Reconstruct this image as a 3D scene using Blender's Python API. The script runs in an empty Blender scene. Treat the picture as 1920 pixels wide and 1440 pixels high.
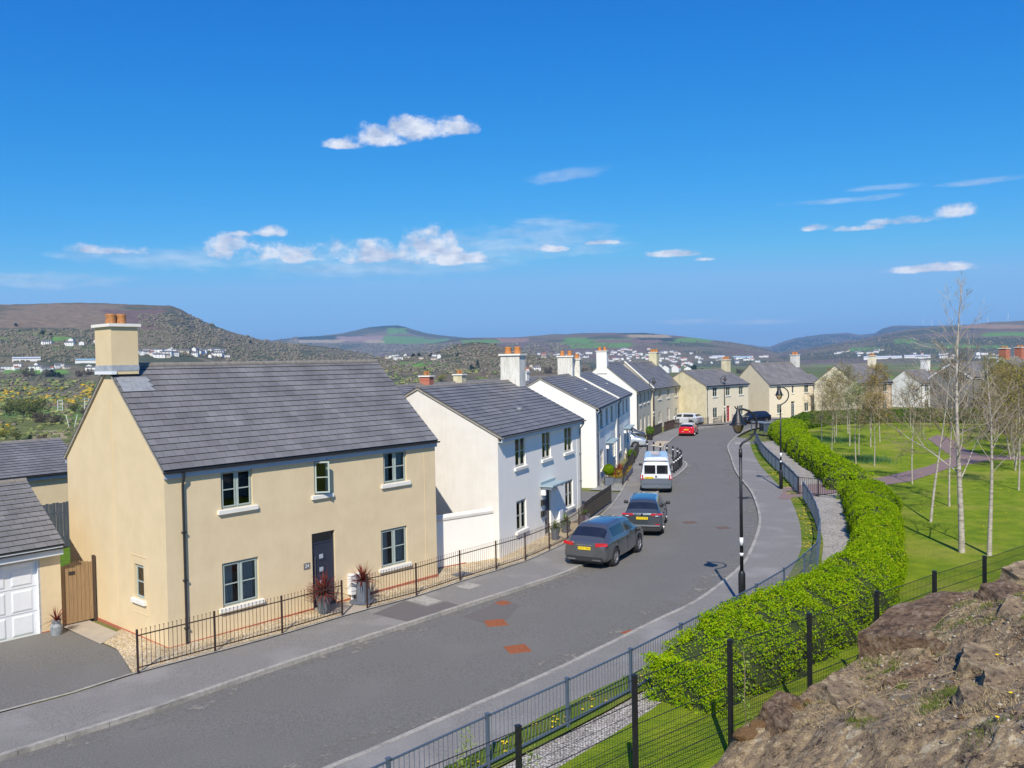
import bpy, bmesh, math, random
import numpy as np
from mathutils import Vector, Matrix
C = bpy.context; S = C.scene; R = math.radians
random.seed(7); RNG = np.random.default_rng(11)

# ---------------------------------------------------------------- camera, sky, sun, exposure
FPX, PIT, ROL, CZ = 1600.0, -.028, -.018, 8.0
_f = Vector((0, math.cos(PIT), math.sin(PIT))); _r0 = Vector((1, 0, 0)); _u0 = _r0.cross(_f)
_r = _r0*math.cos(ROL)+_u0*math.sin(ROL); _u = -_r0*math.sin(ROL)+_u0*math.cos(ROL)
cam = bpy.data.cameras.new('camera'); co = bpy.data.objects.new('camera', cam); S.collection.objects.link(co)
co.matrix_world = Matrix(((_r.x, _u.x, -_f.x, 0), (_r.y, _u.y, -_f.y, 0), (_r.z, _u.z, -_f.z, CZ), (0, 0, 0, 1)))
cam.sensor_width = 36; cam.lens = 36*FPX/1920; cam.clip_start = .1; cam.clip_end = 60000
S.camera = co
SUN_EL, SUN_AZ = 43.5, 4.9          # the sun stands behind the camera, shadows run away from it
to_sun = Vector((-math.sin(R(SUN_AZ))*math.cos(R(SUN_EL)), -math.cos(R(SUN_AZ))*math.cos(R(SUN_EL)), math.sin(R(SUN_EL))))
sl = bpy.data.lights.new('sun', 'SUN'); sl.energy = 4.7; sl.angle = R(.5); sl.color = (1, .925, .80)
so = bpy.data.objects.new('sun', sl); S.collection.objects.link(so)
so.rotation_euler = to_sun.to_track_quat('Z', 'Y').to_euler(); so.location = (0, -20, 60)
S.view_settings.view_transform = 'Standard'; S.view_settings.look = 'None'
S.view_settings.exposure = .25; S.view_settings.gamma = 1; S.view_settings.use_curve_mapping = False
S.cycles.max_bounces = 6; S.cycles.transparent_max_bounces = 24; S.cycles.volume_bounces = 0
S.cycles.use_denoising = True

SKYC = [(.0195, 2.66), (.48, 1.04), (1.82, .56)]
def px_dir(px, py):
    d = _r*((px-960)/FPX)-_u*((py-720)/FPX)+_f
    return d.normalized()

def nd(nt, typ, **kw):
    n = nt.nodes.new(typ)
    for k, v in kw.items():
        if k in n.inputs.keys(): n.inputs[k].default_value = v
        else: setattr(n, k, v)
    return n

def make_world():
    w = bpy.data.worlds.new('World'); S.world = w; w.use_nodes = True; nt = w.node_tree
    for n in list(nt.nodes): nt.nodes.remove(n)
    L = nt.links.new
    out = nd(nt, 'ShaderNodeOutputWorld'); bg = nd(nt, 'ShaderNodeBackground'); bg.inputs[1].default_value = .14
    sky = nd(nt, 'ShaderNodeTexSky'); sky.sky_type = 'NISHITA'; sky.sun_disc = False
    sky.sun_elevation = R(SUN_EL); sky.sun_rotation = math.atan2(to_sun.x, to_sun.y)
    sky.air_density = 1.0; sky.dust_density = .3; sky.ozone_density = 3.0; sky.altitude = 50
    # clear-air sky colour: per-channel curve on the Nishita sky
    ss = nd(nt, 'ShaderNodeSeparateColor'); L(sky.outputs[0], ss.inputs[0]); cb = nd(nt, 'ShaderNodeCombineColor')
    for k, (mul, pw) in enumerate(SKYC):
        p = nd(nt, 'ShaderNodeMath'); p.operation = 'POWER'; p.inputs[1].default_value = pw; L(ss.outputs[k], p.inputs[0])
        q = nd(nt, 'ShaderNodeMath'); q.operation = 'MULTIPLY'; q.inputs[1].default_value = mul; L(p.outputs[0], q.inputs[0]); L(q.outputs[0], cb.inputs[k])
    sp = nd(nt, 'ShaderNodeSeparateColor'); L(cb.outputs[0], sp.inputs[0]); c2 = nd(nt, 'ShaderNodeCombineColor')
    def mn(a, b):
        m = nd(nt, 'ShaderNodeMath'); m.operation = 'MINIMUM'; L(a, m.inputs[0])
        if isinstance(b, float): m.inputs[1].default_value = b
        else: L(b, m.inputs[1])
        return m.outputs[0]
    gr = mn(sp.outputs[1], 3.25); kk = nd(nt, 'ShaderNodeMath'); kk.operation = 'MULTIPLY'; kk.inputs[1].default_value = .45; L(gr, kk.inputs[0])
    L(mn(sp.outputs[0], kk.outputs[0]), c2.inputs[0]); L(gr, c2.inputs[1]); L(mn(sp.outputs[2], 5.5), c2.inputs[2])
    hs = c2
    tc = nd(nt, 'ShaderNodeTexCoord')
    # clouds: soft masks round directions in the sky, broken up by noise; (px, py, half width, half height, strength, tilt)
    cu = [(640, 273, 42, 9), (705, 262, 50, 21), (785, 247, 62, 22), (860, 243, 42, 15),
          (197, 471, 66, 10), (430, 473, 60, 26), (548, 480, 80, 20), (715, 479, 140, 23), (812, 464, 68, 34), (850, 489, 85, 14), (510, 437, 34, 11), (448, 439, 20, 6),
          (1030, 468, 40, 8), (1260, 478, 60, 7), (1125, 456, 34, 5), (1322, 487, 18, 4), (1785, 402, 36, 12), (1700, 415, 62, 9), (1615, 429, 52, 6), (1527, 429, 26, 7), (1765, 504, 84, 8)]
    wi = [(990, 452, 190, 34, -.02), (1060, 327, 75, 11, -.1), (690, 492, 300, 30, 0), (360, 486, 200, 20, 0), (1655, 352, 58, 5, 0), (1590, 375, 105, 5, 0), (1840, 340, 55, 5, 0), (1420, 604, 80, 5, 0), (1300, 602, 70, 5, 0), (60, 525, 150, 14, 0), (1060, 420, 110, 9, .08)]
    def math_(op, a, b=None, c=None, clamp=False):
        m = nd(nt, 'ShaderNodeMath'); m.operation = op; m.use_clamp = clamp
        for i, v in enumerate((a, b, c)):
            if v is None: continue
            if isinstance(v, (int, float)): m.inputs[i].default_value = v
            else: L(v, m.inputs[i])
        return m.outputs[0]
    sep = nd(nt, 'ShaderNodeSeparateXYZ'); L(tc.outputs['Generated'], sep.inputs[0])
    az = math_('ARCTAN2', sep.outputs[0], sep.outputs[1]); hyp = math_('POWER', math_('ADD', math_('MULTIPLY', sep.outputs[0], sep.outputs[0]), math_('MULTIPLY', sep.outputs[1], sep.outputs[1])), .5)
    el = math_('ARCTAN2', sep.outputs[2], hyp)
    def noise(scale, detail, rough, sc):
        nz = nd(nt, 'ShaderNodeTexNoise'); nz.inputs['Scale'].default_value = scale; nz.inputs['Detail'].default_value = detail; nz.inputs['Roughness'].default_value = rough
        mp = nd(nt, 'ShaderNodeMapping'); mp.inputs['Scale'].default_value = sc; L(tc.outputs['Generated'], mp.inputs[0]); L(mp.outputs[0], nz.inputs['Vector']); return nz.outputs[0]
    def layer(items, flat):
        total = None
        for it in items:
            px, py, hw, hh = it[:4]; d = px_dir(px, py); a0 = math.atan2(d.x, d.y); e0 = math.atan2(d.z, math.hypot(d.x, d.y))
            da = math_('SUBTRACT', az, a0); de = math_('SUBTRACT', el, e0)
            if len(it) > 4 and it[4]: de = math_('MULTIPLY_ADD', da, it[4], de)
            u = math_('DIVIDE', da, 1.15*hw/FPX); v = math_('DIVIDE', de, 1.2*hh/FPX)
            if flat: v = math_('MULTIPLY', v, math_('MULTIPLY_ADD', math_('LESS_THAN', v, 0), .9, .8))
            m = math_('SUBTRACT', 1.0, math_('ADD', math_('MULTIPLY', u, u), math_('MULTIPLY', v, v))); m = math_('MAXIMUM', m, -1.2); total = m if total is None else math_('MAXIMUM', total, m)
        return total
    def ramp(v, lo, hi, to=1):
        r = nd(nt, 'ShaderNodeMapRange'); r.interpolation_type = 'SMOOTHSTEP'; r.inputs['From Min'].default_value = lo; r.inputs['From Max'].default_value = hi; r.inputs['To Max'].default_value = to; L(v, r.inputs['Value']); return r.outputs[0]
    n1 = noise(34, 12, .62, (1, 1, 1.3)); n2 = noise(22, 10, .62, (1, 1, 5))
    c_al = ramp(math_('MULTIPLY_ADD', math_('SUBTRACT', n1, .5), 3.6, layer(cu, True)), .05, 1.05, .93)
    w_al = ramp(math_('MULTIPLY_ADD', math_('SUBTRACT', n2, .5), 3.0, layer(wi, False)), -.1, 1.6, .40)
    class _A: pass
    al = _A(); al.outputs = [math_('MAXIMUM', c_al, w_al)]
    nz2 = nd(nt, 'ShaderNodeTexNoise'); nz2.inputs['Scale'].default_value = 40; nz2.inputs['Detail'].default_value = 6
    mp2 = nd(nt, 'ShaderNodeMapping'); mp2.inputs['Location'].default_value = (0, 0, .006); mp2.inputs['Scale'].default_value = (1, 1, 2.2); L(tc.outputs['Generated'], mp2.inputs[0]); L(mp2.outputs[0], nz2.inputs['Vector'])
    cr = nd(nt, 'ShaderNodeMapRange'); cr.inputs['From Min'].default_value = .35; cr.inputs['From Max'].default_value = .62; L(nz2.outputs[0], cr.inputs['Value'])
    cc = nd(nt, 'ShaderNodeMix'); cc.data_type = 'RGBA'; cc.inputs[6].default_value = (3.0, 3.55, 4.7, 1); cc.inputs[7].default_value = (5.6, 5.75, 6.1, 1); L(cr.outputs[0], cc.inputs[0])
    mx = nd(nt, 'ShaderNodeMix'); mx.data_type = 'RGBA'; L(al.outputs[0], mx.inputs[0]); L(hs.outputs[0], mx.inputs[6]); L(cc.outputs[2], mx.inputs[7])
    L(mx.outputs[2], bg.inputs[0]); L(bg.outputs[0], out.inputs[0])
make_world()

# ---------------------------------------------------------------- helpers
def tag(o, label=None, cat=None, group=None, kind=None):
    if label: o['label'] = label
    if cat: o['category'] = cat
    if group: o['group'] = group
    if kind: o['kind'] = kind
    return o
def empty(name, loc=(0, 0, 0), rz=0, label=None, cat=None, group=None):
    o = bpy.data.objects.new(name, None); S.collection.objects.link(o); o.location = loc; o.rotation_euler = (0, 0, rz); o.empty_display_size = .2
    return tag(o, label, cat, group)
def kids(o): return [c for c in bpy.data.objects if c.parent == o]
def copy_tree(o, kidmap, parent=None):
    c = o.copy(); S.collection.objects.link(c)
    if parent: c.parent = parent
    for ch in kidmap.get(o.name, []): copy_tree(ch, kidmap, c)
    return c
def kid_map(o, m=None):
    m = {} if m is None else m
    m[o.name] = kids(o)
    for c in m[o.name]: kid_map(c, m)
    return m

class MB:
    def __init__(s): s.v = []; s.f = []; s.m = []
    def poly(s, pts, mat=0):
        n = len(s.v); s.v += [tuple(p) for p in pts]; s.f.append(list(range(n, n+len(pts)))); s.m.append(mat)
    def box(s, x0, x1, y0, y1, z0, z1, mat=0, M=None):
        P = [(x0, y0, z0), (x1, y0, z0), (x1, y1, z0), (x0, y1, z0), (x0, y0, z1), (x1, y0, z1), (x1, y1, z1), (x0, y1, z1)]
        if M is not None: P = [tuple(M @ Vector(p)) for p in P]
        n = len(s.v); s.v += P
        for q in ((0, 3, 2, 1), (4, 5, 6, 7), (0, 1, 5, 4), (1, 2, 6, 5), (2, 3, 7, 6), (3, 0, 4, 7)): s.f.append([n+i for i in q]); s.m.append(mat)
    def bar(s, p, q, w, h=None, mat=0):
        """square bar between two points"""
        h = h or w; p = Vector(p); q = Vector(q); d = (q-p)
        L = d.length
        if L < 1e-6: return
        M = Matrix.Translation(p) @ d.to_track_quat('X', 'Z').to_matrix().to_4x4()
        s.box(0, L, -w/2, w/2, -h/2, h/2, mat, M)
    def tube(s, pts, rad, n=6, mat=0, cap=True):
        pts = [Vector(p) for p in pts]; rad = rad if hasattr(rad, '__len__') else [rad]*len(pts)
        base = len(s.v); up = Vector((.13, .21, .97))
        for i, p in enumerate(pts):
            t = (pts[min(i+1, len(pts)-1)]-pts[max(i-1, 0)]).normalized()
            a = t.cross(up)
            if a.length < .05: a = t.cross(Vector((1, 0, 0)))
            a.normalize(); b = t.cross(a)
            for k in range(n):
                an = 2*math.pi*k/n; s.v.append(tuple(p+(a*math.cos(an)+b*math.sin(an))*rad[i]))
        for i in range(len(pts)-1):
            for k in range(n):
                s.f.append([base+i*n+k, base+i*n+(k+1) % n, base+(i+1)*n+(k+1) % n, base+(i+1)*n+k]); s.m.append(mat)
        if cap:
            s.f.append([base+k for k in range(n)]); s.m.append(mat)
            e = base+(len(pts)-1)*n; s.f.append([e+n-1-k for k in range(n)]); s.m.append(mat)
    def lathe(s, prof, n=16, mat=0, o=(0, 0, 0), cap=True):
        base = len(s.v)
        for r, z in prof:
            for k in range(n):
                a = 2*math.pi*k/n; s.v.append((o[0]+r*math.cos(a), o[1]+r*math.sin(a), o[2]+z))
        for i in range(len(prof)-1):
            for k in range(n):
                s.f.append([base+i*n+k, base+i*n+(k+1) % n, base+(i+1)*n+(k+1) % n, base+(i+1)*n+k]); s.m.append(mat)
        if cap:
            s.f.append([base+n-1-k for k in range(n)]); s.m.append(mat)
            e = base+(len(prof)-1)*n; s.f.append([e+k for k in range(n)]); s.m.append(mat)
    def mesh(s, name, mats, smooth=False):
        me = bpy.data.meshes.new(name); me.from_pydata(s.v, [], s.f)
        for m in (mats if isinstance(mats, (list, tuple)) else [mats]): me.materials.append(m)
        me.polygons.foreach_set('material_index', s.m)
        if smooth: me.polygons.foreach_set('use_smooth', [True]*len(s.f))
        me.update(); return me
    def build(s, name, mats, parent=None, smooth=False, loc=None, rz=0):
        o = bpy.data.objects.new(name, s.mesh(name, mats, smooth)); S.collection.objects.link(o)
        if parent: o.parent = parent
        if loc is not None: o.location = loc
        if rz: o.rotation_euler = (0, 0, rz)
        return o

def np_mesh(name, V, F, mats, parent=None, smooth=False, mi=None, col=None):
    """fast mesh from arrays: V (n,3), F (m,k)"""
    me = bpy.data.meshes.new(name); V = np.asarray(V, np.float32); F = np.asarray(F, np.int32); m, k = F.shape
    me.vertices.add(len(V)); me.vertices.foreach_set('co', V.ravel())
    me.loops.add(m*k); me.loops.foreach_set('vertex_index', F.ravel())
    me.polygons.add(m); me.polygons.foreach_set('loop_start', np.arange(0, m*k, k, dtype=np.int32))
    for x in (mats if isinstance(mats, (list, tuple)) else [mats]): me.materials.append(x)
    if mi is not None: me.polygons.foreach_set('material_index', np.asarray(mi, np.int32))
    if smooth: me.polygons.foreach_set('use_smooth', np.ones(m, bool))
    me.update(calc_edges=True)
    if col is not None:
        a = me.color_attributes.new('Col', 'FLOAT_COLOR', 'POINT'); c4 = np.ones((len(V), 4), np.float32); c4[:, :3] = col; a.data.foreach_set('color', c4.ravel())
    me.validate()
    o = bpy.data.objects.new(name, me); S.collection.objects.link(o)
    if parent: o.parent = parent
    return o

def _h(ix, iy, s):
    n = (ix*374761393+iy*668265263+s*982451653) & 0xffffffff
    n = ((n ^ (n >> 13))*1274126177) & 0xffffffff
    return ((n ^ (n >> 16)) & 0xffffff)/float(0xffffff)
def vnoise(x, y, s=0):
    x = np.asarray(x, float); y = np.asarray(y, float)
    ix = np.floor(x).astype(np.int64); iy = np.floor(y).astype(np.int64); fx = x-ix; fy = y-iy
    fx = fx*fx*(3-2*fx); fy = fy*fy*(3-2*fy)
    return (_h(ix, iy, s)*(1-fx)+_h(ix+1, iy, s)*fx)*(1-fy)+(_h(ix, iy+1, s)*(1-fx)+_h(ix+1, iy+1, s)*fx)*fy
def fbm(x, y, o=5, s=0, g=.5):
    t = 0; a = 1; n = 0
    for i in range(o):
        t = t+a*vnoise(np.asarray(x)*2**i+i*17.3, np.asarray(y)*2**i-i*9.1, s+i); n += a; a *= g
    return t/n
def sstep(a, b, x):
    t = np.clip((x-a)/(b-a), 0, 1); return t*t*(3-2*t)

# ---------------------------------------------------------------- materials
MATS = {}
def mat(name, c1, c2=None, scale=8, rough=.8, bump=0, bscale=None, detail=5, stretch=None, metal=0, coat=0, c3=None, s3=1.0, w3=.5, spec=.5, soft=.15):
    """principled with two-tone noise (and a third, larger-scale tone) and noise bump, in object space"""
    if name in MATS: return MATS[name]
    m = bpy.data.materials.new(name); m.use_nodes = True; nt = m.node_tree; L = nt.links.new; b = nt.nodes['Principled BSDF']
    b.inputs['Roughness'].default_value = rough; b.inputs['Metallic'].default_value = metal; b.inputs['Specular IOR Level'].default_value = spec
    if coat: b.inputs['Coat Weight'].default_value = coat; b.inputs['Coat Roughness'].default_value = .04
    tc = nd(nt, 'ShaderNodeTexCoord'); vec = tc.outputs['Object']
    if stretch:
        mp = nd(nt, 'ShaderNodeMapping'); mp.inputs['Scale'].default_value = stretch; L(vec, mp.inputs[0]); vec = mp.outputs[0]
    if c2:
        n = nd(nt, 'ShaderNodeTexNoise'); n.inputs['Scale'].default_value = scale; n.inputs['Detail'].default_value = detail; n.inputs['Roughness'].default_value = .6; L(vec, n.inputs['Vector'])
        r = nd(nt, 'ShaderNodeMapRange'); r.inputs['From Min'].default_value = .5-soft; r.inputs['From Max'].default_value = .5+soft; L(n.outputs[0], r.inputs['Value'])
        mx = nd(nt, 'ShaderNodeMix'); mx.data_type = 'RGBA'; mx.inputs[6].default_value = (*c1, 1); mx.inputs[7].default_value = (*c2, 1); L(r.outputs[0], mx.inputs[0]); col = mx.outputs[2]
        if c3:
            n3 = nd(nt, 'ShaderNodeTexNoise'); n3.inputs['Scale'].default_value = s3; n3.inputs['Detail'].default_value = 4; L(vec, n3.inputs['Vector'])
            r3 = nd(nt, 'ShaderNodeMapRange'); r3.inputs['From Min'].default_value = .5; r3.inputs['From Max'].default_value = .68; r3.inputs['To Max'].default_value = w3; L(n3.outputs[0], r3.inputs['Value'])
            m3 = nd(nt, 'ShaderNodeMix'); m3.data_type = 'RGBA'; m3.inputs[7].default_value = (*c3, 1); L(r3.outputs[0], m3.inputs[0]); L(col, m3.inputs[6]); col = m3.outputs[2]
        L(col, b.inputs['Base Color'])
    else: b.inputs['Base Color'].default_value = (*c1, 1)
    if bump:
        nb = nd(nt, 'ShaderNodeTexNoise'); nb.inputs['Scale'].default_value = bscale or scale*4; nb.inputs['Detail'].default_value = 6; L(vec, nb.inputs['Vector'])
        bp = nd(nt, 'ShaderNodeBump'); bp.inputs['Strength'].default_value = 1; bp.inputs['Distance'].default_value = bump; L(nb.outputs[0], bp.inputs['Height']); L(bp.outputs[0], b.inputs['Normal'])
    MATS[name] = m; return m

def gravel_mat(name, cols, scale, bump=.02):
    if name in MATS: return MATS[name]
    m = bpy.data.materials.new(name); m.use_nodes = True; nt = m.node_tree; L = nt.links.new; b = nt.nodes['Principled BSDF']; b.inputs['Roughness'].default_value = .85
    tc = nd(nt, 'ShaderNodeTexCoord'); v = nd(nt, 'ShaderNodeTexVoronoi'); v.inputs['Scale'].default_value = scale; L(tc.outputs['Object'], v.inputs['Vector'])
    cr = nd(nt, 'ShaderNodeValToRGB'); cr.color_ramp.interpolation = 'CONSTANT'; sp = nd(nt, 'ShaderNodeSeparateColor'); L(v.outputs['Color'], sp.inputs[0]); L(sp.outputs[0], cr.inputs[0])
    while len(cr.color_ramp.elements) < len(cols): cr.color_ramp.elements.new(.5)
    for i, c in enumerate(cols): cr.color_ramp.elements[i].position = i/len(cols); cr.color_ramp.elements[i].color = (*c, 1)
    mr = nd(nt, 'ShaderNodeMapRange'); mr.inputs['From Min'].default_value = .25; mr.inputs['From Max'].default_value = .75; mr.inputs['To Min'].default_value = 1; mr.inputs['To Max'].default_value = .45; L(v.outputs['Distance'], mr.inputs['Value'])
    n = nd(nt, 'ShaderNodeTexNoise'); n.inputs['Scale'].default_value = .9; n.inputs['Detail'].default_value = 5; L(tc.outputs['Object'], n.inputs['Vector'])
    r2 = nd(nt, 'ShaderNodeMapRange'); r2.inputs['From Min'].default_value = .35; r2.inputs['From Max'].default_value = .7; r2.inputs['To Min'].default_value = 1.1; r2.inputs['To Max'].default_value = .8; L(n.outputs[0], r2.inputs['Value'])
    mu = nd(nt, 'ShaderNodeMath'); mu.operation = 'MULTIPLY'; L(mr.outputs[0], mu.inputs[0]); L(r2.outputs[0], mu.inputs[1])
    vm = nd(nt, 'ShaderNodeVectorMath'); vm.operation = 'SCALE'; L(cr.outputs[0], vm.inputs[0]); L(mu.outputs[0], vm.inputs['Scale']); L(vm.outputs[0], b.inputs['Base Color'])
    bp = nd(nt, 'ShaderNodeBump'); bp.invert = True; bp.inputs['Distance'].default_value = bump; L(v.outputs['Distance'], bp.inputs['Height']); L(bp.outputs[0], b.inputs['Normal'])
    MATS[name] = m; return m

def tile_mat(name, c1, c2, mortar, bw=.33, bh=.25):
    """roof tiles on the UV map (metres along the eave, metres up the slope)"""
    if name in MATS: return MATS[name]
    m = bpy.data.materials.new(name); m.use_nodes = True; nt = m.node_tree; L = nt.links.new; b = nt.nodes['Principled BSDF']; b.inputs['Roughness'].default_value = .55; b.inputs['Specular IOR Level'].default_value = .4
    uv = nd(nt, 'ShaderNodeUVMap'); br = nd(nt, 'ShaderNodeTexBrick'); L(uv.outputs[0], br.inputs['Vector'])
    br.inputs['Scale'].default_value = 1; br.inputs['Brick Width'].default_value = bw; br.inputs['Row Height'].default_value = bh; br.inputs['Mortar Size'].default_value = .009; br.inputs['Mortar Smooth'].default_value = .3
    br.inputs['Color1'].default_value = (*c1, 1); br.inputs['Color2'].default_value = (*c2, 1); br.inputs['Mortar'].default_value = (*mortar, 1); br.inputs['Bias'].default_value = -.1
    n = nd(nt, 'ShaderNodeTexNoise'); n.inputs['Scale'].default_value = .8; n.inputs['Detail'].default_value = 7; L(uv.outputs[0], n.inputs['Vector'])
    r = nd(nt, 'ShaderNodeMapRange'); r.inputs['From Min'].default_value = .3; r.inputs['From Max'].default_value = .7; r.inputs['To Min'].default_value = .78; r.inputs['To Max'].default_value = 1.18; L(n.outputs[0], r.inputs['Value'])
    vm = nd(nt, 'ShaderNodeVectorMath'); vm.operation = 'SCALE'; L(br.outputs[0], vm.inputs[0]); L(r.outputs[0], vm.inputs['Scale']); L(vm.outputs[0], b.inputs['Base Color'])
    n2 = nd(nt, 'ShaderNodeTexNoise'); n2.inputs['Scale'].default_value = 60; L(uv.outputs[0], n2.inputs['Vector']); bp = nd(nt, 'ShaderNodeBump'); bp.inputs['Distance'].default_value = .004; L(n2.outputs[0], bp.inputs['Height']); L(bp.outputs[0], b.inputs['Normal'])
    MATS[name] = m; return m

def brick_mat(name, c1, c2, mortar, bw=.225, bh=.075):
    if name in MATS: return MATS[name]
    m = bpy.data.materials.new(name); m.use_nodes = True; nt = m.node_tree; L = nt.links.new; b = nt.nodes['Principled BSDF']; b.inputs['Roughness'].default_value = .85
    tc = nd(nt, 'ShaderNodeTexCoord'); mp = nd(nt, 'ShaderNodeMapping'); mp.inputs['Rotation'].default_value = (R(90), 0, 0); L(tc.outputs['Object'], mp.inputs[0])
    br = nd(nt, 'ShaderNodeTexBrick'); L(mp.outputs[0], br.inputs['Vector']); br.inputs['Scale'].default_value = 1; br.inputs['Brick Width'].default_value = bw; br.inputs['Row Height'].default_value = bh; br.inputs['Mortar Size'].default_value = .008
    br.inputs['Color1'].default_value = (*c1, 1); br.inputs['Color2'].default_value = (*c2, 1); br.inputs['Mortar'].default_value = (*mortar, 1); L(br.outputs[0], b.inputs['Base Color'])
    MATS[name] = m; return m

def glass_mat(name, tint=(.55, .6, .62), glossy=.0):
    if name in MATS: return MATS[name]
    m = bpy.data.materials.new(name); m.use_nodes = True; nt = m.node_tree; L = nt.links.new
    for n in list(nt.nodes): nt.nodes.remove(n)
    out = nd(nt, 'ShaderNodeOutputMaterial'); t = nd(nt, 'ShaderNodeBsdfTransparent'); t.inputs[0].default_value = (*tint, 1); g = nd(nt, 'ShaderNodeBsdfGlossy'); g.inputs['Roughness'].default_value = .02
    n = nd(nt, 'ShaderNodeTexNoise'); n.inputs['Scale'].default_value = 2.2; bp = nd(nt, 'ShaderNodeBump'); bp.inputs['Distance'].default_value = .004; L(n.outputs[0], bp.inputs['Height']); L(bp.outputs[0], g.inputs['Normal'])
    fr = nd(nt, 'ShaderNodeFresnel'); fr.inputs[0].default_value = 1.5; mx = nd(nt, 'ShaderNodeMixShader')
    ad = nd(nt, 'ShaderNodeMath'); ad.operation = 'ADD'; ad.inputs[1].default_value = glossy; L(fr.outputs[0], ad.inputs[0]); L(ad.outputs[0], mx.inputs[0]); L(t.outputs[0], mx.inputs[1]); L(g.outputs[0], mx.inputs[2]); L(mx.outputs[0], out.inputs[0])
    MATS[name] = m; return m

def leaf_mat(name, cols, trans=.35, vary=1.6):
    """leaves: colour by clump noise plus per-leaf noise, some light through"""
    if name in MATS: return MATS[name]
    m = bpy.data.materials.new(name); m.use_nodes = True; nt = m.node_tree; L = nt.links.new
    for n in list(nt.nodes): nt.nodes.remove(n)
    out = nd(nt, 'ShaderNodeOutputMaterial'); d = nd(nt, 'ShaderNodeBsdfDiffuse'); t = nd(nt, 'ShaderNodeBsdfTranslucent'); mx = nd(nt, 'ShaderNodeMixShader'); mx.inputs[0].default_value = trans
    tc = nd(nt, 'ShaderNodeTexCoord'); n = nd(nt, 'ShaderNodeTexNoise'); n.inputs['Scale'].default_value = vary; n.inputs['Detail'].default_value = 8; n.inputs['Roughness'].default_value = .75; L(tc.outputs['Object'], n.inputs['Vector'])
    cr = nd(nt, 'ShaderNodeValToRGB'); L(n.outputs[0], cr.inputs[0])
    while len(cr.color_ramp.elements) < len(cols): cr.color_ramp.elements.new(.5)
    for i, c in enumerate(cols): cr.color_ramp.elements[i].position = .3+.4*i/(len(cols)-1); cr.color_ramp.elements[i].color = (*c, 1)
    L(cr.outputs[0], d.inputs[0]); L(cr.outputs[0], t.inputs[0]); L(d.outputs[0], mx.inputs[1]); L(t.outputs[0], mx.inputs[2]); L(mx.outputs[0], out.inputs[0])
    MATS[name] = m; return m

def streak_mat(name, c1, c2, amount=.5, sc=(5, 5, .35), bump=.002):
    """painted render with weather streaks running down it"""
    if name in MATS: return MATS[name]
    m = mat(name, c1, c2, scale=1.4, rough=.85, bump=bump, bscale=120, soft=.12)
    nt = m.node_tree; L = nt.links.new; b = nt.nodes['Principled BSDF']
    src = b.inputs['Base Color'].links[0].from_socket
    tc = nd(nt, 'ShaderNodeTexCoord'); mp = nd(nt, 'ShaderNodeMapping'); mp.inputs['Scale'].default_value = sc; L(tc.outputs['Object'], mp.inputs[0])
    n = nd(nt, 'ShaderNodeTexNoise'); n.inputs['Scale'].default_value = 2.2; n.inputs['Detail'].default_value = 7; n.inputs['Roughness'].default_value = .7; L(mp.outputs[0], n.inputs['Vector'])
    r = nd(nt, 'ShaderNodeMapRange'); r.inputs['From Min'].default_value = .46; r.inputs['From Max'].default_value = .72; r.inputs['To Max'].default_value = amount; L(n.outputs[0], r.inputs['Value'])
    mx = nd(nt, 'ShaderNodeMix'); mx.data_type = 'RGBA'; mx.inputs[7].default_value = (*[x*.42 for x in c1[:2]], c1[2]*.36, 1); L(r.outputs[0], mx.inputs[0]); L(src, mx.inputs[6]); L(mx.outputs[2], b.inputs['Base Color'])
    return m

def attr_mat(name, rough=.95, bump=0, bscale=.02, vary=.25):
    m = bpy.data.materials.new(name); m.use_nodes = True; nt = m.node_tree; L = nt.links.new; b = nt.nodes['Principled BSDF']; b.inputs['Roughness'].default_value = rough; b.inputs['Specular IOR Level'].default_value = .1
    at = nd(nt, 'ShaderNodeAttribute'); at.attribute_name = 'Col'; tc = nd(nt, 'ShaderNodeTexCoord')
    n = nd(nt, 'ShaderNodeTexNoise'); n.inputs['Scale'].default_value = bscale; n.inputs['Detail'].default_value = 9; n.inputs['Roughness'].default_value = .7; L(tc.outputs['Object'], n.inputs['Vector'])
    r = nd(nt, 'ShaderNodeMapRange'); r.inputs['From Min'].default_value = .35; r.inputs['From Max'].default_value = .65; r.inputs['To Min'].default_value = 1-vary; r.inputs['To Max'].default_value = 1+vary; L(n.outputs[0], r.inputs['Value'])
    vm = nd(nt, 'ShaderNodeVectorMath'); vm.operation = 'SCALE'; L(at.outputs['Color'], vm.inputs[0]); L(r.outputs[0], vm.inputs['Scale']); L(vm.outputs[0], b.inputs['Base Color'])
    if bump:
        bp = nd(nt, 'ShaderNodeBump'); bp.inputs['Distance'].default_value = bump; L(n.outputs[0], bp.inputs['Height']); L(bp.outputs[0], b.inputs['Normal'])
    return m

CREAM = streak_mat('cream_render', (.68, .54, .335), (.73, .585, .37), .06)
CREAMG = streak_mat('cream_gable', (.66, .52, .31), (.70, .555, .34), .05)
WHITE = streak_mat('white_render', (.72, .69, .64), (.68, .645, .59), .12)
WGREY = streak_mat('grey_white_render', (.92, .88, .80), (.90, .86, .78), .08)
WHITE2 = streak_mat('clean_white_render', (.78, .76, .71), (.75, .73, .68), .08)
CREAM2 = streak_mat('buff_render', (.60, .545, .42), (.64, .58, .45), .3)
CREAM3 = streak_mat('stained_cream_render', (.66, .585, .40), (.56, .50, .32), .55)
CREAM4 = streak_mat('pale_cream_render', (.80, .71, .53), (.76, .67, .50), .15)
STAINW = streak_mat('stained_white_chimney', (.74, .71, .65), (.66, .63, .57), .95, (9, 9, .6))
SLATE = tile_mat('slate_tile', (.162, .158, .160), (.200, .195, .198), (.105, .102, .105))
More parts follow.
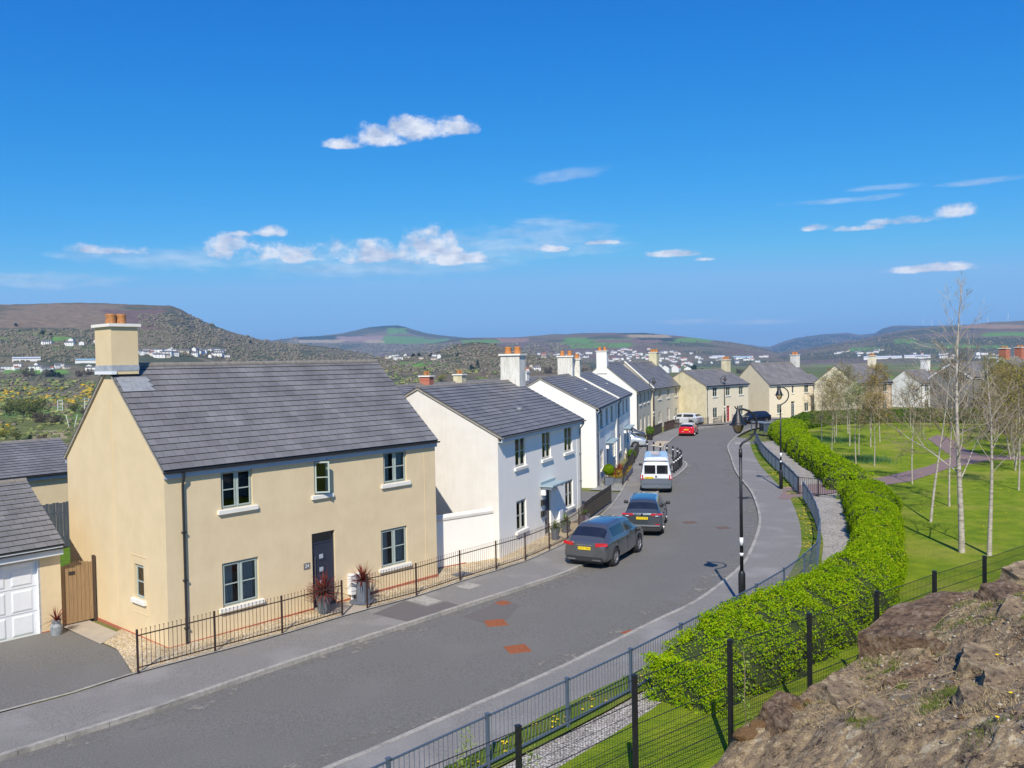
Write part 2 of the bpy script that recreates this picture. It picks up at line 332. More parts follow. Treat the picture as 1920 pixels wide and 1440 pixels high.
SLATE2 = tile_mat('weathered_tile', (.19, .18, .182), (.23, .22, .215), (.12, .115, .115))
LAP_SHADE = mat('tile_lap_shade', (.03, .03, .033), None, rough=.9)  # near-black course risers: the shadow gap under each tile, painted as colour
RIDGE = mat('ridge_tile', (.17, .15, .13), (.24, .22, .19), 6, .9, .004)
VERGE = mat('verge_mortar', (.42, .38, .30), (.30, .27, .22), 7, .95, .004)
SILL = mat('white_sill', (.80, .77, .70), (.74, .71, .64), 3, .7, .001)
PLINTH = brick_mat('red_brick', (.36, .085, .045), (.44, .13, .07), (.30, .20, .15))
BRICK = brick_mat('chimney_brick', (.40, .085, .045), (.46, .14, .08), (.35, .25, .2))
BLACKP = mat('black_plastic', (.018, .018, .020), (.03, .03, .034), 10, .4)
GREYB = mat('grey_blue_fascia', (.36, .42, .50), (.40, .46, .54), 4, .5)
WHITEB = mat('white_fascia', (.62, .66, .70), (.58, .62, .66), 4, .5)
SAGE = mat('sage_frame', (.36, .42, .38), (.40, .45, .41), 5, .45)
BEIGE = mat('pale_frame', (.52, .51, .45), (.56, .55, .49), 5, .45)
WHITEP = mat('white_paint', (.80, .81, .82), (.76, .77, .79), 5, .35)
NAVY = mat('navy_door', (.030, .036, .058), (.036, .042, .066), 6, .35)
STEEL = mat('brushed_steel', (.6, .6, .62), None, rough=.25, metal=1)
LEAD = mat('lead_flashing', (.30, .33, .37), (.42, .44, .46), 5, .6)
LEADB = mat('canopy_lead', (.28, .37, .41), (.33, .42, .45), 5, .6)
TERRA = mat('terracotta', (.46, .20, .06), (.30, .13, .05), 14, .8, .004)
TERRAB = mat('terracotta_bright', (.55, .22, .06), (.42, .16, .05), 14, .8, .004)
GLASS = glass_mat('window_glass', (.72, .78, .80), .03)
CURT = mat('curtain_cloth', (.78, .76, .70), (.62, .60, .55), 14, .9, stretch=(6, 6, .3))
BLIND = mat('dark_blind', (.10, .12, .12), (.07, .08, .09), 8, .8)
ROOM = mat('dark_room', (.03, .03, .032), (.05, .048, .045), 3, .9)
ASPH = mat('asphalt', (.095, .090, .080), (.215, .203, .182), 30, .9, .008, 120, detail=12, c3=(.20, .188, .17), s3=.4, w3=.3, soft=.18)
PAVE = mat('pavement_asphalt', (.14, .131, .12), (.285, .268, .245), 34, .92, .006, 140, detail=12, c3=(.31, .292, .27), s3=.6, w3=.6, soft=.16)
DASPH = mat('dark_asphalt_patch', (.115, .10, .095), (.155, .14, .13), 45, .9, .004, 170)
KERB = mat('kerb_stone', (.42, .39, .34), (.30, .28, .24), 9, .9, .006, c3=(.16, .15, .13), s3=1.3, w3=.6)
SLAB = mat('paving_slab', (.42, .36, .28), (.36, .31, .25), 3, .9, .003)
BUFFT = mat('buff_tactile', (.52, .42, .27), (.47, .38, .25), 12, .9, .01, 40)
REDP = mat('red_path', (.20, .135, .125), (.26, .18, .165), 20, .95, .006, 120, detail=8)
RUST = mat('rusty_iron', (.34, .105, .035), (.22, .07, .03), 16, .85, .004)
GRAV = gravel_mat('yellow_gravel', [(.72, .54, .29), (.80, .65, .42), (.56, .40, .21), (.84, .75, .58)], 26, .02)
WGRAV = gravel_mat('pale_gravel', [(.46, .42, .36), (.60, .55, .48), (.36, .32, .27), (.66, .62, .55)], 22, .03)
GGRAV = gravel_mat('grey_gravel', [(.35, .35, .31), (.46, .46, .42), (.26, .26, .24), (.55, .54, .5)], 18, .02)
LAWN = mat('lawn_grass', (.12, .205, .013), (.27, .335, .02), 1.3, .95, .08, 22, detail=13, c3=(.38, .35, .07), s3=.22, w3=.65, spec=.1, soft=.2)
VERGEM = mat('verge_grass', (.10, .17, .02), (.19, .24, .03), 7, .95, .05, 40, detail=10, c3=(.30, .27, .07), s3=.6, w3=.7, spec=.1, soft=.2)
YARD = mat('yard_grass', (.07, .15, .015), (.15, .24, .025), 5, .95, .03, 40, spec=.1)
EARTH = mat('rough_grass', (.20, .19, .07), (.13, .16, .04), 1.5, .95, .05, 14, detail=9, c3=(.30, .25, .13), s3=.3, w3=.5, spec=.1)
BMETAL = mat('blue_grey_metal', (.085, .12, .17), (.10, .135, .19), 4, .4, metal=.2)
DMETAL = mat('dark_metal', (.022, .020, .020), (.035, .030, .028), 6, .5)
BROWNM = mat('brown_black_metal', (.035, .020, .016), (.05, .03, .022), 6, .5)
ANTH = mat('anthracite_post', (.010, .011, .013), (.016, .017, .019), 6, .45)
WOOD = mat('timber_gate', (.36, .235, .12), (.27, .17, .085), 3, .8, .003, stretch=(9, 9, .6))
DWOOD = mat('slate_blue_timber', (.055, .065, .085), (.11, .12, .14), 3, .85, .003, stretch=(8, 8, .5))
BARK = mat('birch_bark', (.50, .45, .38), (.34, .30, .25), 2.4, .9, .004, stretch=(1, 1, 4), c3=(.16, .13, .10), s3=3.0, w3=.8)
TWIG = mat('twig_bark', (.17, .125, .085), (.24, .185, .125), 4, .9)
PTWIG = mat('pale_twig', (.42, .36, .29), (.32, .26, .20), 4, .9)

# ---------------------------------------------------------------- ground model
def G(x, y): return .1-.0115*(y-23)
def valley(x, y):
    r = np.hypot(x, y)
    g = .1-.0115*(np.clip(y, -40, 160)-23)
    t = sstep(62, 330, r+np.where(x > 0, -70, 0)-np.where(x > -15, 60, 0)*sstep(-60, 0, x))
    return g*(1-t)+t*(-24+6*(fbm(x/260, y/260, 4, 5)-.5))

# ---------------------------------------------------------------- terrain: hills with skylines at their real distance
def sky_h(pts, Rd):
    """skyline points -> azimuth, ridge height at distance Rd"""
    a = []; h = []
    for px, py in pts:
        d = px_dir(px, py); hy = math.hypot(d.x, d.y); a.append(math.atan2(d.x, d.y)); h.append(CZ+Rd*d.z/hy)
    return np.array(a), np.array(h)
def project(P):
    P = np.asarray(P)-np.array([0, 0, CZ]); r = P @ np.array(_r); u = P @ np.array(_u); f = P @ np.array(_f)
    return 960+FPX*r/f, 720-FPX*u/f
def hill(name, pts, Rd, w, colour, patches, zf=-26, rough=10, na=500, nr=70, back=500, seed=0, expo=.85, tex=30):
    az, hh = sky_h(pts, Rd); A = np.linspace(az[0], az[-1], na); H = np.interp(A, az, hh)
    rr = np.concatenate([Rd-w+w*np.linspace(0, 1, nr), Rd+back*np.linspace(.15, 1, 8)])
    AA, RR = np.meshgrid(A, rr, indexing='ij'); HH = H[:, None]
    X = RR*np.sin(AA); Y = RR*np.cos(AA)
    s = np.clip((RR-(Rd-w))/w, 0, 1)**expo
    n = fbm(X/w*5, Y/w*5, 6, seed+20)-.5
    Z = zf+(HH-zf)*s+n*rough*4*np.sin(np.pi*s)**.8+(fbm(X/tex, Y/tex, 3, seed+9)-.5)*rough*.5*np.minimum(1, s*8)
    over = RR > Rd; Z = np.where(over, HH-(HH-zf)*((RR-Rd)/back)**1.2*.6-2, Z)
    edge = np.minimum(1, np.minimum(np.arange(na), na-1-np.arange(na))/12.)[:, None]; Z = zf+(Z-zf)*edge
    Z = np.maximum(Z, zf-1) if True else Z
    V = np.stack([X, Y, Z], -1).reshape(-1, 3)
    col = np.empty((len(V), 3)); col[:] = colour[0]
    k = fbm(X/w*14, Y/w*14, 5, seed+3).ravel()[:, None]; col = col*(1-sstep(.42, .58, k))+np.array(colour[1])*sstep(.42, .58, k)
    k = fbm(X/w*6+5, Y/w*6, 5, seed+4).ravel()[:, None]; t = sstep(.5, .6, k); col = col*(1-t)+np.array(colour[2])*t
    px, py = project(V); wob = (fbm(X/w*20, Y/w*20, 4, seed+8).ravel()-.5)
    for (cx, cy, hw, hh2, c) in patches:
        d = np.maximum(np.abs(px-cx)/hw, np.abs(py-cy)/hh2)+wob*.9; t = (1-sstep(.85, 1.0, d))[:, None]; col = col*(1-t)+np.array(c)*t
    m = len(rr); i, j = np.meshgrid(np.arange(na-1), np.arange(m-1), indexing='ij'); b = (i*m+j).ravel(); F = np.stack([b, b+m, b+m+1, b+1], -1)
    o = np_mesh(name, V, F, HILLM, smooth=True, col=col); tag(o, kind='structure')
    return lambda a, r: np.interp(a, A, H), (A, rr, Z)
HILLM = attr_mat('hill_cover', .98, 1.2, .06, .28)
FIELD = (.12, .235, .05); HEATH = (.195, .148, .10); BARE = (.155, .135, .085); WOODC = (.075, .085, .05); STRAW = (.36, .28, .17); PINE = (.022, .045, .03)
HA = hill('hill', [(-420, 640), (-200, 578), (0, 571), (60, 570), (110, 568), (150, 567), (230, 570), (320, 573), (340, 580), (365, 596), (400, 610), (440, 624), (480, 635), (520, 642), (560, 646), (600, 649), (640, 655), (680, 662), (720, 672), (760, 685), (790, 693), (840, 700)], 2600, 1500,
     (BARE, WOODC, (.12, .105, .065)), [(120, 592, 130, 24, HEATH), (40, 630, 80, 8, (.15, .17, .07)), (110, 636, 26, 4, FIELD), (60, 697, 70, 4, FIELD), (250, 600, 60, 22, (.15, .10, .085)), (150, 652, 60, 4, (.12, .16, .06))], rough=6, na=900, nr=160, seed=1, expo=.95, tex=22)
hill('hill', [(420, 648), (520, 637), (560, 632), (600, 630), (640, 625), (655, 622), (690, 614), (720, 611), (745, 610), (760, 613), (775, 618), (800, 625), (830, 629), (870, 633), (920, 640), (980, 655)], 8000, 2600,
     (HEATH, BARE, WOODC), [(600, 633, 90, 4, PINE), (720, 613, 60, 3.5, PINE), (745, 621, 20, 6, FIELD), (755, 638, 46, 7, FIELD), (670, 636, 45, 6, (.30, .20, .17)), (800, 640, 40, 5, FIELD), (590, 640, 60, 3, STRAW), (700, 640, 20, 3, STRAW)], rough=5, seed=2, na=400, back=900)
hill('hill', [(700, 668), (800, 645), (870, 634), (900, 633), (960, 633), (1000, 630), (1040, 626.5), (1060, 627), (1080, 625), (1130, 624), (1170, 624.5), (1210, 624), (1250, 628), (1290, 632), (1330, 637), (1370, 641), (1400, 646), (1440, 656), (1480, 668)], 5200, 2400,
     ((.15, .105, .09), BARE, WOODC), [(1125, 645, 62, 9, FIELD), (1080, 638, 22, 5, FIELD), (1215, 630, 45, 3, STRAW), (1230, 625, 70, 2.5, PINE), (1300, 638, 40, 5, FIELD), (1230, 637, 36, 3, PINE), (960, 638, 30, 4, (.28, .17, .13)), (900, 640, 40, 3, FIELD), (1180, 640, 60, 3, (.2, .12, .1))], rough=6, seed=3, na=700, nr=100, back=900, tex=60)
HW = hill('hill', [(600, 690), (680, 677), (720, 668), (780, 665), (815, 663), (835, 653), (870, 645), (885, 642), (900, 641.5), (925, 645), (945, 650), (970, 660), (1010, 668), (1060, 674), (1120, 684)], 1700, 600,
     (BARE, (.14, .11, .07), WOODC), [(790, 683, 45, 5, FIELD), (740, 690, 90, 3, (.2, .16, .08))], rough=5, seed=4, na=500, nr=80, back=400, tex=16)
hill('hill', [(1340, 664), (1380, 653), (1405, 646), (1425, 650), (1445, 650), (1470, 640), (1490, 634), (1540, 627), (1590, 624), (1612, 628), (1640, 625), (1655, 616), (1672, 611), (1690, 610), (1730, 611), (1780, 610), (1850, 607), (1950, 604), (2000, 610)], 11000, 3500,
     ((.07, .085, .07), PINE, (.12, .1, .08)), [], rough=6, seed=5, na=300, back=1500)
hill('hill', [(1410, 672), (1460, 662), (1500, 655), (1560, 645), (1620, 635), (1660, 625), (1700, 618), (1760, 612), (1810, 610), (1860, 604), (1900, 602), (1960, 598), (2100, 590), (2300, 620)], 5600, 2700,
     ((.14, .105, .085), BARE, WOODC), [(1700, 640, 22, 5, FIELD), (1760, 648, 60, 5, (.12, .15, .07)), (1900, 627, 60, 4, FIELD), (1860, 612, 60, 4, (.3, .2, .13)), (1620, 655, 30, 4, FIELD), (1830, 650, 60, 3, FIELD)], rough=7, seed=6, na=700, nr=100, back=900, tex=60)

# valley floor: one polar sheet from the estate out to under the hills
A = np.linspace(R(-75), R(75), 560); rr = np.concatenate([[20, 40], 60*(14000/60)**np.linspace(0, 1, 170)])
AA, RR = np.meshgrid(A, rr, indexing='ij'); X = RR*np.sin(AA); Y = RR*np.cos(AA); Z = valley(X, Y)-.25
V = np.stack([X, Y, Z], -1).reshape(-1, 3); k = fbm(X/90, Y/90, 6, 31).ravel()[:, None]; col = np.array((.15, .145, .05))*(1-k)+np.array((.10, .14, .035))*k
k = sstep(.52, .6, fbm(X/150, Y/150, 5, 33).ravel())[:, None]; col = col*(1-k)+np.array((.20, .15, .085))*k
k = (sstep(.58, .62, fbm(X/220, Y/220, 3, 35).ravel())*(np.hypot(V[:, 0], V[:, 1]) > 700))[:, None]; col = col*(1-k)+np.array(FIELD)*k
px, py = project(V); wob = fbm(X/40, Y/40, 4, 36).ravel()-.5
inview = Y.ravel() > 50
for (cx, cy, hw, hh2, c) in [(110, 737, 58, 5, (.50, .36, .24)), (55, 738, 32, 5, (.06, .07, .08)), (30, 705, 45, 6, FIELD), (80, 775, 90, 14, (.12, .19, .04)), (120, 815, 60, 8, (.33, .27, .16)), (130, 701, 30, 3, FIELD)]:
    d = np.maximum(np.abs(px-cx)/hw, np.abs(py-cy)/hh2)+wob*.8; t = ((1-sstep(.85, 1.0, d))*inview)[:, None]; col = col*(1-t)+np.array(c)*t
m = len(rr); i, j = np.meshgrid(np.arange(len(A)-1), np.arange(m-1), indexing='ij'); b = (i*m+j).ravel(); F = np.stack([b, b+m, b+m+1, b+1], -1)
tag(np_mesh('valley_ground', V, F, attr_mat('valley_cover', .98, .5, .12, .3), smooth=True, col=col), kind='structure')
# ground right under and behind the camera, out to the sides
mb = MB(); mb.poly([(-400, -300, -.6), (400, -300, -.6), (400, 62, -.6), (-400, 62, -.6)]); tag(mb.build('ground', EARTH), kind='structure')

# ---------------------------------------------------------------- near ground: road, pavements, verges
def dense(P, step=1.0, sm=0):
    """catmull-rom through 2-D points, resampled"""
    P = [Vector(p).to_2d() for p in P]; out = []
    for i in range(len(P)-1):
        p0, p1, p2, p3 = P[max(i-1, 0)], P[i], P[i+1], P[min(i+2, len(P)-1)]
        n = max(1, int((p2-p1).length/step))
        for k in range(n):
            t = k/n; out.append(.5*((2*p1)+(p2-p0)*t+(2*p0-5*p1+4*p2-p3)*t*t+(3*p1-p0-3*p2+p3)*t**3))
    out.append(P[-1]); return out
def resample(P, n):
    d = [0]
    for a, b in zip(P, P[1:]): d.append(d[-1]+(b-a).length)
    out = []; j = 0
    for k in range(n):
        t = d[-1]*k/(n-1)
        while j < len(P)-2 and d[j+1] < t: j += 1
        L = d[j+1]-d[j]; out.append(P[j].lerp(P[j+1], (t-d[j])/L if L > 0 else 0))
    return out
def sheet(name, outline, h, m, kind='structure', drape=None):
    """flat polygon laid on the ground model at height h (triangulated, subdivided by its outline)"""
    from mathutils.geometry import delaunay_2d_cdt
    P = [Vector((p[0], p[1])) for p in outline]; n = len(P); x0, x1 = min(p.x for p in P), max(p.x for p in P); y0, y1 = min(p.y for p in P), max(p.y for p in P)
    st = max(.6, (max(x1-x0, y1-y0))/28.); edges = [(i, (i+1) % n) for i in range(n)]
    extra = [Vector((x0+st*(i+.5), y0+st*(j+.5))) for i in range(int((x1-x0)/st)) for j in range(int((y1-y0)/st))]
    r = delaunay_2d_cdt(P+extra, edges, [], 1, 1e-5)
    me = bpy.data.meshes.new(name); me.from_pydata([(v.x, v.y, G(v.x, v.y)+h) for v in r[0]], [], [list(f) for f in r[2]]); me.materials.append(m); me.update()
    if me.polygons and sum(p.normal.z for p in me.polygons) < 0: me.flip_normals()
    o = bpy.data.objects.new(name, me); S.collection.objects.link(o); return tag(o, kind=kind) if kind else o
def strip(name, Lp, Rp, h, m, n=120):
    Lr, Rr = resample(Lp, n), resample(Rp, n); mb = MB()
    for a, b, c, d in zip(Lr, Rr, Rr[1:], Lr[1:]): mb.poly([(p.x, p.y, G(p.x, p.y)+h) for p in (a, b, c, d)])
    return tag(mb.build(name, m), kind='structure')
kerbL = dense([(-30, -4), (-17, 9.6), (-10.37, 16.85), (-8.17, 19.26), (-6.39, 21.56), (-3.31, 25.26), (-1.64, 27.22), (.62, 29.88), (2.65, 32.65), (5.0, 38.4), (7.2, 46), (9.2, 53), (10.7, 57.5), (12.0, 60.9), (13.3, 65.0), (13.75, 68.2), (13.6, 71.5), (13.5, 74.5), (14.2, 79.5), (15.5, 84.8), (17.9, 93.1), (21.3, 101.6), (24.5, 106), (28.6, 111), (33, 115.5), (40, 121), (50, 122.5), (62, 115), (90, 92)])
kerbR = dense([(-22, -4), (-9, 10.5), (-2.92, 16.96), (-2.12, 17.86), (-.29, 19.88), (1.19, 21.58), (2.92, 23.74), (4.39, 25.6), (5.5, 26.9), (7.02, 29.35), (8.59, 32.23), (9.7, 35), (10.8, 38), (11.86, 41.25), (12.87, 45.1), (14.15, 50.82), (15.04, 56.19), (16.0, 61.5), (17.9, 70.13), (20.29, 80.62), (23.6, 90.5), (26.5, 98), (30, 105), (36, 112), (44, 116), (54, 114), (66, 104), (88, 84)])
pavLb = dense([(-34, 0), (-19, 13), (-11.7, 19.06), (-9.72, 21.39), (-8.23, 22.92), (-6.79, 24.44), (-5.4, 26.14), (-4.77, 26.85), (-3.36, 28.33), (-2.01, 30.21), (-.75, 31.79), (.37, 33.28), (1.4, 35.2), (2.32, 37.01), (3.3, 40.0), (4.56, 43.83), (5.68, 47.92), (6.89, 53.34), (8.3, 60.8), (9.7, 68), (11.2, 75.4), (12.5, 81), (14.4, 89.33), (16.4, 95.6), (19.4, 103.4), (23.2, 108.3)])
pavRb = dense([(-17, -4), (-6.2, 10.5), (-1.08, 16.37), (-.51, 17), (.57, 18.39), (1.62, 19.56), (3.15, 21.16), (5.6, 24.2), (7.6, 26.6), (9.6, 30), (11.56, 34.34), (12.39, 36.69), (13.26, 39.38), (14.16, 42.51), (15.25, 46.63), (16.15, 50.57), (16.85, 54.63), (18.0, 60.92), (19.0, 65.95), (21.43, 76.4), (24.3, 87.5)])
road = [(p.x, p.y) for p in kerbL]+[(p.x, p.y) for p in reversed(kerbR)]
sheet('road', road, 0, ASPH)
def cut(P, y):
    out = []
    for p in P:
        if p.y > y: break
        out.append(p)
    return out
def band(name, A_, B_, h, m): return sheet(name, [(p.x, p.y) for p in A_]+[(p.x, p.y) for p in reversed(B_)], h, m)
band('pavement', cut(kerbL, 108.6), pavLb, .10, PAVE); band('pavement', cut(kerbR, 90.5), pavRb, .10, PAVE)
def kerb_line(P, side, n0, n1):
    """kerb stones: one after the other along the road edge; side=+1 stones lie left of travel"""
    P = resample(P, int(sum((b-a).length for a, b in zip(P, P[1:]))/.9)); mb = MB()
    for a, b in zip(P, P[1:]):
        d = (b-a).normalized(); nrm = Vector((-d.y, d.x))*side; a2 = a+d*.012
        w = .13; h = .112+random.uniform(-.004, .004)
        P0 = [a2, b, b+nrm*w, a2+nrm*w]
        if side < 0: P0 = P0[::-1]
        n = len(mb.v)
        mb.v += [(p.x, p.y, G(p.x, p.y)-.05) for p in P0]+[(p.x, p.y, G(p.x, p.y)+h) for p in P0]
        for q in ((4, 5, 6, 7), (0, 1, 5, 4), (1, 2, 6, 5), (2, 3, 7, 6), (3, 0, 4, 7)): mb.f.append([n+i for i in q]); mb.m.append(0)
    return tag(mb.build('kerb', KERB), kind='structure')
kerb_line(kerbL, 1, 0, 0); kerb_line(kerbR, -1, 0, 0)
# edging strip behind the left pavement (pale concrete)
P = resample(pavLb, 170); mb = MB()
for a, b in zip(P, P[1:]):
    d = (b-a).normalized(); nn = Vector((-d.y, d.x)); q = [a-nn*.035, b-nn*.035, b+nn*.065, a+nn*.065]; mb.poly([(p.x, p.y, G(p.x, p.y)+.135) for p in q])
tag(mb.build('pavement_edging', KERB), kind='structure')
def grit(P, side, w, name='road_grit'):
    P = resample(P, 400); mb = MB()
    for i in range(len(P)-1):
        a, b = P[i], P[i+1]; d = (b-a).normalized(); nn = Vector((-d.y, d.x))*side; w0 = w*(.25+1.5*float(vnoise(i*.13, 0, 5))); w1 = w*(.25+1.5*float(vnoise((i+1)*.13, 0, 5))); q = [a, b, b+nn*w1, a+nn*w0]; q = q if side > 0 else q[::-1]
        mb.poly([(p.x, p.y, G(p.x, p.y)+.006) for p in q])
    tag(mb.build(name, GRIT), kind='structure')
GRIT = mat('gutter_grit', (.20, .186, .16), (.29, .265, .225), 16, .95, .004, 120, detail=10)
_nt = GRIT.node_tree; _o = [n for n in _nt.nodes if n.type == 'OUTPUT_MATERIAL'][0]; _b = _nt.nodes['Principled BSDF']; _t = _nt.nodes.new('ShaderNodeBsdfTransparent'); _m = _nt.nodes.new('ShaderNodeMixShader'); _tc = _nt.nodes.new('ShaderNodeTexCoord'); _n = _nt.nodes.new('ShaderNodeTexNoise'); _n.inputs['Scale'].default_value = 1.7; _n.inputs['Detail'].default_value = 12; _n.inputs['Roughness'].default_value = .75
_r1 = _nt.nodes.new('ShaderNodeMapRange'); _r1.inputs['From Min'].default_value = .5; _r1.inputs['From Max'].default_value = .62; _nt.links.new(_tc.outputs['Object'], _n.inputs['Vector']); _nt.links.new(_n.outputs[0], _r1.inputs['Value']); _nt.links.new(_r1.outputs[0], _m.inputs[0]); _nt.links.new(_t.outputs[0], _m.inputs[1]); _nt.links.new(_b.outputs[0], _m.inputs[2]); _nt.links.new(_m.outputs[0], _o.inputs['Surface'])
grit(cut(kerbL, 108), -1, .55); grit(cut(kerbR, 95), 1, .7)
# front gardens and drives behind the left pavement: rough base first, then the laid surfaces
L0 = [(p.x, p.y) for p in pavLb]
sheet('estate_ground', L0+[(26, 112), (33, 120), (41, 126), (52, 127), (64, 120), (80, 135), (60, 160), (30, 150), (-2, 112), (-18, 78), (-30, 49.5), (-47, 29), (-60, 5), (-40, 0)], .07, EARTH)

# ---------------------------------------------------------------- houses
H1 = (-9.6, 23.36, .09, .85, 10.22, 6.53, 7.97); H2 = (-.61, 33.86, -.01, 1.15, 9.78, 7.21, 6.96); H3 = (5.25, 53.77, -.12, 1.34, 22.89, 7.06, 6.96)
H4a = (13.5, 92.6, -.65, 1.27, 10.9, 7.5, 8.2); H4b = (17., 103.21, -.76, 1.12, 12.76, 7.0, 8.22); H5 = (25.28, 111.28, -.83, .79, 10.89, 7.09, 7.03)
H6 = (37.07, 122.98, -1.21, .57, 9.94, 6.87, 8.09); H7 = (48.44, 120.06, -1.14, .61, 8.91, 6.76, 7.59)
def loc(H, a, b, z=0):
    c, s = math.cos(H[3]), math.sin(H[3]); return Vector((H[0]+c*a-s*b, H[1]+s*a+c*b, H[2]+z))

def facade(mb, a0, a1, z0, z1, holes, tf, depth=.11, mat=0, rmat=0):
    """wall face with real openings; tf maps (a, inward, z) to house space"""
    As = sorted({a0, a1, *[h[0] for h in holes], *[h[1] for h in holes]}); Zs = sorted({z0, z1, *[h[2] for h in holes], *[h[3] for h in holes]})
    for x, x2 in zip(As, As[1:]):
        for z, z2 in zip(Zs, Zs[1:]):
            cx, cz = (x+x2)/2, (z+z2)/2
            if any(h[0] < cx < h[1] and h[2] < cz < h[3] for h in holes): continue
            mb.poly([tf(x, 0, z), tf(x2, 0, z), tf(x2, 0, z2), tf(x, 0, z2)], mat)
    for (p, q, r, s) in [h[:4] for h in holes]:
        mb.poly([tf(p, 0, r), tf(p, 0, s), tf(p, depth, s), tf(p, depth, r)], rmat); mb.poly([tf(q, 0, r), tf(q, depth, r), tf(q, depth, s), tf(q, 0, s)], rmat)
        mb.poly([tf(p, 0, s), tf(q, 0, s), tf(q, depth, s), tf(p, depth, s)], rmat); mb.poly([tf(p, 0, r), tf(p, depth, r), tf(q, depth, r), tf(q, 0, r)], rmat)

def window(parent, a0, a1, z0, z1, frame, tf=None, lights=2, curtain=None, sill=True, rev=.11, opened=False, surround=None, sillmat=None, label=None):
    T = tf or (lambda a, b, z: (a, b, z))
    def B(mb, x0, x1, y0, y1, za, zb, m=0):
        P = [T(x0, y0, za), T(x1, y0, za), T(x1, y1, za), T(x0, y1, za), T(x0, y0, zb), T(x1, y0, zb), T(x1, y1, zb), T(x0, y1, zb)]
        n = len(mb.v); mb.v += P
        for q in ((0, 3, 2, 1), (4, 5, 6, 7), (0, 1, 5, 4), (1, 2, 6, 5), (2, 3, 7, 6), (3, 0, 4, 7)): mb.f.append([n+i for i in q]); mb.m.append(m)
    mb = MB(); y0, y1 = rev-.045, rev+.03; t = .055
    B(mb, a0, a0+t, y0, y1, z0, z1); B(mb, a1-t, a1, y0, y1, z0, z1); B(mb, a0+t, a1-t, y0, y1, z0, z0+t*1.2); B(mb, a0+t, a1-t, y0, y1, z1-t, z1)
    n = lights; w = (a1-a0-2*t)/n; zc = (z0+z1)/2
    glass = MB()
    for i in range(n):
        p, q = a0+t+w*i, a0+t+w*(i+1)
        if i: B(mb, p-.035, p+.035, y0-.006, y1, z0+t, z1-t)
        s = .035; pa = p+(.035 if i else 0); qa = q-(.035 if i < n-1 else 0)
        if opened and i == n-1:
            continue
        B(mb, pa, pa+s, y0-.022, y0+.02, z0+t, z1-t); B(mb, qa-s, qa, y0-.022, y0+.02, z0+t, z1-t); B(mb, pa+s, qa-s, y0-.022, y0+.02, z0+t, z0+t+s); B(mb, pa+s, qa-s, y0-.022, y0+.02, z1-t-s, z1-t)
        B(mb, pa+s, qa-s, y0-.018, y0+.012, zc-.016, zc+.016)
        glass.poly([T(pa+s, y0, z0+t), T(qa-s, y0, z0+t), T(qa-s, y0, z1-t), T(pa+s, y0, z1-t)])
    if opened:   # the casement stands open on its left hinge
        hx, an, W = a0+t, R(-38), a1-a0-2*t
        def TT(u, v, z): return T(hx+u*math.cos(an)-v*math.sin(an), y0-.02+u*math.sin(an)+v*math.cos(an), z)
        def B2(x0, x1, ya, yb, za, zb):
            P = [TT(x0, ya, za), TT(x1, ya, za), TT(x1, yb, za), TT(x0, yb, za), TT(x0, ya, zb), TT(x1, ya, zb), TT(x1, yb, zb), TT(x0, yb, zb)]; k = len(mb.v); mb.v.extend(P)
            for q in ((0, 3, 2, 1), (4, 5, 6, 7), (0, 1, 5, 4), (1, 2, 6, 5), (2, 3, 7, 6), (3, 0, 4, 7)): mb.f.append([k+i for i in q]); mb.m.append(0)
        za, zb = z0+t, z1-t; s = .05
        B2(0, s, -.02, .02, za, zb); B2(W-s, W, -.02, .02, za, zb); B2(s, W-s, -.02, .02, za, za+s); B2(s, W-s, -.02, .02, zb-s, zb); B2(s, W-s, -.014, .014, zc-.016, zc+.016)
        glass.poly([TT(s, 0, za), TT(W-s, 0, za), TT(W-s, 0, zb), TT(s, 0, zb)])
    wo = mb.build('window', frame, parent)
    if label: wo['label'] = label
    glass.build('pane', GLASS, wo)
    if sill:
        sb = MB(); B(sb, a0-.13, a1+.13, -.085, rev-.046, z0-.125, z0-.012); B(sb, a0-.13, a1+.13, -.06, rev-.046, z0-.012, z0-.002); sb.build('sill', sillmat or SILL, wo)
    cb = MB(); yb = y1+.035
    if curtain == 'pair':
        for (p, q) in ((a0+.02, a0+.02+(a1-a0)*.33), (a1-.02-(a1-a0)*.38, a1-.02)):
            m = 10
            for k in range(m):
                u0, u1 = p+(q-p)*k/m, p+(q-p)*(k+1)/m; d0 = .035*(k % 2); d1 = .035*((k+1) % 2)
                cb.poly([T(u0, yb+d0, z0), T(u1, yb+d1, z0), T(u1, yb+d1, z1), T(u0, yb+d0, z1)])
        cb.build('curtain', CURT, wo)
    elif curtain == 'blind':
        B(cb, a0+.03, a1-.03, yb, yb+.01, z0+(z1-z0)*.25, z1-.2); cb.build('blind', BLIND, wo)
    return wo

def add_uv(o, uvs):
    l = o.data.uv_layers.new(name='UVMap'); l.data.foreach_set('uv', np.array(uvs, np.float32).ravel())

